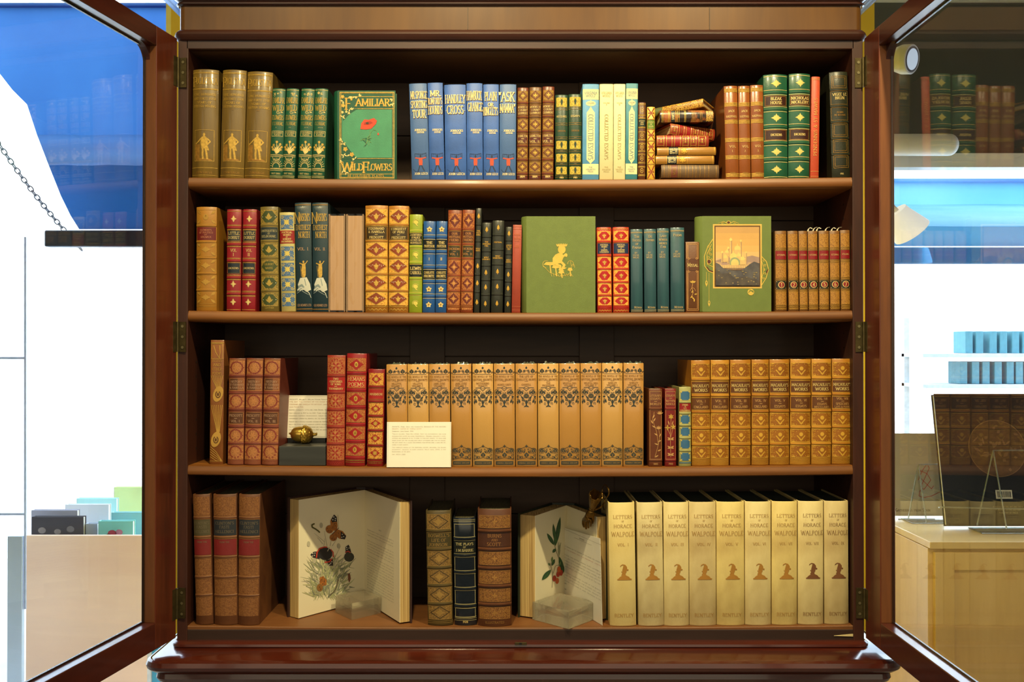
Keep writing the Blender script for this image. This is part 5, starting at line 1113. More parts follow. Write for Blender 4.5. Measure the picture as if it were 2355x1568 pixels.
# the pile of small books lying on their sides
def lying(label, cL, cR, th_px, cover, design, yaw=0, d=.11, Yf=1.812, pages=None, zb=None, bands=(), bulge=.16, ribbon=None, **kw):
    "cL/cR: photo points of the middle of the spine at the head (left) and tail (right)"
    a, b = P(cL[0], cL[1], Yf), P(cR[0], cR[1], Yf); sc = Yf / F_PX
    H = (b - a).length / cos(radians(yaw)); th = th_px * sc - .0003; ang = atan2(a.z - b.z, b.x - a.x)   # tilt in the picture
    root = empty('book', tuple(b)); tag(root, label, 'book', 'small books piled flat on the top shelf')
    off = th / 2
    root.rotation_euler = (0, -pi / 2 + ang, radians(yaw))
    bg_ = min(th * bulge, .006); root.location.y += bg_ + (abs(sin(radians(yaw))) * H if yaw > 0 else 0)
    book_mesh(th, H, d, bg_, 2.2, cover, pages or PAGES, root, [H * (1 - t) for t in bands], banda=.0008)
    surf = lambda u, z, lift: (u, -bg_ * (1 - abs(max(-1, min(1, 2 * u / th))) ** 2.2) - lift, z)
    D = Decal(surf, H / sc, sc, th / sc / 10); D.W = th / sc; D.hw = D.W / 2; D.root = root; design(D, **kw); D.build(root); BOOKS.append(root)
    return root
def ly_brown(D):
    H, hw = D.H, D.hw; D.rect(-hw * .97, H * .17, hw * .97, H * .28, M('dusty_rose_label', (112, 60, 44), .45), 1, 'title_label'); D.text('WORKS', 0, H * .225, 6, GOLDD, D.W * .6, rot=0)
    for t in (.05, .13, .16, .3, .33, .42, .47, .54, .6, .67, .75, .82, .95): hl(D, [H * t], 1, GOLDD)
def ly_tan(D):
    H, hw = D.H, D.hw; g = M('honey_gilt', (224, 172, 62), .4, .2); D.rect(-hw * .98, H * .2, hw * .98, H * .36, M('navy_label', (28, 38, 48), .35), 1, 'title_label')
    for k, s in enumerate(('MEMOIRS', 'OF THE', 'COURT')): D.text(s, 0, H * (.235 + .045 * k), 5, CREAM, D.W * .7, wt=.2)
    for r_ in (3, 5.5): D.ring(0, H * .46, r_, r_ * 1.3, 1, g)
    for k in range(6): D.petal(0, H * .46, 60 * k, 8, 3, g)
    hl(D, [H * .02, H * .19, H * .37, H * .38, H * .54, H * .97], .8, g)
def ly_red(D):
    H, hw = D.H, D.hw; g = GOLDD
    for t in (.165, .32, .48, .63, .78): hl(D, [H * t - 3, H * t + 3], 1.1, GOLD)
    for t in (.085, .55, .705, .87):
        D.ring(0, H * t, hw * .42, 6, 1, g); D.petal(0, H * t, 0, 5, 3, GOLD); D.petal(0, H * t, 180, 5, 3, GOLD); D.frame(-hw * .85, H * t - 8, hw * .85, H * t + 8, .9, GOLD)
    for k, (a, b) in enumerate(((.18, .305), (.335, .465))): D.rect(-hw * .9, H * a, hw * .9, H * b, M('scarlet_label', (150, 30, 30), .4), 1, 'title_label#%d' % k); D.text('POEMS' if k == 0 else 'I', 0, H * (a + b) / 2, 4, g, D.W * .5)
def ly_marble(D):
    H, hw = D.H, D.hw; D.rect(-hw * .9, H * .21, hw * .9, H * .28, M('slate_label', (38, 50, 52), .4), 1, 'title_label'); D.text('DANTE', 0, H * .245, 5, CREAM, D.W * .6, rot=0, wt=.2)
    for t in (.04, .06, .16, .18, .3, .33, .36, .46, .48, .6, .62, .65, .75, .78): hl(D, [H * t], 1.1, GOLD if .5 > t else GOLDD)
    D.rect(-hw * .9, H * .86, hw * .9, H * .99, filigree('tail_tooled', (90, 60, 26), (214, 168, 78), 420, .5), 1)
def ly_gilt(D):
    H, hw = D.H, D.hw; D.rect(-hw * .95, H * .15, hw * .95, H * .28, M('moss_green_label', (88, 92, 44), .45), 1, 'title_label'); hl(D, [H * .13, H * .14, H * .29, H * .3], .8, GOLD)
MARB = M('tree_marbled_leather', (150, 86, 40), .3, vs=28, rgb2=(40, 26, 18), lo=.48, hi=.53, coat=.4)
lying('brown and tan striped book lying at the bottom of the small pile', (1521, 393), (1654, 393.5), 30, M('taupe_leather', (104, 78, 50), .5, var=.3), ly_brown, d=.10)
lying('tan calf book with a navy label, lying second from the bottom of the small pile', (1507.5, 367.5), (1643, 367), 19.5, M('tan_calf', (166, 116, 40), .38, var=.2, vs=14, coat=.3), ly_tan, d=.11)
lying('tan calf book with a navy label, lying third from the bottom of the small pile', (1511, 347.5), (1647, 346.5), 18.5, M('tan_calf', (166, 116, 40)), ly_tan, d=.11)
rb = lying('red ribbed gilt book with a ribbon, lying in the middle of the small pile', (1510, 323.5), (1630.5, 323.5), 26, M('brick_red_leather', (150, 54, 34), .36, var=.25), ly_red, d=.09, bands=(.165, .32, .48, .63, .78))
mb = MB(); mb.tube([(.0, .05, .0), (.002, .052, -.006), (-.001, .05, -.012)], .0006, M('green_ribbon', (92, 132, 44), .5), 5); mb.build('ribbon_marker', rb)
lying('red ribbed gilt book lying askew with its page edges showing at left', (1541.5, 296), (1650, 303), 26.5, M('brick_red_leather', (150, 54, 34)), ly_red, yaw=16, d=.09, bands=(.165, .32, .48, .63, .78))
lying('dark tree-marbled leather book lying second from the top of the small pile', (1517.5, 267), (1641.5, 266), 27.5, MARB, ly_marble, d=.09)
lying('narrow gilt patterned book tilted on the very top of the small pile', (1497, 246.5), (1618, 235), 19, filigree('top_gilt_tooled', (120, 70, 22), (206, 160, 62), 330, .5), ly_gilt, yaw=-26, d=.08)

TAN = M('polished_tan_leather', (146, 80, 32), .32, var=.25, vs=16, coat=.25)
for xs, yt, v, lab in (((1666, 1698, 1671, 1701), 197, '1.', 'tan leather volume with gilt double bands, left one of three, its side board showing'), ((1699, 1726, 1702, 1728), 197, '2.', 'narrow tan leather volume with gilt bands, middle one of three'), ((1727, 1757, 1730, 1759), 195, '3.', 'tan leather volume with gilt bands, right one of three, against the dark green book')):
    book(lab, xs, yt, 1, TAN, sheppard, vol=v, Yf=1.81, group='tan leather three volume set', d=.13)
DG = M('emerald_leather', (32, 88, 62), .34, var=.2, vs=40, coat=.2)
book('green leather gilt book lettered BLEAK HOUSE', (1758, 1814, 1760, 1814), 170.5, 1, DG, dickens_green, lines=('BLEAK', 'HOUSE'), bands=(.175, .335, .505, .66, .82), d=.155, group='green leather novels')
book('green leather gilt book beside the thin orange one, sunburst ornaments on the spine', (1817.5, 1867, 1815.5, 1863.5), 168.7, 1, DG, dickens_green, lines=('NICHOLAS', 'NICKLEBY'), bands=(.175, .335, .505, .66, .82), d=.155, group='green leather novels')
book('thin orange-red book lettered upwards PENDENNIS & ST MAWES', (1868.5, 1888, 1865, 1884), 176, 1, M('vermilion_cloth', (190, 72, 42), .5, var=.12), pendennis, bulge=.12)
book('thick black-green leather book standing alone at the right end of the top shelf', (1909, 1953, 1917, 1957.5), 164.5, 1, M('black_green_leather', (42, 44, 30), .38, var=.3, vs=90), viger, bands=(.17, .325, .475, .63, .78), d=.14)

# --- second shelf
book('ochre leather book with a maroon label, leftmost on the second shelf', (449, 496, 449.5, 496), 475.5, 2, M('ochre_leather', (176, 122, 40), .4, var=.2, vs=20), politics, bands=(.18, .335, .49, .64, .8), d=.15)
RD = M('raspberry_leather', (148, 30, 40), .38, var=.15)
book('crimson leather volume with navy labels, VOL I, left of the pair', (520, 553.5, 520, 552), 481, 2, RD, dorrit, vol='I', bands=(.18, .345, .505, .67, .83), group='crimson two volume set')
book('crimson leather volume with navy labels, VOL II, right of the pair', (557, 589.4, 555, 585.5), 481, 2, RD, dorrit, vol='II', bands=(.18, .345, .505, .67, .83), group='crimson two volume set')
book('olive gilt leather book with dark diamonds and label ANTIQUITIES', (595.6, 638.7, 600, 639), 475, 2, M('olive_leather', (112, 96, 42), .4, var=.25), selborne, bands=(.18, .33, .49, .645, .805))
book('light blue and gold floral book with a small scarlet label', (641, 675, 646, 680), 488, 2, M('straw_leather', (190, 176, 110), .45, var=.15), browning)
NT = M('petrol_cloth', (22, 50, 60), .5, var=.15)
book('dark petrol cloth book with gilt figure on snowy rock, VOL. I.', (675.5, 715, 682, 717), 466, 2, NT, nansen, vol='VOL. I.', bulge=.12, group='polar travel volumes', Yf=1.804)
book('dark petrol cloth book with gilt figure on snowy rock, VOL. II.', (716.5, 753.5, 719, 754), 466, 2, NT, nansen, vol='VOL. II.', bulge=.12, group='polar travel volumes', Yf=1.804)
# two text blocks turned with their fore-edges to the room, in crinkled clear wrapping
def wrapped(label, xs, yt, seed):
    Yf = 1.806; sc = Yf / F_PX; w = (xs[1] - xs[0] - 1) * sc; xb = X0((xs[0] + xs[1]) / 2, Yf); zb = shelf_z(2, xb); H = Z0(yt, Yf) - zb; r = random.Random(seed)
    root = empty('book', (xb, Yf, zb)); tag(root, label, 'book', 'wrapped fore-edge volumes')
    mb = MB(); mb.bbox(-w / 2, -w / 2 + .002, 0, .14, 0, H, M('beige_board', (150, 118, 84), .6)); mb.bbox(w / 2 - .002, w / 2, 0, .14, 0, H, M('beige_board', (150, 118, 84), .6)); mb.build('cover', root)
    mb = MB(); mb.bbox(-w / 2 + .0022, w / 2 - .0022, .001, .135, .003, H - .003, pages_mat('tan_fore_edge', (184, 144, 106), (176, 136, 98), 'X', 900), .001); mb.build('page_block', root)
    # clear wrapping film over the fore-edge
    nx, nz = 8, 26; vs = []
    for j in range(nz + 1):
        for i in range(nx + 1):
            u = i / nx; e = min(u, 1 - u); vs.append((-w / 2 + w * u, -.0010 - .0006 * sin(pi * u) - (.0003 * r.random() + .0026 * math.exp(-((u - .5 - .18 * sin(j * .5 + seed)) / .07) ** 2)) * min(1, e * 4), H * j / nz))
    mb = MB(); mb.add(vs, [(j * (nx + 1) + i, j * (nx + 1) + i + 1, (j + 1) * (nx + 1) + i + 1, (j + 1) * (nx + 1) + i) for j in range(nz) for i in range(nx)], GLASS)
    f = mb.build('clear_wrapper', root, True); f.data.polygons.foreach_set('use_smooth', [True] * len(f.data.polygons)); BOOKS.append(root)
wrapped('book in clear wrapping with tan page edges forward, left of two', (755, 794, ), 492, 1)
wrapped('book in clear wrapping with tan page edges forward and a bright crease, right of two', (795.5, 836.5), 492, 2)
GB = M('golden_tan_leather', (170, 112, 38), .38, var=.25, vs=30, metal=.1)
book('broad golden leather book with russet diamonds and olive label, left of the pair', (838.5, 891.5, 839, 891), 472, 2, GB, prescott_tan, lines=('FERDINAND', '& ISABELLA', '-', 'PRESCOTT'), bands=(.18, .335, .49, .645, .8), group='golden diamond histories', d=.16)
book('broad golden leather book with russet diamonds, labelled CONQUEST OF PERU', (892.8, 940.3, 892.5, 938.2), 473, 2, GB, prescott_tan, lines=('CONQUEST', 'OF PERU', '-', 'PRESCOTT'), bands=(.18, .335, .49, .645, .8), group='golden diamond histories', d=.16)
book('lime green leather book with black labels and gilt roses', (941, 972, 940.5, 969.7), 493, 2, M('lime_leather', (142, 156, 34), .36, var=.1, coat=.2), alice, bands=(.175, .335, .495, .655, .81), d=.13)
BLU = M('bright_blue_leather', (34, 84, 150), .36, var=.12, coat=.2)
book('bright blue leather volume with gilt rosettes, numbered I', (973.7, 1001.8, 971.5, 999.6), 508.5, 2, BLU, professor, vol='I', bands=(.175, .335, .505, .66, .82), d=.12, group='bright blue two volume set')
book('bright blue leather volume with gilt rosettes, numbered II', (1003, 1029, 1001, 1025.5), 508.5, 2, BLU, professor, vol='II', bands=(.175, .335, .505, .66, .82), d=.12, group='bright blue two volume set')
MU = M('copper_brown_leather', (134, 60, 28), .4, var=.25)
book('copper-brown tooled volume with diamonds, left of the pair, beside the bright blue books', (1030.5, 1062.5, 1026.5, 1058), 483, 2, MU, mutual, vol='VOL. I.', bands=(.19, .335, .475, .64, .79), group='copper brown two volume set')
book('copper-brown tooled volume with diamonds, right of the pair, beside the tall thin black one', (1063.3, 1092.7, 1059, 1087), 482.5, 2, MU, mutual, vol='VOL. II.', bands=(.19, .335, .475, .64, .79), group='copper brown two volume set')
BK = M('charcoal_leather', (44, 46, 38), .35, var=.2)
for xs, yt, t1, lab in (((1095, 1107.7, 1089.6, 1102.5), 478.7, ('THE', 'HUNDREDTH', 'KING'), 'tallest and thinnest of the four black leather gilt books'), ((1109, 1130.5, 1105.5, 1126), 512, ('THE', 'MENDELMAN', 'FIRE'), 'black leather gilt book, second of the four'),
                        ((1133, 1159.6, 1129, 1156), 507, ('FESTIVAL',), 'widest of the four black leather gilt books'), ((1163.6, 1178.4, 1159.8, 1175), 521.8, ('LAUGH', 'TILL YOU', 'CRY'), 'black leather gilt book next to the thin red one, lowest of the four')):
    book(lab, xs, yt, 2, BK, black_leather, t1=t1, bands=(.155, .315, .475, .635, .8), d=.13, group='four black leather volumes')
book('thin rubbed red cloth book against the big plain green cover', (1179.5, 1200.5, 1176.8, 1196.5), 517, 2, M('rubbed_red_cloth', (158, 62, 42), .5, var=.15), red_slim, bulge=.1, d=.13)
GC = M('sage_green_cloth', (104, 120, 56), .6, var=.1, vs=60, bump=.3, bs=1500)
def boy_cover(D):
    H, hw = D.H, D.hw; g = M('soft_gilt', (222, 188, 84), .45, .15)
    X = lambda px: px - 1289.0; Y = lambda py: py - 497.5
    # a small seated figure among toadstools
    D.ell(X(1291), Y(574), 9, 10, g, 2, n=14)
    for k in range(-3, 4): D.petal(X(1291 + k * 2.6), Y(568), -90 + k * 12, 9, 4, g)
    D.poly([(X(1284), Y(582)), (X(1292), Y(583)), (X(1296), Y(590)), (X(1290), Y(604)), (X(1280), Y(608)), (X(1270), Y(604)), (X(1270), Y(594)), (X(1276), Y(586))], g)
    D.line([(X(1281), Y(588)), (X(1292), Y(592)), (X(1300), Y(585))], 4.4, g); D.ell(X(1301), Y(587), 3, 4.4, g)
    D.line([(X(1274), Y(604)), (X(1290), Y(603)), (X(1297), Y(610)), (X(1290), Y(622))], 5.6, g); D.line([(X(1276), Y(607)), (X(1288), Y(612)), (X(1286), Y(622))], 4.6, g, 3)
    D.petal(X(1285), Y(621), 10, 12, 5, g); D.petal(X(1293), Y(619), -20, 10, 4, g)
    for x, y, r_, st in ((1264, 607, 15, 18), (1277, 614, 9, 18), (1310, 620, 6, 12), (1290, 626, 7, 10)):
        D.poly([(X(x - r_), Y(y + 2)), (X(x - r_ * .6), Y(y - 4)), (X(x + r_ * .6), Y(y - 4)), (X(x + r_), Y(y + 2)), (X(x), Y(y + 4))], g); D.line([(X(x), Y(y + 3)), (X(x + 2), Y(y + 3 + st))], 2.6, g)
    D.ring(X(1255), Y(608), 8, 8, .9, g, a0=90, a1=300); D.line([(X(1249), Y(612)), (X(1262), Y(626)), (X(1285), Y(636)), (X(1305), Y(632)), (X(1312), Y(626))], .8, g)
    for k in range(10): D.line([(X(1266 + k * 5), Y(628 + (k % 3))), (X(1268 + k * 5.4), Y(636))], .7, g)
    D.ring(X(1311), Y(608), 7, 8, .9, g, a0=180, a1=400); D.line([(X(1311), Y(600)), (X(1313), Y(616))], .7, g); D.ring(X(1317), Y(614), 3.5, 6, .8, g, a0=200, a1=380)
faceout('large sage green cloth book facing forward with a small gilt figure seated on toadstools', 1199, 1369.5, 497.5, 719, 2, GC, .03, boy_cover, bulge=.009)
HX = M('scarlet_gilt_leather', (178, 52, 30), .4, var=.15)
book('scarlet and gold tooled book with a blue label, left of the pair', (1372.5, 1406.5, 1375, 1408), 522.4, 2, HX, hexred, lines=('POETICAL', 'WORKS', 'OF', 'SAMUEL', 'COLERIDGE'), bands=(.17, .335, .49, .645, .8), d=.12, group='scarlet gilt poets')
book('scarlet and gold tooled book with a blue label, right of the pair', (1409.5, 1447.5, 1411, 1447.5), 522, 2, HX, hexred, lines=('POETICAL', 'WORKS', 'OF', 'EDMUND', 'SPENSER'), bands=(.17, .335, .49, .645, .8), d=.12, group='scarlet gilt poets')
WB = M('teal_blue_cloth', (50, 92, 100), .4, var=.25, vs=16, coat=.6, rgb2=(38, 70, 82), stretch=(4, 4, .3))
for xs, yt, ls, lab in (((1450.5, 1478.5, 1452, 1479), 527, ('The', 'Duchess', 'of', 'Padua'), 'teal cloth book leftmost of four, beside the scarlet volumes'), ((1481, 1509.5, 1483, 1510), 526.5, ('De', 'Profundis'), 'teal cloth book lettered with the short title De Profundis'),
                        ((1511.3, 1539, 1513, 1539.5), 525, ('Lady', 'Winder', 'meres', 'Fan'), 'teal cloth book with a four-line title, third of four'), ((1542, 1575, 1544, 1574.5), 523, ('Poems',), 'teal cloth book lettered POEMS')):
    book(lab, xs, yt, 2, WB, wilde, lines=ls, bulge=.14, d=.12, group='teal cloth works')
book('small brown leather book lettered MISSAL with a gilt flower', (1576.5, 1609.5, 1578.5, 1608.5), 556, 2, M('brown_calf', (104, 62, 32), .45, var=.2), missal, bulge=.06, p=4, d=.11)
def palace_cover(D):
    H, hw = D.H, D.hw; g = M('soft_gilt', (222, 188, 84), .45, .15)
    X = lambda px: px - 1695.0; Y = lambda py: py - 497
    D.rect(X(1640), Y(515.5), X(1752.5), Y(663.5), M('frame_gilt', (226, 184, 92), .45, .1), 1, 'picture_frame'); D.rect(X(1643.5), Y(519), X(1749), Y(660), M('frame_dark_line', (96, 66, 30), .5), 2, 'picture_frame')
    # the mounted colour plate: evening sky, domed town, dark hills
    pt = 'cover_picture'
    sky = [(194, 150, 92), (204, 158, 92), (210, 162, 94), (214, 168, 100), (216, 176, 116), (206, 172, 130)]
    n = len(sky); y0, y1 = 522, 608
    for i, c in enumerate(sky): D.rect(X(1646), Y(y0 + (y1 - y0) * i / n), X(1746.5), Y(y0 + (y1 - y0) * (i + 1) / n + .3), M('plate_sky_%d' % i, c, .6, vs=30, var=.07), 3, pt)
    D.poly([(X(1646), Y(600)), (X(1670), Y(592)), (X(1700), Y(594)), (X(1730), Y(588)), (X(1746.5), Y(592)), (X(1746.5), Y(612)), (X(1646), Y(612))], M('plate_mauve', (164, 136, 124), .6, vs=60), 4, pt)
    D.rect(X(1646), Y(603), X(1746.5), Y(620), M('plate_sand', (204, 168, 120), .6, vs=80, rgb2=(160, 130, 120)), 4, pt)
    c1 = M('plate_dome', (232, 200, 120), .6, vs=90, var=.2); c2 = M('plate_tower', (222, 184, 122), .6, vs=90, var=.25); c3 = M('plate_shade', (166, 132, 110), .6)
    for x, yb, ww, ht in ((1681, 612, 2.4, 58), (1704, 606, 1.8, 50), (1716, 612, 1.6, 30), (1661, 604, 1.8, 22), (1675, 606, 1.8, 34)):
        D.rect(X(x - ww), Y(yb - ht), X(x + ww), Y(yb), c2, 5, pt); D.petal(X(x), Y(yb - ht + 2), -90, ww * 4, ww * 3, c1, 6, pt); D.rect(X(x + ww * .3), Y(yb - ht), X(x + ww), Y(yb), c3, 6, pt)
    for x, y, r_ in ((1696, 572, 7), (1687, 590, 8), (1708, 596, 6), (1672, 580, 4.5), (1668, 592, 5), (1699, 588, 5)):
        D.ell(X(x), Y(y), r_, r_, c1, 6, pt, n=14); D.petal(X(x), Y(y - r_ + 1), -90, r_ * .9, 2.2, c1, 6, pt); D.rect(X(x - r_), Y(y + r_ * .4), X(x + r_), Y(y + r_ * 2.2), c2, 6, pt)
    D.ell(X(1690), Y(604), 12, 12, M('plate_gate', (150, 160, 120), .6), 7, pt, n=16); D.ell(X(1690), Y(606), 9, 10, c1, 8, pt, n=14); D.rect(X(1652), Y(610), X(1732), Y(617), c2, 8, pt)
    for k in range(20): D.line([(X(1654 + 4 * k), Y(611)), (X(1654 + 4 * k), Y(618))], .8, c3, 9, pt)
    hill = M('plate_hill', (96, 92, 92), .6, vs=50, rgb2=(66, 62, 70)); hill2 = M('plate_hill_front', (88, 78, 68), .6, vs=60, rgb2=(60, 54, 58))
    D.poly([(X(1646), Y(604)), (X(1654), Y(608)), (X(1664), Y(618)), (X(1684), Y(622)), (X(1706), Y(622)), (X(1724), Y(608)), (X(1734), Y(602)), (X(1746.5), Y(606)), (X(1746.5), Y(657)), (X(1646), Y(657))], hill, 9, pt)
    D.poly([(X(1646), Y(620)), (X(1660), Y(630)), (X(1676), Y(628)), (X(1690), Y(640)), (X(1712), Y(636)), (X(1746.5), Y(646)), (X(1746.5), Y(657)), (X(1646), Y(657))], hill2, 10, pt)
    r = random.Random(2)
    for k in range(26): D.ell(X(r.uniform(1650, 1743)), Y(r.uniform(622, 655)), r.uniform(1, 3), r.uniform(1, 2), M('plate_light_leaf', (138, 120, 84), .6), 11, pt, n=6)
    # gilt scrollwork with garnet bosses around the plate
    D.ell(X(1676), Y(512), 2.8, 2.4, M('garnet_boss', (92, 40, 26), .4), 3); D.ring(X(1676), Y(512), 4.4, 3.6, 1.1, g)
    for sx in (-1, 1): D.line([(X(1676 + sx * 5), Y(513)), (X(1676 + sx * 12), Y(509.5)), (X(1676 + sx * 24), Y(514))], 1.4, g, taper=.6); D.spiral(X(1676 + sx * 14), Y(514), 3, 1, .8, g, dirn=sx)
    D.line([(X(1640), Y(550)), (X(1628), Y(568)), (X(1620), Y(590)), (X(1621), Y(612)), (X(1630), Y(624)), (X(1640), Y(628))], 1.6, g); D.line([(X(1637), Y(562)), (X(1626), Y(585)), (X(1627), Y(608)), (X(1640), Y(614))], 1.1, g); D.line([(X(1626), Y(614)), (X(1632), Y(622)), (X(1640), Y(625))], 2.2, M('garnet_boss', (92, 40, 26), .4))
    for k in range(7): D.spiral(X(1630 + (k % 2) * 5), Y(568 + k * 6), 3.8, 1.2, .9, g, k, 1 if k % 2 else -1)
    D.ell(X(1631), Y(602), 3.8, 4.2, M('garnet_boss', (92, 40, 26), .4), 4, n=12); D.ring(X(1631), Y(602), 5, 5.4, 1, g, 4)
    D.line([(X(1752), Y(590)), (X(1763), Y(602)), (X(1768), Y(620)), (X(1762), Y(640)), (X(1752), Y(656))], 1.6, g); D.line([(X(1752), Y(600)), (X(1758), Y(620)), (X(1752), Y(640))], 1, g); D.poly([(X(1768), Y(618)), (X(1764), Y(630)), (X(1762), Y(624))], M('garnet_boss', (92, 40, 26), .4), 4)
    for k in range(5): D.spiral(X(1757 + (k % 2) * 3), Y(600 + k * 10), 3.4, 1.1, .9, g, k, 1 if k % 2 else -1)
    for x, ya, yb in ((1625, 626, 660), (1631, 628, 706)): D.line([(X(x), Y(ya)), (X(x), Y(yb - 14))], .7, g); D.petal(X(x), Y(yb - 16), 90, 16, 6, g); D.ell(X(x), Y(yb - 10), 1.2, 2.4, GC, 3)
    D.ell(X(1727), Y(672), 7.6, 7.6, g, 2, n=18)
    for k in range(4): D.line([(X(1721 + k), Y(674 - k * 3)), (X(1727 + k), Y(668 + k)), (X(1733), Y(672 + k * 1.4 - 3))], .8, GC, 3)
faceout('large green book facing forward with a framed colour plate of a domed town', 1601.5, 1774, 497, 716, 2, GC, .034, palace_cover, bulge=.011)
ST_ = M('mottled_tan_calf', (124, 82, 36), .45, var=.35, vs=60)
for n, xs, yt in ((1, (1783, 1810.3, 1785, 1810.5), 531), (2, (1812, 1836.3, 1815, 1838.3), 531), (3, (1837.7, 1857.3, 1839.5, 1859.6), 531), (4, (1858.5, 1881.7, 1861, 1883.5), 531), (5, (1884, 1907.8, 1885, 1908.3), 530.5), (6, (1909, 1932.2, 1910, 1933.5), 530.5), (7, (1933.8, 1955.8, 1935, 1957), 529)):
    book('small mottled gilt volume with red label, numbered %d in the red circle' % n, xs, yt, 2, ST_, sterne, n=str(n), d=.10, group='seven small numbered volumes')
# frayed paper slips sticking out above them
for i, (x, y) in enumerate(((1858, 527), (1870, 526), (1878, 524), (1898, 527), (1912, 522), (1925, 526))):
    p0 = P(x, 531, 1.83); mb = MB(); pts = [p0 + Vector((0, 0, -.01)), p0, p0 + Vector((.001, 0, .003)), p0 + Vector((.004, 0, .006)), p0 + Vector((.008, 0, .0065 if i % 2 else .004))]
    o = P(x, y, 1.83); vs = []
    for k, q in enumerate(pts): vs += [q - Vector((.0016 - k * .00012, 0, 0)), q + Vector((.0016 - k * .00012, .0003, .0006))]
    mb.add(vs, [(2 * k, 2 * k + 1, 2 * k + 3, 2 * k + 2) for k in range(4)], M('slip_paper', (226, 220, 196), .7))
    tag(mb.build('paper_slip'), 'curled white paper slip sticking up from the small numbered volumes', 'paper slip', 'paper slips above the small volumes')

# --- third shelf
book('tall narrow tan book with gilt peacock-feather design, leftmost on the third shelf', (484, 515.5, 482.5, 512.6), 782, 3, M('caramel_leather', (140, 84, 38), .38, var=.2), peacock_art, Yf=1.822, bulge=.05, p=5, d=.14)
PW = M('rosewood_leather', (150, 82, 48), .42, var=.2)
for xs, v, lab in (((526, 563, 522, 559.5), 'VOL. I.', 'left'), ((566, 604.5, 560.5, 599), 'VOL. II.', 'middle'), ((606.7, 645, 601.5, 638), 'VOL. III.', 'right')):
    book('tan tooled leather history with red wreaths, lettered %s, %s one of three' % (v, lab), xs, 824, 3, M('dark_red_sided_leather', (120, 54, 40), .42, var=.2), wreath, vol=v, bands=(.165, .325, .48, .64, .8), group='red wreath histories', Yf=1.812, d=.15)
book('red tooled leather book labelled TWO CENTURIES OF SONG', (750.7, 795, 751, 790.5), 817, 3, M('brick_leather', (150, 52, 36), .4, var=.2), two_cent, bands=(.185, .335, .49, .645, .8), Yf=1.808)
book('tallest red tooled leather book on the third shelf, with bright red bands', (797, 843, 793, 838), 813, 3, M('crimson_leather', (146, 24, 30), .35, var=.2, coat=.2), hemans, bands=(.175, .325, .475, .63, .78, .925), Yf=1.808)
book('shorter red tooled leather book labelled MARMION', (846, 885, 843.5, 880.5), 849, 3, M('claret_leather', (140, 24, 26), .38, var=.2), marmion, bands=(.18, .33, .48, .63, .785), Yf=1.808, d=.12)
ORD = ('first', 'second', 'third', 'fourth', 'fifth', 'sixth', 'seventh', 'eighth', 'ninth', 'tenth', 'eleventh', 'twelfth')
BJ = [M('jacket_tan_%d' % k, c, .42, var=.1, vs=10, coat=.85) for k, c in enumerate(((190, 138, 66), (194, 144, 72), (200, 150, 76), (204, 156, 82), (206, 158, 84), (206, 154, 80)))]
bx = [(887.6, 935.8, 891, 937.5), (936.4, 985, 938.5, 987), (986, 1034.6, 988, 1036), (1035.4, 1084.6, 1039, 1085), (1086, 1134, 1087.5, 1135), (1135, 1184, 1136.5, 1184.5), (1185, 1235.5, 1186.5, 1235.5), (1236.5, 1285, 1237.5, 1285.5), (1286, 1334, 1287, 1334.3), (1335, 1383.4, 1335.5, 1383.5), (1384.3, 1432.7, 1384.7, 1432), (1434, 1481, 1434, 1480)]
bt = [('VILLETTE', 'VOLUME I.'), ('VILLETTE', 'VOLUME 2.'), ('JANE EYRE', 'VOLUME I.'), ('JANE EYRE', 'VOLUME 2.'), ('WUTHERING', 'HEIGHTS'), ('AGNES GREY',), ('GASKELL',), ('THE', 'PROFESSOR'), ('WILDFELL HALL', 'VOLUME I.'), ('WILDFELL HALL', 'VOLUME 2.'), ('SHIRLEY', 'VOLUME I.'), ('SHIRLEY', 'VOLUME 2.')]
bl = ['leftmost of twelve tan jacketed volumes, above the white card', 'second of twelve tan jacketed volumes, above the white card', 'third of twelve tan jacketed volumes, at the right edge of the white card', 'fourth of twelve tan jacketed volumes, first one clear of the white card', 'tan jacketed volume lettered WUTHERING HEIGHTS', 'sixth of twelve tan jacketed volumes with dark leaf ornaments', 'seventh of twelve tan jacketed volumes, headed THE LIFE OF', 'tan jacketed volume lettered THE PROFESSOR, eighth of twelve', 'ninth of twelve tan jacketed volumes, lettered HALL VOLUME 1', 'tenth of twelve tan jacketed volumes, lettered HALL VOLUME 2', 'eleventh of twelve tan jacketed volumes, next to last of the set', 'rightmost of twelve tan jacketed volumes, beside the small brown books']
for i in range(12):
    rt = book(bl[i], bx[i], 838 - i * .25, 3, BJ[(i * 2 + (i % 3)) % 6], bronte, lines=bt[i], head=('THE LIFE OF', 'CHARLOTTE BRONTE') if i == 6 else ('THE NOVELS OF THE', 'SISTERS BRONTE'), bulge=.1, p=3.2, pages=PAGESG, group='twelve tan jacketed volumes', d=.145)
    # crinkled edge of the clear plastic jacket
    mb = MB(); r = random.Random(i); Wd = (bx[i][1] - bx[i][0]) * S0; Hh = max(v.co.z for v in rt.children[0].data.vertices); n = 14; vs = []
    for k in range(n + 1):
        x = -Wd * .46 + Wd * .92 * k / n; vs += [(x, .001, Hh - .001), (x + r.uniform(-.001, .001), .002 + r.uniform(-.001, .003), Hh + r.uniform(.0003, .0034) * (1.4 if .3 < k / n < .9 else .5))]
    mb.add(vs, [(2 * k, 2 * k + 2, 2 * k + 3, 2 * k + 1) for k in range(n)], M('clear_film', (214, 226, 200), .1, trans=.9, bump=0)); mb.build('plastic_jacket_edge', rt)
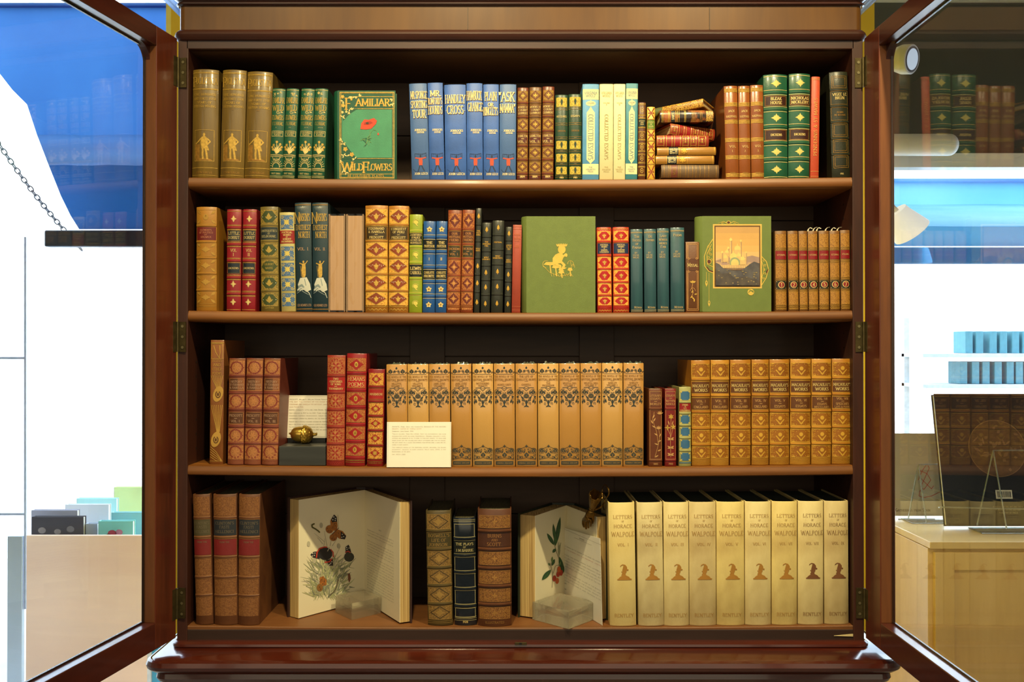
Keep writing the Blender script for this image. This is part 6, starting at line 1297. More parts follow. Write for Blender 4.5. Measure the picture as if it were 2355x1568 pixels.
book('small brown gilt book with trailing flower, left of two', (1492, 1523, 1492.5, 1523), 894, 3, M('toffee_leather', (104, 52, 20), .4, var=.2), essays_small, lines=('LITERARY', 'ESSAYS', '-', 'MORLEY'), year='1885', flower=0, bulge=.08, p=4, bands=(.257, .92), d=.125, group='small floral essay volumes')
book('small dark red gilt book with upright flowers', (1529, 1555, 1529.5, 1555), 894, 3, M('garnet_leather', (122, 24, 20), .4, var=.2), essays_small, lines=('ESSAYS', '-', 'MATTHEW', 'ARNOLD'), year='1910', flower=1, bulge=.08, p=4, bands=(.257, .92), d=.125, group='small floral essay volumes')
book('small cream and blue panelled gilt book with a red label', (1562, 1589.5, 1562.5, 1589.5), 890, 3, M('straw_blue_leather', (168, 166, 104), .42, var=.2), coleridge_blue, bands=(.19, .33, .48, .64, .8), d=.12)
ML = M('honey_calf', (184, 128, 40), .36, var=.25, vs=14, rgb2=(156, 98, 28), coat=.1); ML2 = M('bright_honey_calf', (200, 148, 54), .34, var=.25, vs=14, rgb2=(172, 114, 36), coat=.12)
mx = [(1589.8, 1634.5, 1592, 1634), (1635.3, 1678.7, 1635.5, 1676.5), (1680, 1729, 1681, 1726.5), (1729.6, 1770, 1730, 1768.5), (1770.7, 1817, 1771.5, 1816), (1819, 1867.5, 1818.5, 1864.5), (1868.2, 1914, 1867.5, 1912.5), (1915, 1961, 1915, 1959)]
ms = [('VOL. I', ('ENGLAND',)), ('VOL. II', ('ENGLAND',)), ('VOL. III', ('ENGLAND',)), ('VOL. IV', ('ENGLAND',)), ('VOL. V', ('ESSAYS',)), ('VOL. VI', ('ESSAYS',)), ('VOL. VII', ('ESSAYS', 'MISCELLANIES')), ('VOL. VIII', ('SPEECHES', 'LAYS & POEMS'))]
for i in range(8):
    book('golden honey calf volume with brown labels, lettered %s, %s of eight' % (ms[i][0], ORD[i]), mx[i], 828.6 - i * .5, 3, ML2 if i in (1, 5, 6) else ML, macaulay, vol=ms[i][0], sub=ms[i][1], bands=(.18, .335, .49, .645, .8), banda=.0017, group='eight honey calf volumes', Yf=1.81, d=.15)

# --- bottom shelf
CL = M('worn_calf', (116, 72, 38), .5, var=.3, vs=22, rgb2=(88, 50, 28))
for xs, v, lab in (((442, 482, 451, 490), 1, 'worn brown calf volume with a damaged label, leftmost on the bottom shelf'), ((488, 543, 492.5, 545.5), 2, 'worn brown calf volume with navy and red labels, middle of three'), ((547, 599, 547.5, 594), 3, 'worn brown calf volume with navy and red labels, right of three')):
    book(lab, xs, 1137, 4, CL, clinton, lab=v > 1, bands=(.18, .33, .48, .635, .775), group='three worn calf volumes', Yf=1.806, d=.2, pages=PAGESD)
book('thick khaki-green tooled leather book, left of the dark navy one', (977, 1038.5, 985.5, 1040), 1175, 4, M('khaki_calf', (82, 68, 34), .42, var=.25), boswell, bands=(.175, .335, .495, .65, .81), banda=.0018, pages=PAGESD, Yf=1.812, d=.14)
book('black and navy leather book with thin gilt lines, shortest of the middle three', (1042, 1093, 1045, 1096.5), 1191, 4, M('navy_black_leather', (24, 32, 42), .2, var=.3, coat=.3), barrie, bands=(.195, .35, .505, .66, .82), banda=.0018, pages=PAGESD, Yf=1.814, d=.13)
book('very thick brown tooled leather book with heavy bands', (1096, 1178.5, 1101.5, 1174.5), 1171, 4, M('chestnut_calf', (96, 56, 32), .4, var=.25), burns, bands=(.185, .34, .5, .655, .81), banda=.0026, pages=PAGESD, Yf=1.808, d=.15)
wx = [(1398, 1460.5, 1404, 1463), (1463.5, 1524.5, 1470, 1526.5), (1526, 1584, 1528, 1585), (1584.8, 1647, 1586.5, 1647.5), (1648, 1712.3, 1649, 1713), (1713.2, 1774.6, 1715, 1773), (1775.4, 1834.8, 1776, 1833.5), (1836, 1895, 1836, 1894), (1896, 1952, 1897, 1952.5)]
VEL = [M('vellum_%d' % k, c, .5, vs=16, rgb2=c2, lo=.3, hi=.55, stretch=(1, 1, .6)) for k, (c, c2) in enumerate((((226, 206, 138), (214, 190, 118)), ((220, 204, 150), (178, 156, 108)), ((228, 210, 150), (196, 172, 114)), ((214, 194, 138), (176, 150, 98)), ((228, 206, 132), (188, 160, 96))))]
for i in range(9):
    nu = ('I', 'II', 'III', 'IV', 'V', 'VI', 'VII', 'VIII', 'IX')[i]
    book('stout cream vellum volume with gilt turbaned head, lettered VOL. %s, %s of nine' % (nu, ORD[i]), wx[i], 1156 - i * .45, 4, VEL[(0, 1, 2, 3, 4, 2, 4, 2, 3)[i]], walpole, vol='VOL. ' + nu, stain=(0, 1, 1, 1, 0, 0, 0, 2, 3)[i], bulge=.13, p=3, pages=PAGESG, group='nine vellum volumes', Yf=1.808, d=.15)

# ---------------------------------------------------------------- open books, blocks, cards and small ornaments
ZS4 = Z0(1444)
def V3(p, z): return Vector((p[0], p[1], z))
def prism2(mb, bot, top, z0, z1, m):
    n = len(bot); vs = [(x, y, z0) for x, y in bot] + [(x, y, z1) for x, y in top]
    mb.add(vs, [(i, (i + 1) % n, n + (i + 1) % n, n + i) for i in range(n)] + [tuple(range(n - 1, -1, -1)), tuple(range(n, 2 * n))], m)
def ray_hit(px, py, p0, nrm):
    d = P(px, py, 1.0) - Vector((0, 0, CAMZ)); o = Vector((0, 0, CAMZ)); t = (p0 - o).dot(nrm) / d.dot(nrm); return o + d * t
class PageArt(Decal):
    "artwork given in photo pixels, laid on a page plane"
    LIFT = .00012; EPS = 1e-6
    def __init__(s, p0, nrm): s.p0 = p0; s.n = nrm; s.mb = {}; s.step = None; s.H = 0; s.sc = 1
    def emit(s, pts, m, lay, part):
        if len(pts) < 3: return
        s.cnt = (getattr(s, 'cnt', 0) + 1) % 100
        s.part(part).add([ray_hit(u, y, s.p0 + s.n * (lay * s.LIFT + s.cnt * s.EPS), s.n) for u, y in pts], [tuple(range(len(pts)))], m)
PAPER = M('cream_page', (242, 232, 198), .7, var=.06, vs=9, bump=0)
FORE = pages_mat('open_page_edges', (214, 184, 120), (156, 120, 66), 'X', 1100)
def open_book(label, Gp, Ab, At, Cb, Ct, tl, tr, H, board):
    z0 = ZS4 + SAG * (Gp[0] / XR_IN) ** 2 + .0003; root = tag(empty('open_book', (Gp[0], Gp[1], z0)), label, 'book')
    G_ = Vector(Gp); out = {}
    def nrm(a, sgn):
        d = (Vector(a) - G_).normalized(); return d, Vector((-d.y, d.x)) * sgn
    def loc(mb, name, sm=False):
        o = mb.build(name, None, sm); attach(o, root); return o
    S = {}
    for side, b_, t_, th, sg in (('l', Ab, At, tl, -1), ('r', Cb, Ct, tr, 1)):
        db, nb = nrm(b_, sg); dt, nt = nrm(t_, sg)
        bot = [G_, Vector(b_), Vector(b_) + nb * th, G_ + nb * th * .9]; top = [G_, Vector(t_), Vector(t_) + nt * th, G_ + nt * th * .9]
        mb = MB(); prism2(mb, bot, top, z0 + .002, z0 + .002 + H, FORE); pb = loc(mb, 'page_block')
        # the open leaf itself, slightly proud of the block
        mb = MB(); prism2(mb, [G_ - nb * .0008, Vector(b_) - nb * .0008 - db * .0008, Vector(b_) - db * .0008, G_], [G_ - nt * .0008, Vector(t_) - nt * .0008 - dt * .0008, Vector(t_) - dt * .0008, G_], z0 + .002, z0 + .0022 + H, PAPER); loc(mb, 'open_page')
        # board behind the leaves
        e0 = th + .0004; e1 = th + .0032
        mb = MB(); prism2(mb, [G_ + nb * e0, Vector(b_) + nb * e0 + db * .004, Vector(b_) + nb * e1 + db * .004, G_ + nb * e1], [G_ + nt * e0, Vector(t_) + nt * e0 + dt * .004, Vector(t_) + nt * e1 + dt * .004, G_ + nt * e1], z0, z0 + H + .005, board); loc(mb, 'board')
        S[side] = (G_ + nb * e0, G_ + nb * e1); out[side] = (V3(G_ - nb * .0009, z0), Vector((-nb.x, -nb.y, 0)), V3(db, 0))
    a, b = S['l'], S['r']; mid = (a[1] + b[1]) / 2 + Vector((0, .004)); mid2 = (a[0] + b[0]) / 2 + Vector((0, .0035))
    mb = MB(); mb.prism([a[1], mid, b[1], b[0], mid2, a[0]], z0, z0 + H + .005, board); loc(mb, 'spine')
    out['root'] = root; out['z0'] = z0; out['H'] = H; return out
def page_text(info, side, u0, u1, ys, name, ink=GREYI, seed=0, head=None):
    "lines of type on the page: u metres from the gutter, y metres from the top"
    p0, n, d = info[side]; z1 = info['z0'] + info['H']; words = 'THE WINGS ARE OF A RICH BROWN COLOUR WITH BLACK SPOTS AND THE UNDER SIDE IS PALE THESE INSECTS FLY IN SUMMER UPON THISTLES AND NETTLES ALONG EVERY LANE'.lower().split(); r = random.Random(seed)
    sg = -1 if side == 'l' else 1
    D = Decal(lambda u, z, lift: p0 + d * (u if side == 'r' else -u) + n * lift + Vector((0, 0, z - (p0.z - info['z0']))), 0, .001)
    D.surf = lambda u, z, lift: Vector((p0.x, p0.y, 0)) + d * abs(u) + n * (.0003 + lift) + Vector((0, 0, z1 + z))
    for y in ys:
        s = ''
        while len(s) < 48: s += r.choice(words) + ' '
        D.text(s[:46], (u0 + u1) / 2 * 1000, y * 1000, 1.9, ink, None, .16, 1, 'printed_text', serif=False, wt=.2, wide=(u1 - u0) * 1000 / 1.9 / text_width(s[:46]))
    if head: D.text(head, (u0 + u1) / 2 * 1000, (ys[0] - .008) * 1000, 2, ink, None, .3, 1, 'printed_text', serif=False)
    for k, o in D.build(None).items(): attach(o, info['root'])

def XY(px, Y): return (X0(px, Y) if False else (px - CX) * Y / F_PX, Y)
b1 = open_book('large open book standing with butterfly plate on its left page and print on its right', (-.2895, 1.985), XY(686.5, 1.853), XY(686.5, 1.853), XY(921, 1.823), XY(921, 1.823), .023, .018, .2165, M('plum_board', (58, 36, 34), .5))
def zc(x, y): return (420 + x / 4.1255, 1100 + y / 4.1255)
p0, n_, d_ = b1['l']; art = PageArt(p0, n_)
_e = art.ell; K = lambda pts: [zc(*q) for q in pts]
def q_ell(A_, f, x, y, rx, ry, m, lay=2, rot=0, n=12): u, v = f(x, y); s_ = f(1, 0)[0] - f(0, 0)[0]; A_.ell(u, v, rx * s_, ry * s_, m, lay, 'colour_plate', n, rot)
def q_poly(A_, f, pts, m, lay=2): A_.poly([f(*q) for q in pts], m, lay, 'colour_plate')
def q_line(A_, f, pts, t, m, lay=2, taper=0): s_ = f(1, 0)[0] - f(0, 0)[0]; A_.line([f(*q) for q in pts], t * s_, m, lay, 'colour_plate', taper)
OR = M('wing_orange', (186, 118, 48), .6, vs=200, rgb2=(140, 84, 40)); DK = M('wing_black', (40, 38, 42), .6); RB = M('wing_red', (206, 66, 48), .6); WS = M('wing_white', (226, 222, 208), .6); BRW = M('plate_brown', (120, 76, 46), .6)
LG = M('plate_grey_green', (164, 168, 128), .65); LG2 = M('plate_pale_green', (192, 194, 140), .65); LG3 = M('plate_slate', (134, 138, 116), .65); PGY = M('plate_pale_grey', (196, 190, 164), .65)
r = random.Random(21)
for k in range(420):   # thistle foliage
    x = r.gauss(1375, 85); y = r.uniform(790, 1130); 
    if x < 1200 or x > 1590: continue
    an = radians(-90 + (x - 1375) * .35 + r.uniform(-35, 35)); L = r.uniform(40, 110); mx = (x + cos(an) * L * .5 + r.uniform(-10, 10), y + sin(an) * L * .5)
    q_line(art, zc, [(x, y), mx, (x + cos(an) * L, y + sin(an) * L)], r.uniform(6, 17), r.choice((LG, LG, LG2, LG3, PGY)), 1 + k % 3, .8)
for k in range(40): x = r.uniform(1250, 1560); q_line(art, zc, [(x, 1090), (x + r.uniform(-40, 40), 1130 + r.uniform(0, 30))], r.uniform(4, 9), r.choice((LG2, LG)), 2, .7)
for a in ((1330, 620, 1280, 560), (1340, 640, 1350, 570), (1370, 640, 1345, 500), (1400, 640, 1410, 590), (1420, 640, 1460, 580), (1345, 600, 1250, 520), (1440, 760, 1500, 640)): q_line(art, zc, [(a[0], a[1]), (a[2], a[3])], 3, LG3, 4, .5)
for x, y in ((1315, 445), (1195, 620), (1480, 640), (1250, 780)): q_ell(art, zc, x, y, 16, 26, PGY, 4)
q_line(art, zc, [(1250, 430), (1228, 440), (1230, 462), (1262, 480), (1290, 500), (1300, 512)], 13, M('caterpillar_olive', (96, 92, 40), .6), 6)
q_poly(art, zc, [(1405, 490), (1402, 400), (1438, 342), (1462, 365), (1470, 450), (1462, 500)], OR, 6); q_poly(art, zc, [(1408, 395), (1438, 342), (1462, 365), (1466, 410), (1420, 415)], DK, 7)
for x, y in ((1435, 365), (1450, 380), (1425, 392), (1448, 398)): q_ell(art, zc, x, y, 6, 6, WS, 8, n=6)
q_ell(art, zc, 1395, 482, 38, 40, OR, 6); q_poly(art, zc, [(1462, 480), (1520, 500), (1552, 545), (1540, 578), (1490, 572), (1430, 530)], OR, 6); q_poly(art, zc, [(1500, 500), (1552, 545), (1540, 578), (1500, 572)], DK, 7)
for x, y in ((1515, 530), (1528, 552), (1510, 558)): q_ell(art, zc, x, y, 6, 5, WS, 8, n=6)
q_ell(art, zc, 1430, 560, 36, 34, OR, 6); q_line(art, zc, [(1420, 530), (1470, 480), (1482, 470)], 10, BRW, 8, .5); q_line(art, zc, [(1480, 470), (1475, 345)], 1.6, BRW, 8)
for x, y in ((1375, 475), (1380, 500), (1410, 500), (1415, 570), (1440, 578), (1440, 430), (1450, 450), (1480, 520)): q_ell(art, zc, x, y, 6, 7, BRW, 8, n=6)
q_ell(art, zc, 1350, 712, 72, 62, DK, 6, .3); q_poly(art, zc, [(1212, 722), (1245, 695), (1300, 690), (1300, 765), (1240, 750)], DK, 6); q_poly(art, zc, [(1360, 775), (1425, 760), (1428, 828), (1395, 828)], DK, 6)
q_line(art, zc, [(1270, 750), (1276, 700), (1300, 665), (1345, 650), (1370, 652)], 12, RB, 8); q_line(art, zc, [(1405, 672), (1428, 700), (1430, 745)], 10, RB, 8); q_line(art, zc, [(1350, 795), (1395, 790), (1415, 762)], 12, RB, 8); q_line(art, zc, [(1375, 690), (1392, 655)], 8, PGY, 9)
for x, y in ((1235, 712), (1250, 730), (1232, 735), (1255, 708), (1405, 805), (1415, 790), (1395, 815)): q_ell(art, zc, x, y, 6, 6, WS, 9, n=6)
q_poly(art, zc, [(1545, 650), (1575, 628), (1588, 655), (1600, 700), (1548, 710)], DK, 6); q_ell(art, zc, 1580, 745, 48, 46, M('wing_dark_grey', (62, 64, 58), .6, vs=200), 7); q_line(art, zc, [(1545, 700), (1570, 690), (1590, 702)], 9, RB, 8)
for x, y in ((1556, 655), (1580, 660), (1560, 672)): q_ell(art, zc, x, y, 7, 5, WS, 9, n=6)
q_poly(art, zc, [(1300, 940), (1335, 925), (1368, 965), (1365, 1010), (1330, 1020), (1300, 1000)], OR, 6); q_ell(art, zc, 1302, 1035, 30, 36, M('wing_ochre', (150, 104, 52), .6, vs=200), 7)
for x, y in ((1320, 960), (1345, 975), (1330, 1000), (1300, 1030), (1310, 1050)): q_ell(art, zc, x, y, 6, 9, BRW, 8, n=6)
q_line(art, zc, [(1475, 960), (1462, 1020), (1440, 1070), (1400, 1105)], 18, M('caterpillar_grey', (112, 104, 84), .6, vs=300), 7, .4); q_poly(art, zc, [(1568, 905), (1588, 900), (1596, 950), (1582, 990), (1570, 960)], M('chrysalis_brown', (132, 82, 58), .6), 6)
for k, o in art.build(None).items(): attach(o, b1['root'])
page_text(b1, 'r', .018, .155, [.072 + .0052 * k for k in range(3)] + [.093 + .0052 * k for k in range(5)] + [.122 + .0052 * k for k in range(13)], 'printed_text', seed=3, head='VANESSA')

b2 = open_book('smaller open book standing with a red-berried sprig plate on its left page', (.1065, 1.985), XY(1230, 1.86), XY(1230, 1.86), XY(1373.5, 1.848), XY(1373.5, 1.848), .030, .017, .187, M('dark_green_board', (40, 48, 34), .5))
def z5(x, y): return (950 + x / 4.126, 1100 + y / 4.126)
p0, n_, d_ = b2['l']; art = PageArt(p0, n_)
GL = M('leaf_deep_green', (44, 96, 52), .6, vs=120, rgb2=(28, 66, 44)); GL2 = M('leaf_mid_green', (92, 132, 66), .6, vs=120); BY = M('berry_red', (198, 56, 34), .5, vs=60, rgb2=(170, 36, 30)); BO = M('berry_orange', (216, 102, 44), .5); STM = M('stem_brown', (130, 112, 80), .6)
def leaf_shape(x0, y0, x1, y1, wd, m, lay):
    L = hypot(x1 - x0, y1 - y0); dx, dy = (x1 - x0) / L, (y1 - y0) / L; L_, R_ = [], []
    for k in range(9): t = k / 8; e = wd * sin(pi * t) ** .8 if 0 < k < 8 else 0; L_.append((x0 + dx * L * t - dy * e, y0 + dy * L * t + dx * e)); R_.append((x0 + dx * L * t + dy * e, y0 + dy * L * t - dx * e))
    q_poly(art, z5, L_ + R_[::-1][1:-1], m, lay); q_line(art, z5, [(x0, y0), (x1, y1)], 2, GL2 if m is GL else LG, lay + 1)
q_line(art, z5, [(1345, 640), (1362, 700), (1385, 760), (1400, 840)], 5, STM, 2); q_line(art, z5, [(1318, 1035), (1325, 900), (1300, 800)], 4, STM, 2); q_line(art, z5, [(1330, 900), (1350, 830), (1385, 820)], 4, STM, 2)
for a in ((1352, 640, 1398, 365, 20), (1348, 600, 1330, 430, 14), (1340, 635, 1272, 520, 17), (1348, 640, 1352, 525, 14), (1325, 705, 1355, 665, 14), (1425, 900, 1388, 740, 20), (1432, 890, 1412, 800, 12), (1310, 865, 1222, 965, 22), (1315, 830, 1345, 765, 14)): leaf_shape(*a, GL, 3)
for a in ((1300, 830, 1285, 800, 8), (1385, 830, 1402, 790, 8), (1318, 800, 1322, 740, 9)): leaf_shape(*a, GL2, 3)
for k in range(14): q_line(art, z5, [(1385, 740), (1385 + r.uniform(-20, 25), 740 - r.uniform(40, 140))], 2, LG, 3)
for x, y, m in ((1342, 948, BY), (1368, 972, BO), (1377, 908, BY), (1405, 895, BY), (1385, 862, BO)): q_ell(art, z5, x, y, 17, 29, m, 6, .1, 14)
for x, y in ((1337, 938), (1372, 898), (1400, 885)): q_ell(art, z5, x, y, 3, 8, BO, 7, .1, 8)
for k, o in art.build(None).items(): attach(o, b2['root'])
# typed leaflet standing against the right-hand page
p0, n_, d_ = b2['r']; zz0 = b2['z0']; off = n_ * .005
def leaf_pt(px, py, e=0): return ray_hit(px, py, p0 + n_ * (.005 + e), n_)
c_tl, c_tr, c_br = leaf_pt(1296, 1213), leaf_pt(1380, 1238), leaf_pt(1385, 1429); c_br.z = zz0 + .0003; c_bl = Vector((c_tl.x, c_tl.y, c_br.z)); c_tr = Vector((c_br.x, c_br.y, c_tl.z)) if False else c_tr
leafl = empty('leaflet', tuple(c_bl)); tag(leafl, 'typed white description sheet standing against the right page of the smaller open book', 'leaflet')
mb = MB(); q4 = [c_bl, c_br, c_tr, c_tl]; mb.add([q for q in q4] + [q - n_ * .0005 for q in q4], [(0, 1, 2, 3), (7, 6, 5, 4), (0, 4, 5, 1), (1, 5, 6, 2), (2, 6, 7, 3), (3, 7, 4, 0)], M('white_card', (246, 241, 222), .6, var=.04, bump=0)); attach(mb.build('sheet'), leafl)
ul = (c_br - c_bl); ULn = ul.length; ul = ul.normalized()
Dl = Decal(None, 0, .001); Dl.surf = lambda u, z, lift: c_bl + ul * (u) + n_ * (.0002 + lift) + Vector((0, 0, z + (c_tl.z - c_bl.z)))
Wm = ULn * 1000
FI0 = M('leaflet_ink', (108, 106, 96), .7, bump=0)
T_LEAF = ['THE BERRIES AND THE FLOWERS OF THE WOODS AND GARDENS', 'OF THE GARDEN AND THE HEDGEROW LONDON', '', 'OCTAVO. FIRST EDITION. ORIGINAL CLOTH LETTERED IN', 'GILT, WITH HAND COLOURED PLATES THROUGHOUT. SLIGHT', 'RUBBING TO THE EXTREMITIES, SOME FOXING, BUT', 'OTHERWISE A VERY GOOD COPY OF THIS WORK WITH THE', 'PLATES BRIGHT AND CLEAN, BOUND IN AT THE REAR', '', 'A SUPERB ILLUSTRATED VOLUME OF THE BERRIES', 'WHICH THE READER WILL FIND IN WOODS AND LANES', 'WITH PLATES DRAWN FROM NATURE, PRINTED IN', 'COLOURS AND FINISHED BY HAND. UNCOMMON IN THIS', 'CONDITION', '', 'REF 1885']
Dl.line([(1, 2), (Wm - 1.5, 2)], .3, GREYI, 1, 'printed_text'); Dl.line([(Wm - 1.5, 2), (Wm - 1.5, 140)], .3, GREYI, 1, 'printed_text'); Dl.text('ENCHANTED BOTANY', Wm / 2, 7, 1.7, GREYI, None, .16, 1, 'printed_text', serif=False); Dl.line([(Wm * .3, 10), (Wm * .75, 10)], .3, GREYI, 1, 'printed_text')
for k, s in enumerate(T_LEAF):
    if s: Dl.text(s.lower(), 4, 34 + k * 5.6, 2.2, FI0 if k != 1 else REDI, None, .16, 1, 'printed_text', serif=False, wt=.14, align=1, wide=(Wm - 9) / 2.2 / text_width(s.lower()) if len(s) > 36 else 1)
for k, o in Dl.build(None).items(): attach(o, leafl)

def block(label, fr, lf, rt, h):
    z0 = ZS4 + .0005; F_, L_, R_ = Vector(fr), Vector(lf), Vector(rt); B_ = L_ + R_ - F_
    c = (F_ + B_) / 2; bm = bmesh.new()
    vs = [bm.verts.new((p.x, p.y, z)) for z in (z0, z0 + h) for p in (F_, R_, B_, L_)]
    for f in ((3, 2, 1, 0), (4, 5, 6, 7), (0, 1, 5, 4), (1, 2, 6, 5), (2, 3, 7, 6), (3, 0, 4, 7)): bm.faces.new([vs[i] for i in f])
    bmesh.ops.bevel(bm, geom=bm.edges[:], offset=.0007, segments=1, affect='EDGES'); bmesh.ops.recalc_face_normals(bm, faces=bm.faces[:])
    me = bpy.data.meshes.new('acrylic_block'); bm.to_mesh(me); bm.free(); me.materials.append(ACRYL); o = bpy.data.objects.new('acrylic_block', me); COL.objects.link(o); tag(o, label, 'acrylic block'); return o
block('small clear acrylic block holding open the butterfly book', XY(809.5, 1.849), XY(772, 1.905), XY(876.5, 1.898), .0315)
block('larger clear acrylic block before the berry plate book, its corner over the shelf edge', XY(1307.5, 1.790), XY(1224, 1.856), XY(1370, 1.858), .032)
mb = MB(); mb.bbox(X0(1955, 1.83), X0(1965, 1.83), 1.82, 1.87, ZS4 + .0042, ZS4 + .008, M('teal_glass_tone', (92, 116, 98), .5), .001); tag(mb.build('glass_slab'), 'thin grey-green pad lying beside the last cream vellum volume', 'slab')  # opaque slab for a small teal glass block
mb = MB(); a = P(1918, 1462, 1.7975); b = P(1962, 1457.5, 1.7975); c = P(1962, 1463.5, 1.7975); mb.add([a, c, b, a + Vector((0, .001, .0003)), c + Vector((0, .001, 0)), b + Vector((0, .001, 0))], [(0, 1, 2), (5, 4, 3), (0, 3, 4, 1), (1, 4, 5, 2), (2, 5, 3, 0)], M('scrap_paper', (226, 208, 150), .7)); tag(mb.build('paper_scrap'), 'small pointed scrap of cream paper stuck below the last vellum volume', 'paper scrap')

# grey block, gilt acorn and the two description cards on the third shelf
GBX = M('grey_slate_block', (62, 64, 62), .32, var=.35, vs=6, stretch=(1, 1, 14), bump=.05)
zA = shelf_z(3, X0(690)) + .0004; zTop = Z0(1026, 1.812)
mb = MB(); mb.bbox(X0(641.5, 1.812), X0(749.3, 1.812), 1.812, 1.992, zA, zTop, GBX, .001); tag(mb.build('display_block'), 'dark grey polished block under the gilt acorn', 'block')
AG = M('polished_brass_gold', (212, 172, 74), .22, .85, var=.25, vs=30, bump=.05); Yac = 1.862; sca = Yac / F_PX
ac = tag(empty('acorn', tuple(P(697, 1020, Yac))), 'polished gilt metal acorn lying on the dark grey block', 'ornament')
MA = Matrix.Translation(Vector(((697 - CX) * sca, Yac, zTop + .0168))) @ Matrix.Rotation(radians(4), 4, 'Y') @ Matrix.Rotation(pi / 2, 4, 'Y')
mb = MB(); mb.lathe([(0, -.0262), (.0012, -.0258), (.0016, -.0238), (.003, -.0225), (.0075, -.0207), (.0108, -.0178), (.0131, -.013), (.0143, -.008), (.0147, -.001), (.0140, .0015)], MA, AG, 28); attach(mb.build('nut', None, True), ac)
capp = [(.0131, -.0012), (.0142, 0), (.0149, .004), (.0146, .009), (.0128, .0135), (.0098, .017), (.0062, .0195), (.0036, .0215), (.0026, .0245), (.0022, .0275), (.0001, .028)]
mb = MB(); rg = []; r = random.Random(5); capp = [(.0145, -.0014), (.0162, -.001)] + [(.0174 * sqrt(max(.02, 1 - (q / 21.5) ** 2.3)) , q * .00088) for q in range(21)] + [(.0030, .0195), (.0026, .022), (.0030, .0246), (.0022, .0262), (.0001, .0264)]
for i, (rr, z) in enumerate([]): rg.append([MA @ Vector(((rr * (1 + (.09 * sin(k * 3.1 + i * 2.3) + r.uniform(-.04, .04)) * (1 if 1 < i < 8 else .2))) * cos(2 * pi * k / 36) + (.004 * max(0, (z - .018) / .01)), (rr * (1 + .06 * sin(k * 2.7 + i))) * sin(2 * pi * k / 36), z)) for k in range(36)])
for i, (rr, z) in enumerate(capp):
    s_ = 1 if 2 <= i <= 20 else 0
    rg.append([MA @ Vector(((rr + s_ * .0011 * abs(sin(7 * a_ + (i // 3 % 2) * pi / 2 * 1.0)) * (1 - (i % 3) / 3) - s_ * .0006) * cos(a_) - .003 * max(0, (z - .017) / .01), (rr + s_ * .0011 * abs(sin(7 * a_ + (i // 3 % 2) * pi / 2)) * (1 - (i % 3) / 3) - s_ * .0006) * sin(a_), z)) for a_ in (2 * pi * k / 56 for k in range(56))])
mb.rings(rg, AG); attach(mb.build('cap', None, True), ac)
CARD = M('ivory_card', (246, 241, 224), .55, var=.03, bump=0)
def card(label, BL, w, h, lean, lines, lw, th=.0005, margin=.006):
    "leaning card: BL bottom-left corner, lean = how far back the top goes"
    root = tag(empty('description_card', BL), label, 'card'); B = Vector(BL); up = Vector((0, lean, sqrt(h * h - lean * lean))).normalized(); nn = Vector((0, -up.z, up.y))
    f = lambda x, z, e: B + Vector((x, 0, 0)) + up * z + nn * e
    mb = MB(); mb.add([f(x, z, e) for e in (0, -th) for x, z in ((0, 0), (w, 0), (w, h), (0, h))], [(0, 1, 2, 3), (7, 6, 5, 4), (0, 4, 5, 1), (1, 5, 6, 2), (2, 6, 7, 3), (3, 7, 4, 0)], CARD); attach(mb.build('sheet'), root)
    D = Decal(None, 0, .001); D.surf = lambda u, z, lift: f(u, h + z, .0001 + lift)
    for k, (y, s, ink) in enumerate(lines): D.text(s, margin * 1000, y, lw, ink, None, .16, 1, 'printed_text', serif=False, wt=.13, align=1, wide=(w - margin * 2) * 1000 / lw / text_width(s) if len(s) > 42 else 1.25)
    return root, D, w * 1000, h * 1000
FI = M('fine_print_ink', (150, 140, 108), .7, bump=0); FR = M('fine_red_ink', (196, 150, 116), .7, bump=0)
t2 = [(8.5, 'BRONTE, Anne, Emily and Charlotte. NOVELS OF THE SISTERS', GREYI), (12.4, 'BRONTE - EDITED BY TEMPLE SCOTT', FR), (16.6, 'Edinburgh: John Grant, 1924.', GREYI), (21.3, 'Twelve volumes. Demy 8vo (21cm). Sixty-six photographic and plain', FI), (25.2, "reproduction plates including frontispieces. Original publisher's cloth,", FI), (28.9, 'lettered and decorated in gilt to spine, in their dust-jackets, top edges dark', FI), (32.8, 'green except for two volumes with uncut gatherings and thus no colour;', FI), (36.5, 'one dust-jacket has a closed tear running from bottom spine: a near-fine set,', FI), (40.4, 'scarce in dust-jackets.', FI), (45.2, 'The complete novels of the inimitable sisters, including the second', FI), (49, "biography, unusual in dust-jackets. Next year, 2018, is the", FI), (52.8, "Bicentennial of the birth.", FI), (57.6, '(ref: 3422) | 2500', FI)]
zc2 = shelf_z(3, X0(960)) + .0004
rt, D, w_, h_ = card('white printed description card leaning on the first tan jacketed volumes', (X0(889.5, 1.7995), 1.7995, zc2), X0(1037.5, 1.7995) - X0(889.5, 1.7995), Z0(970, 1.803) - zc2, .0042, t2, 1.75, margin=.0095)
D.line([(2, .6), (2, h_ - .5)], .25, FI, 1, 'printed_text'); D.line([(w_ - 1.3, .6), (w_ - 1.3, h_ - .5)], .25, FI, 1, 'printed_text')
for k, o in D.build(None).items(): attach(o, rt)
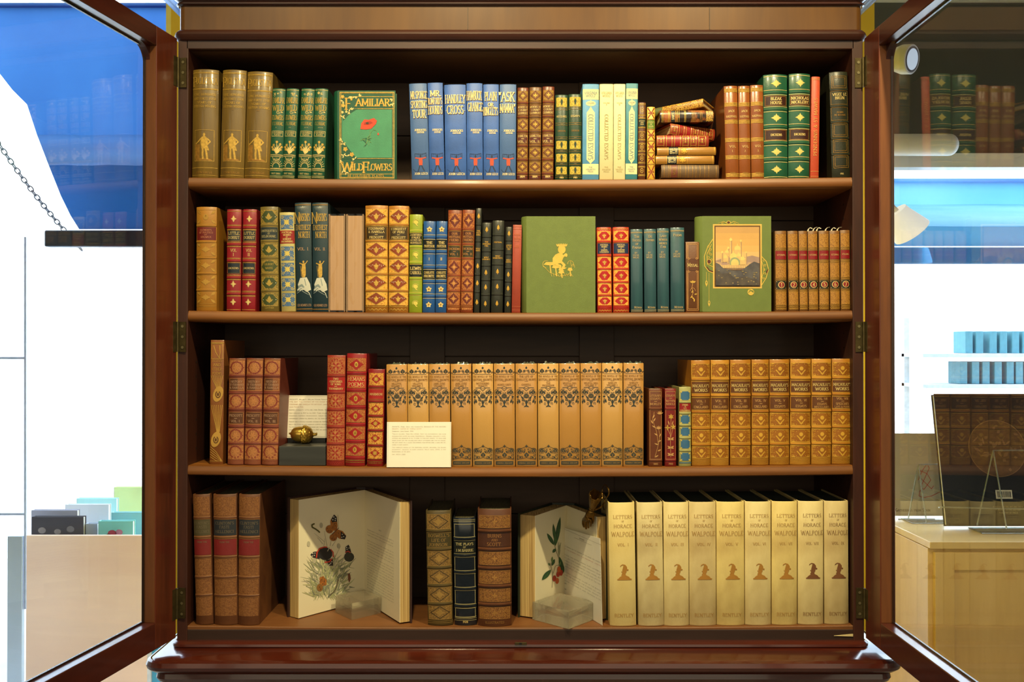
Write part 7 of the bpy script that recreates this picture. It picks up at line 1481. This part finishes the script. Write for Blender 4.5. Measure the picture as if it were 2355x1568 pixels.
t1 = [(7.5, 'PRESCOTT, William H. (William Hickling Prescott)', GREYI), (12, '1796-1859. THE HISTORY OF THE REIGN OF', FR), (16.8, 'FERDINAND AND ISABELLA THE CATHOLIC. London', FR), (21.5, 'John Foster Kirk.', FR), (27, 'Boston: Charles C. Little and James Brown, 1838', GREYI), (33, 'First published in 1837 in the USA. Three volumes', FI), (38, 'Engraved portrait frontispieces. Great gilt', FI), (43, 'contemporary crimson full morocco, gilt, all edges gilt', FI), (49, 'Prescott was a critically acclaimed historian and Hispanist', FI), (54, 'who is said to be the first american scientific historian', FI), (59, 'The History of the Reign of Ferdinand and Isabella the', FI), (64, 'Catholic was first printed in Boston in 1837 and quickly', FI), (69, 'and became an influential work', FI)]
rt, D, w_, h_ = card('white printed description card standing behind the gilt acorn', (X0(657.5, 1.885), 1.885, zTop + .0087), .083, .0792, .008, t1, 2.1, margin=.0055)
D.frame(2.6, 2.2, w_ - 2.6, h_ - 2.4, .35, FI, 1, 'printed_text')
for k, o in D.build(None).items(): attach(o, rt)
mb = MB(); mb.bbox(X0(662, 1.885), X0(749, 1.885), 1.884, 1.955, zTop + .0003, zTop + .0083, M('black_ledge', (20, 20, 20), .5), .0005); tag(mb.build('card_ledge'), 'low black strip on the grey block carrying the card behind the acorn', 'ledge')

# ---------------------------------------------------------------- bronze hand-shaped paper clip over the right leaves of the smaller open book
BRZ = M('dark_bronze', (132, 98, 40), .3, .8, var=.45, vs=120, bump=.1)
def skin(name, chains, m, parent, sub=2):
    me = bpy.data.meshes.new(name); bm = bmesh.new(); lay = bm.verts.layers.skin.verify(); idx = {}
    first = True
    for ch in chains:
        prev = None
        for key, co, rr in ch:
            if key in idx: v = idx[key]
            else:
                v = bm.verts.new(co); idx[key] = v; v[lay].radius = (rr, rr); v[lay].use_root = first; first = False
            if prev is not None and prev is not v and not bm.edges.get((prev, v)): bm.edges.new((prev, v))
            prev = v
    bm.to_mesh(me); bm.free(); me.materials.append(m); o = bpy.data.objects.new(name, me); COL.objects.link(o)
    md = o.modifiers.new('skin', 'SKIN'); md.use_smooth_shade = True; s = o.modifiers.new('sub', 'SUBSURF'); s.levels = sub; s.render_levels = sub
    attach(o, parent); return o
p0, n_, d_ = b2['r']
def hp(px, py, lift): return ray_hit(px, py, p0 + n_ * lift, n_)
clip = tag(empty('hand_clip', tuple(hp(1372, 1168, .006))), 'dark bronze clip shaped like a cuffed hand gripping the leaves of the open book', 'paper clip')
def fr(px, py): return (1300 + px / 11.2, 1100 + py / 11.2)
def H_(key, x, y, lift, rr): u, v = fr(x, y); return (key, hp(u, v, lift), rr)
u = .00082   # metres per photo pixel here
chains = [[H_('w', 690, 800, .012, 4.6 * u * 1.7), H_('p1', 640, 900, .013, 6.2 * u * 1.5), H_('p2', 590, 1000, .013, 6.4 * u * 1.5)],
          [H_('p2', 590, 1000, .013, 9 * u), H_('a1', 470, 1060, .012, 3.6 * u), H_('a2', 455, 1160, .010, 2.9 * u), H_('a3', 490, 1270, .008, 2.5 * u)],
          [H_('p2', 590, 1000, .013, 9 * u), H_('b1', 530, 1080, .013, 3.8 * u), H_('b2', 520, 1190, .012, 3.1 * u), H_('b3', 540, 1310, .009, 2.6 * u)],
          [H_('p2', 590, 1000, .013, 9 * u), H_('c1', 590, 1090, .014, 3.6 * u), H_('c2', 585, 1190, .012, 3 * u), H_('c3', 595, 1280, .009, 2.4 * u)],
          [H_('p2', 590, 1000, .013, 9 * u), H_('e1', 655, 1060, .012, 3.2 * u), H_('e2', 665, 1160, .010, 2.7 * u), H_('e3', 650, 1235, .007, 2.3 * u)],
          [H_('p1', 640, 900, .013, 9 * u), H_('t1', 715, 990, .009, 3.1 * u), H_('t2', 720, 1080, .007, 2.7 * u), H_('t3', 700, 1160, .005, 2.3 * u)]]
skin('hand', chains, BRZ, clip)
# frilled cuff
wr = hp(*fr(690, 790), .012); topc = hp(*fr(790, 420), .016); ax = (topc - wr).normalized(); e1 = ax.cross(Vector((0, 1, 0))).normalized(); e2 = ax.cross(e1)
mb = MB(); rg = []
for i, (t, rr) in enumerate(((0, 6.5), (.02, 8), (.06, 8), (.09, 6.8), (.3, 10), (.5, 12), (.75, 14.5), (1.0, 16.5), (1.0, 15), (.8, 12), (.4, 7))):
    c = wr.lerp(topc, t); rg.append([c + (e1 * cos(a) + e2 * sin(a)) * rr * u * .92 * (1 + (.07 * t * sin(a * 9))) + ax * (.0022 * t * sin(a * 4)) for a in (2 * pi * k / 40 for k in range(40))])
mb.rings(rg, BRZ); attach(mb.build('cuff', None, True), clip)
# sprung back leaf with its finger loop
pts = [fr(x, y) for x, y in ((960, 690), (1005, 620), (1010, 540), (1075, 480), (1120, 400), (1120, 300), (1090, 240), (1050, 180), (1000, 170), (960, 240), (960, 330), (985, 430), (1000, 540))]
rr_ = [1.8, 1.6, 1.3, 1.4, 1.7, 1.9, 1.7, 1.5, 1.2, 1.1, 1.1, 1.2, 1.3]; P3, R3 = [], []
for i in range(len(pts) - 1):      # smooth the loop
    q0, q1, q2, q3 = (Vector(pts[max(0, min(len(pts) - 1, i + j))]) for j in (-1, 0, 1, 2))
    for k in range(5):
        t = k / 5; P3.append(.5 * (2 * q1 + (q2 - q0) * t + (2 * q0 - 5 * q1 + 4 * q2 - q3) * t * t + (3 * q1 - q0 - 3 * q2 + q3) * t ** 3)); R3.append((rr_[i] * (1 - t) + rr_[i + 1] * t) * u)
mb = MB(); mb.tube([hp(q[0], q[1], -.004) for q in P3], R3, BRZ, 10); attach(mb.build('finger_loop', None, True), clip)
mb = MB(); mb.tube([hp(*fr(760, 800), .008), hp(*fr(900, 740), .004), hp(*fr(970, 690), -.003), hp(*fr(1000, 800), -.02)], [3.2 * u, 2.8 * u, 2.4 * u, 1.6 * u], BRZ, 10); attach(mb.build('spring_hinge', None, True), clip)

# ---------------------------------------------------------------- the shop behind and the street outside
def sbox(name, x0, x1, y0, y1, z0, z1, m, **k):
    mb = MB(); mb.box(x0, x1, y0, y1, z0, z1, m); return structure(mb.build(name))
YW = 3.40
SLATE = M('dark_slate_paint', (84, 88, 86), .7, vs=3); WALLW = M('pale_wall_paint', (196, 188, 180), .7, vs=3, var=.06); FLOORM = M('pale_floor_boards', (176, 166, 156), .5, vs=6, var=.15, stretch=(1, .1, 1))
YEL = M('bright_yellow_paint', (252, 212, 24), .5, var=.03, vs=4); YELP = M('pale_yellow_paint', (252, 240, 150), .5, var=.05, vs=4); WOODF = M('white_window_paint', (244, 246, 248), .4, var=.05)
sbox('floor', -3.2, 3.4, -3, YW, -.05, 0, FLOORM)
sbox('ceiling', -3.2, 3.4, -3, YW + .1, 3.0, 3.05, M('ceiling_paint', (120, 112, 100), .8, vs=3, var=.05))
sbox('wall_left', -3.25, -3.2, -3, YW, 0, 3, WALLW); sbox('wall_right', 3.4, 3.45, -3, YW, 0, 3, WALLW); sbox('wall_front', -3.2, 3.4, -3.05, -3, 0, 3, M('warm_wall_paint', (120, 96, 66), .8, vs=3))
# window wall: pier behind the bookcase, sills, dark wall over the right window
xl = (380 - CX) * (YW - .04) / F_PX; xr = (2013 - CX) * 2.3 / F_PX
sbox('wall_back', (391.5 - CX) * 2.3 / F_PX, xr, 2.3, YW - .001, 0, 3, YEL)
sbox('trim_1', xl, xl + .06, YW - .04, YW + .02, 0, 3, YELP)
sbox('wall_back_lower_left', -3.2, xl, YW, YW + .06, 0, .22, WALLW)
sbox('wall_back_lower_right', 1.0, 3.4, YW, YW + .06, 0, .86, WALLW)
zTr = P(2200, 388, YW).z; zTu = P(2200, 356, YW).z
sbox('wall_back_upper_right', 1.0, 3.4, YW, YW + .06, zTu, 3, SLATE)
sbox('trim_2', 1.0, 3.4, YW - .03, YW + .03, zTr, zTu, WOODF)
sbox('trim_3', 1.0, 3.4, YW - .02, YW, P(2200, 6, YW).z, P(2200, 1, YW).z, M('white_ceiling_trim', (226, 232, 236), .4, var=.03))
def window(n, x0, x1, z0, z1):
    root = structure(empty('window_%d' % n, ((x0 + x1) / 2, YW + .04, z0)))
    mb = MB(); mb.box(x0, x1, YW + .038, YW + .043, z0, z1, GLASS); attach(mb.build('glass_pane'), root)
    mb = MB(); t = .02; mb.box(x0, x1, YW + .03, YW + .05, z0 - t, z0, WOODF); mb.box(x0 - t, x0, YW + .03, YW + .05, z0 - t, z1 + t, WOODF); mb.box(x1, x1 + t, YW + .03, YW + .05, z0 - t, z1 + t, WOODF); attach(mb.build('window_frame'), root)
window(1, -3.1, xl - .01, .245, 2.97); window(2, 1.05, 3.3, .88, zTr)
# white roller tube under the dark wall
Yt = 3.25; a = P(2040, 333, Yt); b = P(2183, 333, Yt); R = 25 * Yt / F_PX
mb = MB(); Mt = Matrix.Translation(a) @ Matrix.Rotation(pi / 2, 4, 'Y'); L = (b - a).length
mb.lathe([(0, -.3), (R, -.3), (R, L)] + [(R * cos(t), L + .8 * R * sin(t)) for t in (pi / 2 * k / 6 for k in range(1, 7))], Mt, M('white_tube_plastic', (244, 244, 244), .4, var=.03), 28); o = mb.build('blind_tube', None, True); mb = MB(); mb.box(a.x - .2, a.x - .17, Yt + R - .006, YW - .001, a.z - .02, a.z + .02, WOODF); attach(mb.build('bracket'), o); tag(o, 'white tube with a rounded end mounted below the dark wall, seen through the right door', 'tube')
# ceiling-type spotlights fixed near the pier
LW = M('spotlight_white', (236, 238, 240), .4, var=.04)
def spot(label, px, py, Y, face, R, L, cat='spotlight'):
    c = P(px, py, Y); root = tag(empty('spotlight', tuple(c)), label, cat); d = Vector(face).normalized(); q = d.to_track_quat('Z', 'Y').to_matrix().to_4x4(); Mx = Matrix.Translation(c) @ q
    mb = MB(); mb.lathe([(0, -L), (R * .62, -L), (R * .72, -L * .9), (R * .98, -L * .45), (R, -L * .4), (R * 1.0, -.002), (R * .96, 0), (R * .86, 0), (R * .84, -.002), (0, -.002)], Mx, LW, 32); attach(mb.build('lamp_body', None, True), root)
    mb = MB(); mb.lathe([(0, -.001), (R * .74, -.001), (R * .72, .0008), (0, .002)], Mx, M('frosted_lens', (196, 212, 232), .3, var=.04, emit=.55), 28); attach(mb.build('lens', None, True), root)
    mb = MB(); mb.lathe([(R * .75, -.0015), (R * .86, -.0015), (R * .86, .0008), (R * .75, .0008)], Mx, M('lens_ring_grey', (110, 108, 112), .4), 28); attach(mb.build('lens_ring', None, True), root)
    w_ = Vector((xr - .002, c.y + .02, c.z + .01)); mb = MB(); mb.tube([c - d * L * .8, Vector((c.x - .08, c.y + .02, c.z + .01)), w_], .009, LW, 10); attach(mb.build('mounting_arm', None, True), root)
    return root
spot('white round spotlight high up behind the right glass door, lens turned to the right', 2098, 136, 2.75, (.62, -.72, -.18), .040, .066)
def shade(label, px, py, Y):
    c = P(px, py, Y); root = tag(empty('wall_lamp', tuple(c)), label, 'lamp'); d = Vector((.52, .12, -.62)).normalized(); Mx = Matrix.Translation(c) @ d.to_track_quat('Z', 'Y').to_matrix().to_4x4(); R = .052
    mb = MB(); mb.lathe([(0, -.075), (R * .55, -.075), (R * .62, -.06), (R, -.004), (R, 0), (R * .93, 0), (R * .56, -.055), (0, -.058)], Mx, M('glowing_lamp_shade', (240, 240, 236), .5, var=.03, emit=.55), 24); attach(mb.build('lamp_shade', None, True), root)
    mb = MB(); mb.tube([c - d * .07, c - d * .1, Vector((xr - .002, c.y + .02, c.z + .02))], .008, LW, 8); attach(mb.build('mounting_arm', None, True), root)
shade('white cone-shaped lamp head low beside the right door, against the blue awning', 2098, 534, 2.75)
# maple display counter
YC = 2.85; MAP = wood('maple_veneer', (232, 198, 134), (214, 178, 114), 'Z', .4, .3, 5, .2); MAPT = wood('maple_top', (236, 210, 154), (222, 192, 134), 'X', .35, .3, 5)
tl_ = P(2141, 1246, YC); xc0 = tl_.x; zct = tl_.z
ct = tag(empty('display_cabinet', (xc0 + .8, 3.1, 0)), 'pale maple display cabinet under the right window, behind the glass door', 'cabinet')
mb = MB(); mb.bbox(xc0, xc0 + 2.1, YC + .02, 3.385, .05, zct - .022, MAP, .002); attach(mb.build('cabinet_body'), ct)
mb = MB(); mb.bbox(xc0 - .002, xc0 + 2.1, YC, 3.39, zct - .02, zct, MAPT, .002); attach(mb.build('worktop'), ct)
for k in range(3):
    xa = xc0 + .012 + k * .66; za, zb_ = .08, zct - .03
    mb = MB(); mb.bbox(xa, xa + .055, YC, YC + .02, za, zb_, MAP, .0015); mb.bbox(xa + .59, xa + .645, YC, YC + .02, za, zb_, MAP, .0015); mb.bbox(xa + .055, xa + .59, YC, YC + .02, zb_ - .05, zb_, MAP, .0015); mb.bbox(xa + .055, xa + .59, YC, YC + .02, za, za + .05, MAP, .0015)
    mb.box(xa + .055, xa + .59, YC + .010, YC + .018, za + .05, zb_ - .05, MAP); attach(mb.build('cabinet_door'), ct)
mb = MB(); mb.box(xc0 + .02, xc0 + 2.1, YC + .05, 3.38, 0, .05, M('kick_board_brown', (70, 56, 40), .6)); attach(mb.build('plinth'), ct)  # plain dark brown plinth
# books shown on clear stands
def shown(label, px0, px1, pt, pb, Y, lean, th, cov, art, pages=(224, 222, 214)):
    "front-facing book; leaning back"
    a = P(px0, pb, Y); b = P(px1, pb, Y); w_ = b.x - a.x; zc_ = zct + .012; root = tag(empty('book', (a.x, Y, zc_), (-lean, 0, 0)), label, 'book'); h = (P(px0, pt, Y + .1).z - zc_) / cos(lean)
    mb = MB(); mb.bbox(0, w_, 0, .003, 0, h, cov, .0006); mb.bbox(0, w_, th - .003, th, 0, h, cov, .0006); mb.box(w_ - .003, w_, 0, th, 0, h, cov); mb.build('cover', root)
    mb = MB(); mb.box(.004, w_ - .004, .0031, th - .0031, .004, h - .004, pages_mat('white_page_edges', pages, (176, 172, 160), 'Y', 900)); mb.build('page_block', root)
    D = Decal(lambda u, z, l: (u, -l, z), h * 1000, .001); D.LIFT = .0006; art(D, w_ * 1000, h * 1000); D.build(root); return root
def art_big(D, W, H):
    bz = M('relief_bronze', (92, 70, 52), .5, vs=40, rgb2=(58, 46, 40)); bl = M('relief_line', (120, 96, 74), .5)
    cx, cy, R_ = 178, H * .42, 88
    D.ell(cx, cy, R_, R_, bl, 1, 'cover_picture', 40); D.ell(cx, cy, R_ - 2.5, R_ - 2.5, bz, 2, 'cover_picture', 40)
    r = random.Random(9)
    for k in range(46): a_ = r.uniform(0, 6.28); q = R_ * .85 * sqrt(r.random()); D.petal(cx + q * cos(a_), cy + q * sin(a_), r.uniform(0, 360), r.uniform(10, 30), r.uniform(5, 12), bl if k % 3 else bz, 3, 'cover_picture')
    wh = M('barcode_white', (220, 220, 214), .5); D.rect(158, H * .735, 208, H * .8, wh, 1, 'barcode_sticker')
    x = 163
    while x < 203: w_ = r.uniform(.6, 2.2); D.rect(x, H * .745, x + w_, H * .79, BLACKI, 2, 'barcode_sticker'); x += w_ + r.uniform(.8, 2)
    for k in range(3): D.text('A HISTORY OF THE ART AND THE CRAFT'[:30 - 6 * k], 190, H * (.86 + .022 * k), 4, GREYI, 90, part='printed_text', serif=False)
shown('large dark navy art book with a round bronze relief, on a clear stand', 2177, 2470, 905, 1211, 3.04, radians(13), .022, M('navy_black_cover', (34, 42, 58), .22, vs=2, var=.4), art_big)
def art_small(D, W, H):
    rd = M('faded_red_line', (176, 70, 66), .6)
    D.line([(80, 150), (95, 120), (112, 98), (118, 112), (98, 150), (86, 172), (96, 180), (120, 150), (110, 130), (88, 120), (84, 140), (120, 178), (128, 168)], 1.8, rd, 1, 'cover_picture'); D.line([(84, 182), (78, 200), (92, 206), (120, 200), (150, 186)], 1.8, rd, 1, 'cover_picture')
    D.line([(0, H * .8), (W, H * .81)], .8, M('pale_yellow_line', (206, 190, 120), .6), 1, 'cover_picture'); D.text('Gatherings from Spain', 55, H * .93, 9, BLACKI, 110, part='title_lettering')
shown('pale grey book with a red scribbled drawing, standing beside the dark art book', 2060, 2172, 993, 1193, 3.22, radians(10), .012, M('pale_grey_cover', (176, 172, 166), .5, vs=3, var=.06), art_small)
CLR = M('clear_stand_plastic', (196, 214, 222), .08, trans=.7, bump=0, spec=.8)
def stand(label, Y, ap, l, rr, tr_, br, back):
    root = tag(empty('book_stand', tuple(P(l[0], l[1], Y))), label, 'book stand'); t = .0022
    pt = lambda q, Yq: P(q[0], q[1], Yq)
    for nm, pts in (('front_leg', [pt(ap, Y + .04), pt(l, Y)]), ('front_leg', [pt(ap, Y + .04), pt(rr, Y - .03)]), ('cross_bar', [pt(ap, Y + .04), pt(tr_, Y + .04)]), ('ledge_bar', [pt(br[0], Y - .01), pt(br[1], Y - .01)])):
        mb = MB(); mb.tube(pts, t, CLR, 8); attach(mb.build(nm, None, True), root)
    mb = MB(); p = pt(rr, Y - .03); mb.bbox(min(P(l[0], l[1], Y).x, p.x), p.x + back, Y - .03, Y + .06, zct + .001, zct + .004, CLR, .0008); attach(mb.build('base_plate'), root)
stand('clear acrylic stand in front of the dark art book', 3.0, (2284, 1036), (2247, 1208), (2315, 1216), (2420, 1035), ((2158, 1166), (2420, 1172)), .25)
stand('smaller clear acrylic stand in front of the pale grey book', 3.17, (2112, 1068), (2089, 1192), (2131, 1202), (2168, 1068), ((2066, 1194), (2150, 1194)), .08)

# outside: awnings, brick wall, bins of books
def canvas_mat(nm, ca, cb, k):
    m = bpy.data.materials.new(nm); N, L_ = nodes_of(m); b_ = N['Principled BSDF']; tr = N.new('ShaderNodeBsdfTranslucent'); mxs = N.new('ShaderNodeMixShader')
    tc = N.new('ShaderNodeTexCoord'); nz = N.new('ShaderNodeTexNoise'); nz.inputs['Scale'].default_value = 1.6; nz.inputs['Detail'].default_value = 5; L_.new(tc.outputs['Object'], nz.inputs[0]); rp = N.new('ShaderNodeValToRGB')
    rp.color_ramp.elements[0].position = .3; rp.color_ramp.elements[1].position = .75; rp.color_ramp.elements[0].color = (*ca, 1); rp.color_ramp.elements[1].color = (*cb, 1)
    L_.new(nz.outputs[0], rp.inputs[0]); L_.new(rp.outputs[0], b_.inputs['Base Color']); L_.new(rp.outputs[0], tr.inputs[0]); b_.inputs['Roughness'].default_value = .8; mxs.inputs[0].default_value = k
    L_.new(b_.outputs[0], mxs.inputs[1]); L_.new(tr.outputs[0], mxs.inputs[2]); L_.new(mxs.outputs[0], N['Material Output'].inputs[0]); return m
AWN = canvas_mat('awning_canvas', (.012, .065, .22), (.022, .105, .30), .6); AWN2 = canvas_mat('daylit_awning_canvas', (.10, .36, .62), (.2, .5, .72), .6)  # second canvas is paler: the stronger daylight is put into its colour
BAR = M('awning_bar_metal', (40, 48, 66), .4, .3)
def awning(label, y_near, Yn, y_far, Yf_, left_edge, xr_n, AWN=AWN):
    zn = P(CX, y_near, Yn).z; zf_ = P(CX, y_far, Yf_).z
    def on(px, py):
        lo, hi = Yn, Yf_
        for _ in range(40):
            Y = (lo + hi) / 2; zt = zn + (zf_ - zn) * (Y - Yn) / (Yf_ - Yn)
            if P(px, py, Y).z > zt: lo = Y
            else: hi = Y
        return P(px, py, (lo + hi) / 2)
    root = tag(empty('awning', tuple(on(left_edge[-1][0], left_edge[-1][1]))), label, 'awning')
    E = [on(*q) for q in left_edge]; n = len(E); K_ = 14; vs = []; fs = []
    for i, e in enumerate(E):
        for k in range(K_ + 1): t = k / K_; vs.append((e.x + (xr_n - e.x) * t, e.y, e.z + .002 * sin(k * 1.9) * sin(pi * i / (n - 1))))
    for i in range(n - 1):
        for k in range(K_):
            a_ = i * (K_ + 1) + k; fs.append((a_, a_ + 1, a_ + K_ + 2, a_ + K_ + 1))
    mb = MB(); mb.add(vs, fs, AWN); attach(mb.build('canvas', None, True), root)
    e = E[-1]; mb = MB(); mb.bbox(e.x - .12, xr_n, e.y - .01, e.y + .03, e.z - .062, e.z - .004, BAR if AWN.name == 'awning_canvas' else AWN, .006); attach(mb.build('front_bar'), root)
    mb = MB(); e = E[0]; mb.bbox(e.x, xr_n, e.y - .03, e.y + .02, e.z - .004, e.z + .012, AWN, .004); attach(mb.build('rear_hem'), root)
awning('blue canvas awning sloping down outside the left window', 16, 3.56, 528, 5.0, [(-78, 16), (-40, 90), (0, 170), (28, 206), (62, 240), (85, 310), (112, 380), (140, 450), (162, 495), (182, 527)], -.9)
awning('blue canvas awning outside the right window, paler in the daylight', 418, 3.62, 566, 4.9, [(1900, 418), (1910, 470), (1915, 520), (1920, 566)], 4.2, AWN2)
sbox('ground', -12, 12, YW + .1, 14, -.06, 0, M('pale_pavement', (186, 184, 180), .8, vs=4))
BRK = brick_mat()
mb = MB(); mb.box(-3.2, 3.2, 0, .2, -2, 3.5, BRK); o = structure(mb.build('wall_outside')); o.location = (-3.95, 6.6, 2.0); o.rotation_euler = (0, 0, radians(38))
mb = MB(); mb.box(-9, 9, 9.5, 9.7, 0, 3.2, M('white_render', (236, 238, 240), .8, vs=2, var=.04)); structure(mb.build('wall_far'))
# plywood bin with books outside the left window
PLY = wood('plywood_panel', (250, 218, 192), (240, 204, 180), 'X', .6, .1, 3)
Yp = 4.0; xa = P(60, 1230, Yp).x; xb_ = P(341, 1230, Yp).x; zp = P(190, 1231, Yp).z
bn = tag(empty('book_bin', ((xa + xb_) / 2, Yp + .3, 0)), 'plywood-fronted bin of books standing outside the left window', 'bin')
mb = MB(); mb.bbox(xa, xb_, Yp, Yp + .018, 0, zp, PLY, .002); attach(mb.build('front_panel'), bn)
mb = MB(); mb.bbox(xa, xa + .018, Yp + .019, Yp + .9, 0, zp - .05, PLY, .002); attach(mb.build('side_panel'), bn)
mb = MB(); mb.bbox(xb_ - .018, xb_, Yp + .019, Yp + .9, 0, zp - .05, PLY, .002); attach(mb.build('side_panel'), bn)
mb = MB(); mb.bbox(xa + .019, xb_ - .019, Yp + .019, Yp + .9, .26, .28, PLY, .002); attach(mb.build('bin_floor'), bn)
def out_book(label, px0, px1, pt, Y, rgb, spots=None, grp='books standing in the outdoor bin'):
    a = P(px0, pt, Y); b = P(px1, pt, Y); z0 = .281; w_ = b.x - a.x; h = a.z - z0; root = tag(empty('book', (a.x, Y, z0)), label, 'book', grp)
    cv = M('outdoor_cover_%d_%d_%d' % rgb, rgb, .5, vs=6, var=.15)
    mb = MB(); mb.bbox(0, w_, 0, .003, 0, h, cv, .001); mb.bbox(0, w_, .025, .028, 0, h, cv, .001); mb.bbox(0, .003, 0, .028, 0, h, cv, .001); mb.build('cover', root)
    mb = MB(); mb.box(.0031, w_ - .004, .0031, .0249, .003, h - .004, M('outdoor_pages', (226, 226, 220), .7)); mb.build('page_block', root)
    if spots:
        mb = MB()
        for (u, v, q, c) in spots: mb.add([(w_ * u + q * cos(t), -.0008, h - v + q * .8 * sin(t)) for t in (2 * pi * k / 10 for k in range(10))], [tuple(range(10))], M('outdoor_print_%d%d%d' % c, c, .6))
        mb.build('cover_picture', root)
out_book('black-covered book at the left front of the outdoor bin', 73, 192, 1188, 4.06, (44, 52, 74), [(.2, .055, .016, (150, 150, 160)), (.5, .06, .014, (150, 150, 160)), (.75, .05, .016, (120, 124, 140))])
out_book('grey book just behind the black-covered one in the bin', 72, 178, 1173, 4.12, (176, 184, 214))
out_book('turquoise book at the right front of the outdoor bin', 226, 306, 1198, 4.06, (130, 220, 228), [(.4, .05, .018, (176, 60, 90)), (.6, .045, .015, (190, 130, 170)), (.3, .06, .012, (60, 120, 90))])
out_book('pale grey-blue book between the black and turquoise ones', 196, 224, 1204, 4.08, (170, 190, 220))
out_book('blue book standing behind the turquoise one in the bin', 256, 330, 1178, 4.2, (150, 222, 240))
out_book('pale book in the middle of the outdoor bin', 150, 250, 1160, 4.3, (226, 236, 244))
out_book('sea-green book far back in the outdoor bin', 176, 268, 1146, 4.42, (176, 236, 244))
out_book('lime-edged book farthest back in the outdoor bin', 262, 332, 1120, 4.6, (214, 236, 170))
# rack beside the bin, chain of the awning
rk = tag(empty('metal_rack', tuple(P(57, 1230, 3.8))), 'pale grey-blue metal rack outside at the far left', 'rack'); RKM = M('pale_blue_metal', (176, 196, 232), .5)
for nm, q in (('post', ((58, 545), (58, 1400))), ('rail', ((-60, 823), (58, 823))), ('rail', ((-60, 1182), (58, 1182)))):
    mb = MB(); mb.tube([P(*q[0], 3.8), P(*q[1], 3.8)], .0045, RKM, 8); attach(mb.build(nm, None, True), rk)
mb = MB(); a = P(20, 1232, 3.8); b = P(54, 1232, 3.8); mb.bbox(a.x, b.x, 3.79, 3.81, 0, a.z, M('frame_reflection_blue', (196, 222, 250), .5, vs=3), .002); attach(mb.build('panel'), rk)  # pale blue panel stands in for a reflection of the window frame
ch = tag(empty('chain', tuple(P(0, 315, 3.7))), 'steel chain hanging across the brick wall from the blue awning', 'chain'); mb = MB(); n = 30
for i in range(n):
    t0, t1 = i / n - .004, (i + 1) / n + .006
    cv = lambda t: P(-40 + 228 * t, 275 + 300 * t - 20 * sin(pi * t) * 0 + 14 * sin(pi * t), 3.75 + .25 * t)
    c0, c1 = cv(t0), cv(t1); d = (c1 - c0); Ld = d.length; d.normalize(); s = d.cross(Vector((0, 1, 0))).normalized(); s = s if i % 2 == 0 else d.cross(s)
    c = (c0 + c1) / 2; ring = [c + d * (Ld / 2 * cos(a)) + s * (.0085 * sin(a)) for a in (2 * pi * k / 12 for k in range(13))]; mb.tube(ring, .0022, M('chain_steel', (84, 96, 116), .5), 6, False)
attach(mb.build('chain_links', None, True), ch)
# blue and white board low between bin and pier
mb = MB(); a = P(350, 1490, 3.6); b = P(372, 1490, 3.6); mb.box(a.x, b.x, 3.6, 3.61, .1, P(360, 1440, 3.6).z, M('bright_blue_board', (60, 170, 214), .5)); 
lb_ = tag(empty('notice_board', tuple(a)), 'bright blue board in a white frame low behind the left door', 'board'); attach(mb.build('board_face'), lb_)
mb = MB(); zt_ = P(360, 1440, 3.6).z
for px_ in (341, 372): q = P(px_, 1490, 3.6); mb.box(q.x, q.x + .012, 3.59, 3.62, .08, zt_ + .01, M('board_frame_white', (230, 234, 240), .5))
attach(mb.build('board_frame'), lb_)
# books on a stall far outside the right window
sh = tag(empty('market_stall', (2.35, 5.5, 0)), 'pale book stall standing in bright light beyond the right window', 'stall'); STW = M('stall_white', (222, 232, 240), .7)
for nm, (z0, z1) in (('stall_shelf', (1.235, 1.255)), ('stall_shelf', (1.40, 1.42))): mb = MB(); mb.bbox(2.2, 3.4, 5.4, 5.7, z0, z1, STW, .002); attach(mb.build(nm), sh)
for x in (2.2, 3.36): mb = MB(); mb.bbox(x, x + .03, 5.66, 5.7, 0, 1.62, STW, .002); attach(mb.build('upright'), sh)
r = random.Random(12); proto = None
for row, z in ((0, 1.256), (1, 1.421)):
    x = 2.42 + .03 * row
    while x < 3.2:
        w_ = r.uniform(.03, .06); h = r.uniform(.10, .135)
        if proto is None:
            proto = tag(empty('book', (x, 5.45, z)), 'pale turquoise book washed out by daylight on the stall outside', 'book', 'books on the outdoor stall'); mb = MB(); mb.bbox(0, .04, 0, .15, 0, .12, M('washed_turquoise', (96, 160, 176), .6), .003); pc = mb.build('cover', proto); o = proto
        else:
            o = proto.copy(); COL.objects.link(o); c2 = pc.copy(); COL.objects.link(c2); c2.parent = o
        o.location = (x, 5.45, z); x += .045 + r.uniform(0, .03)
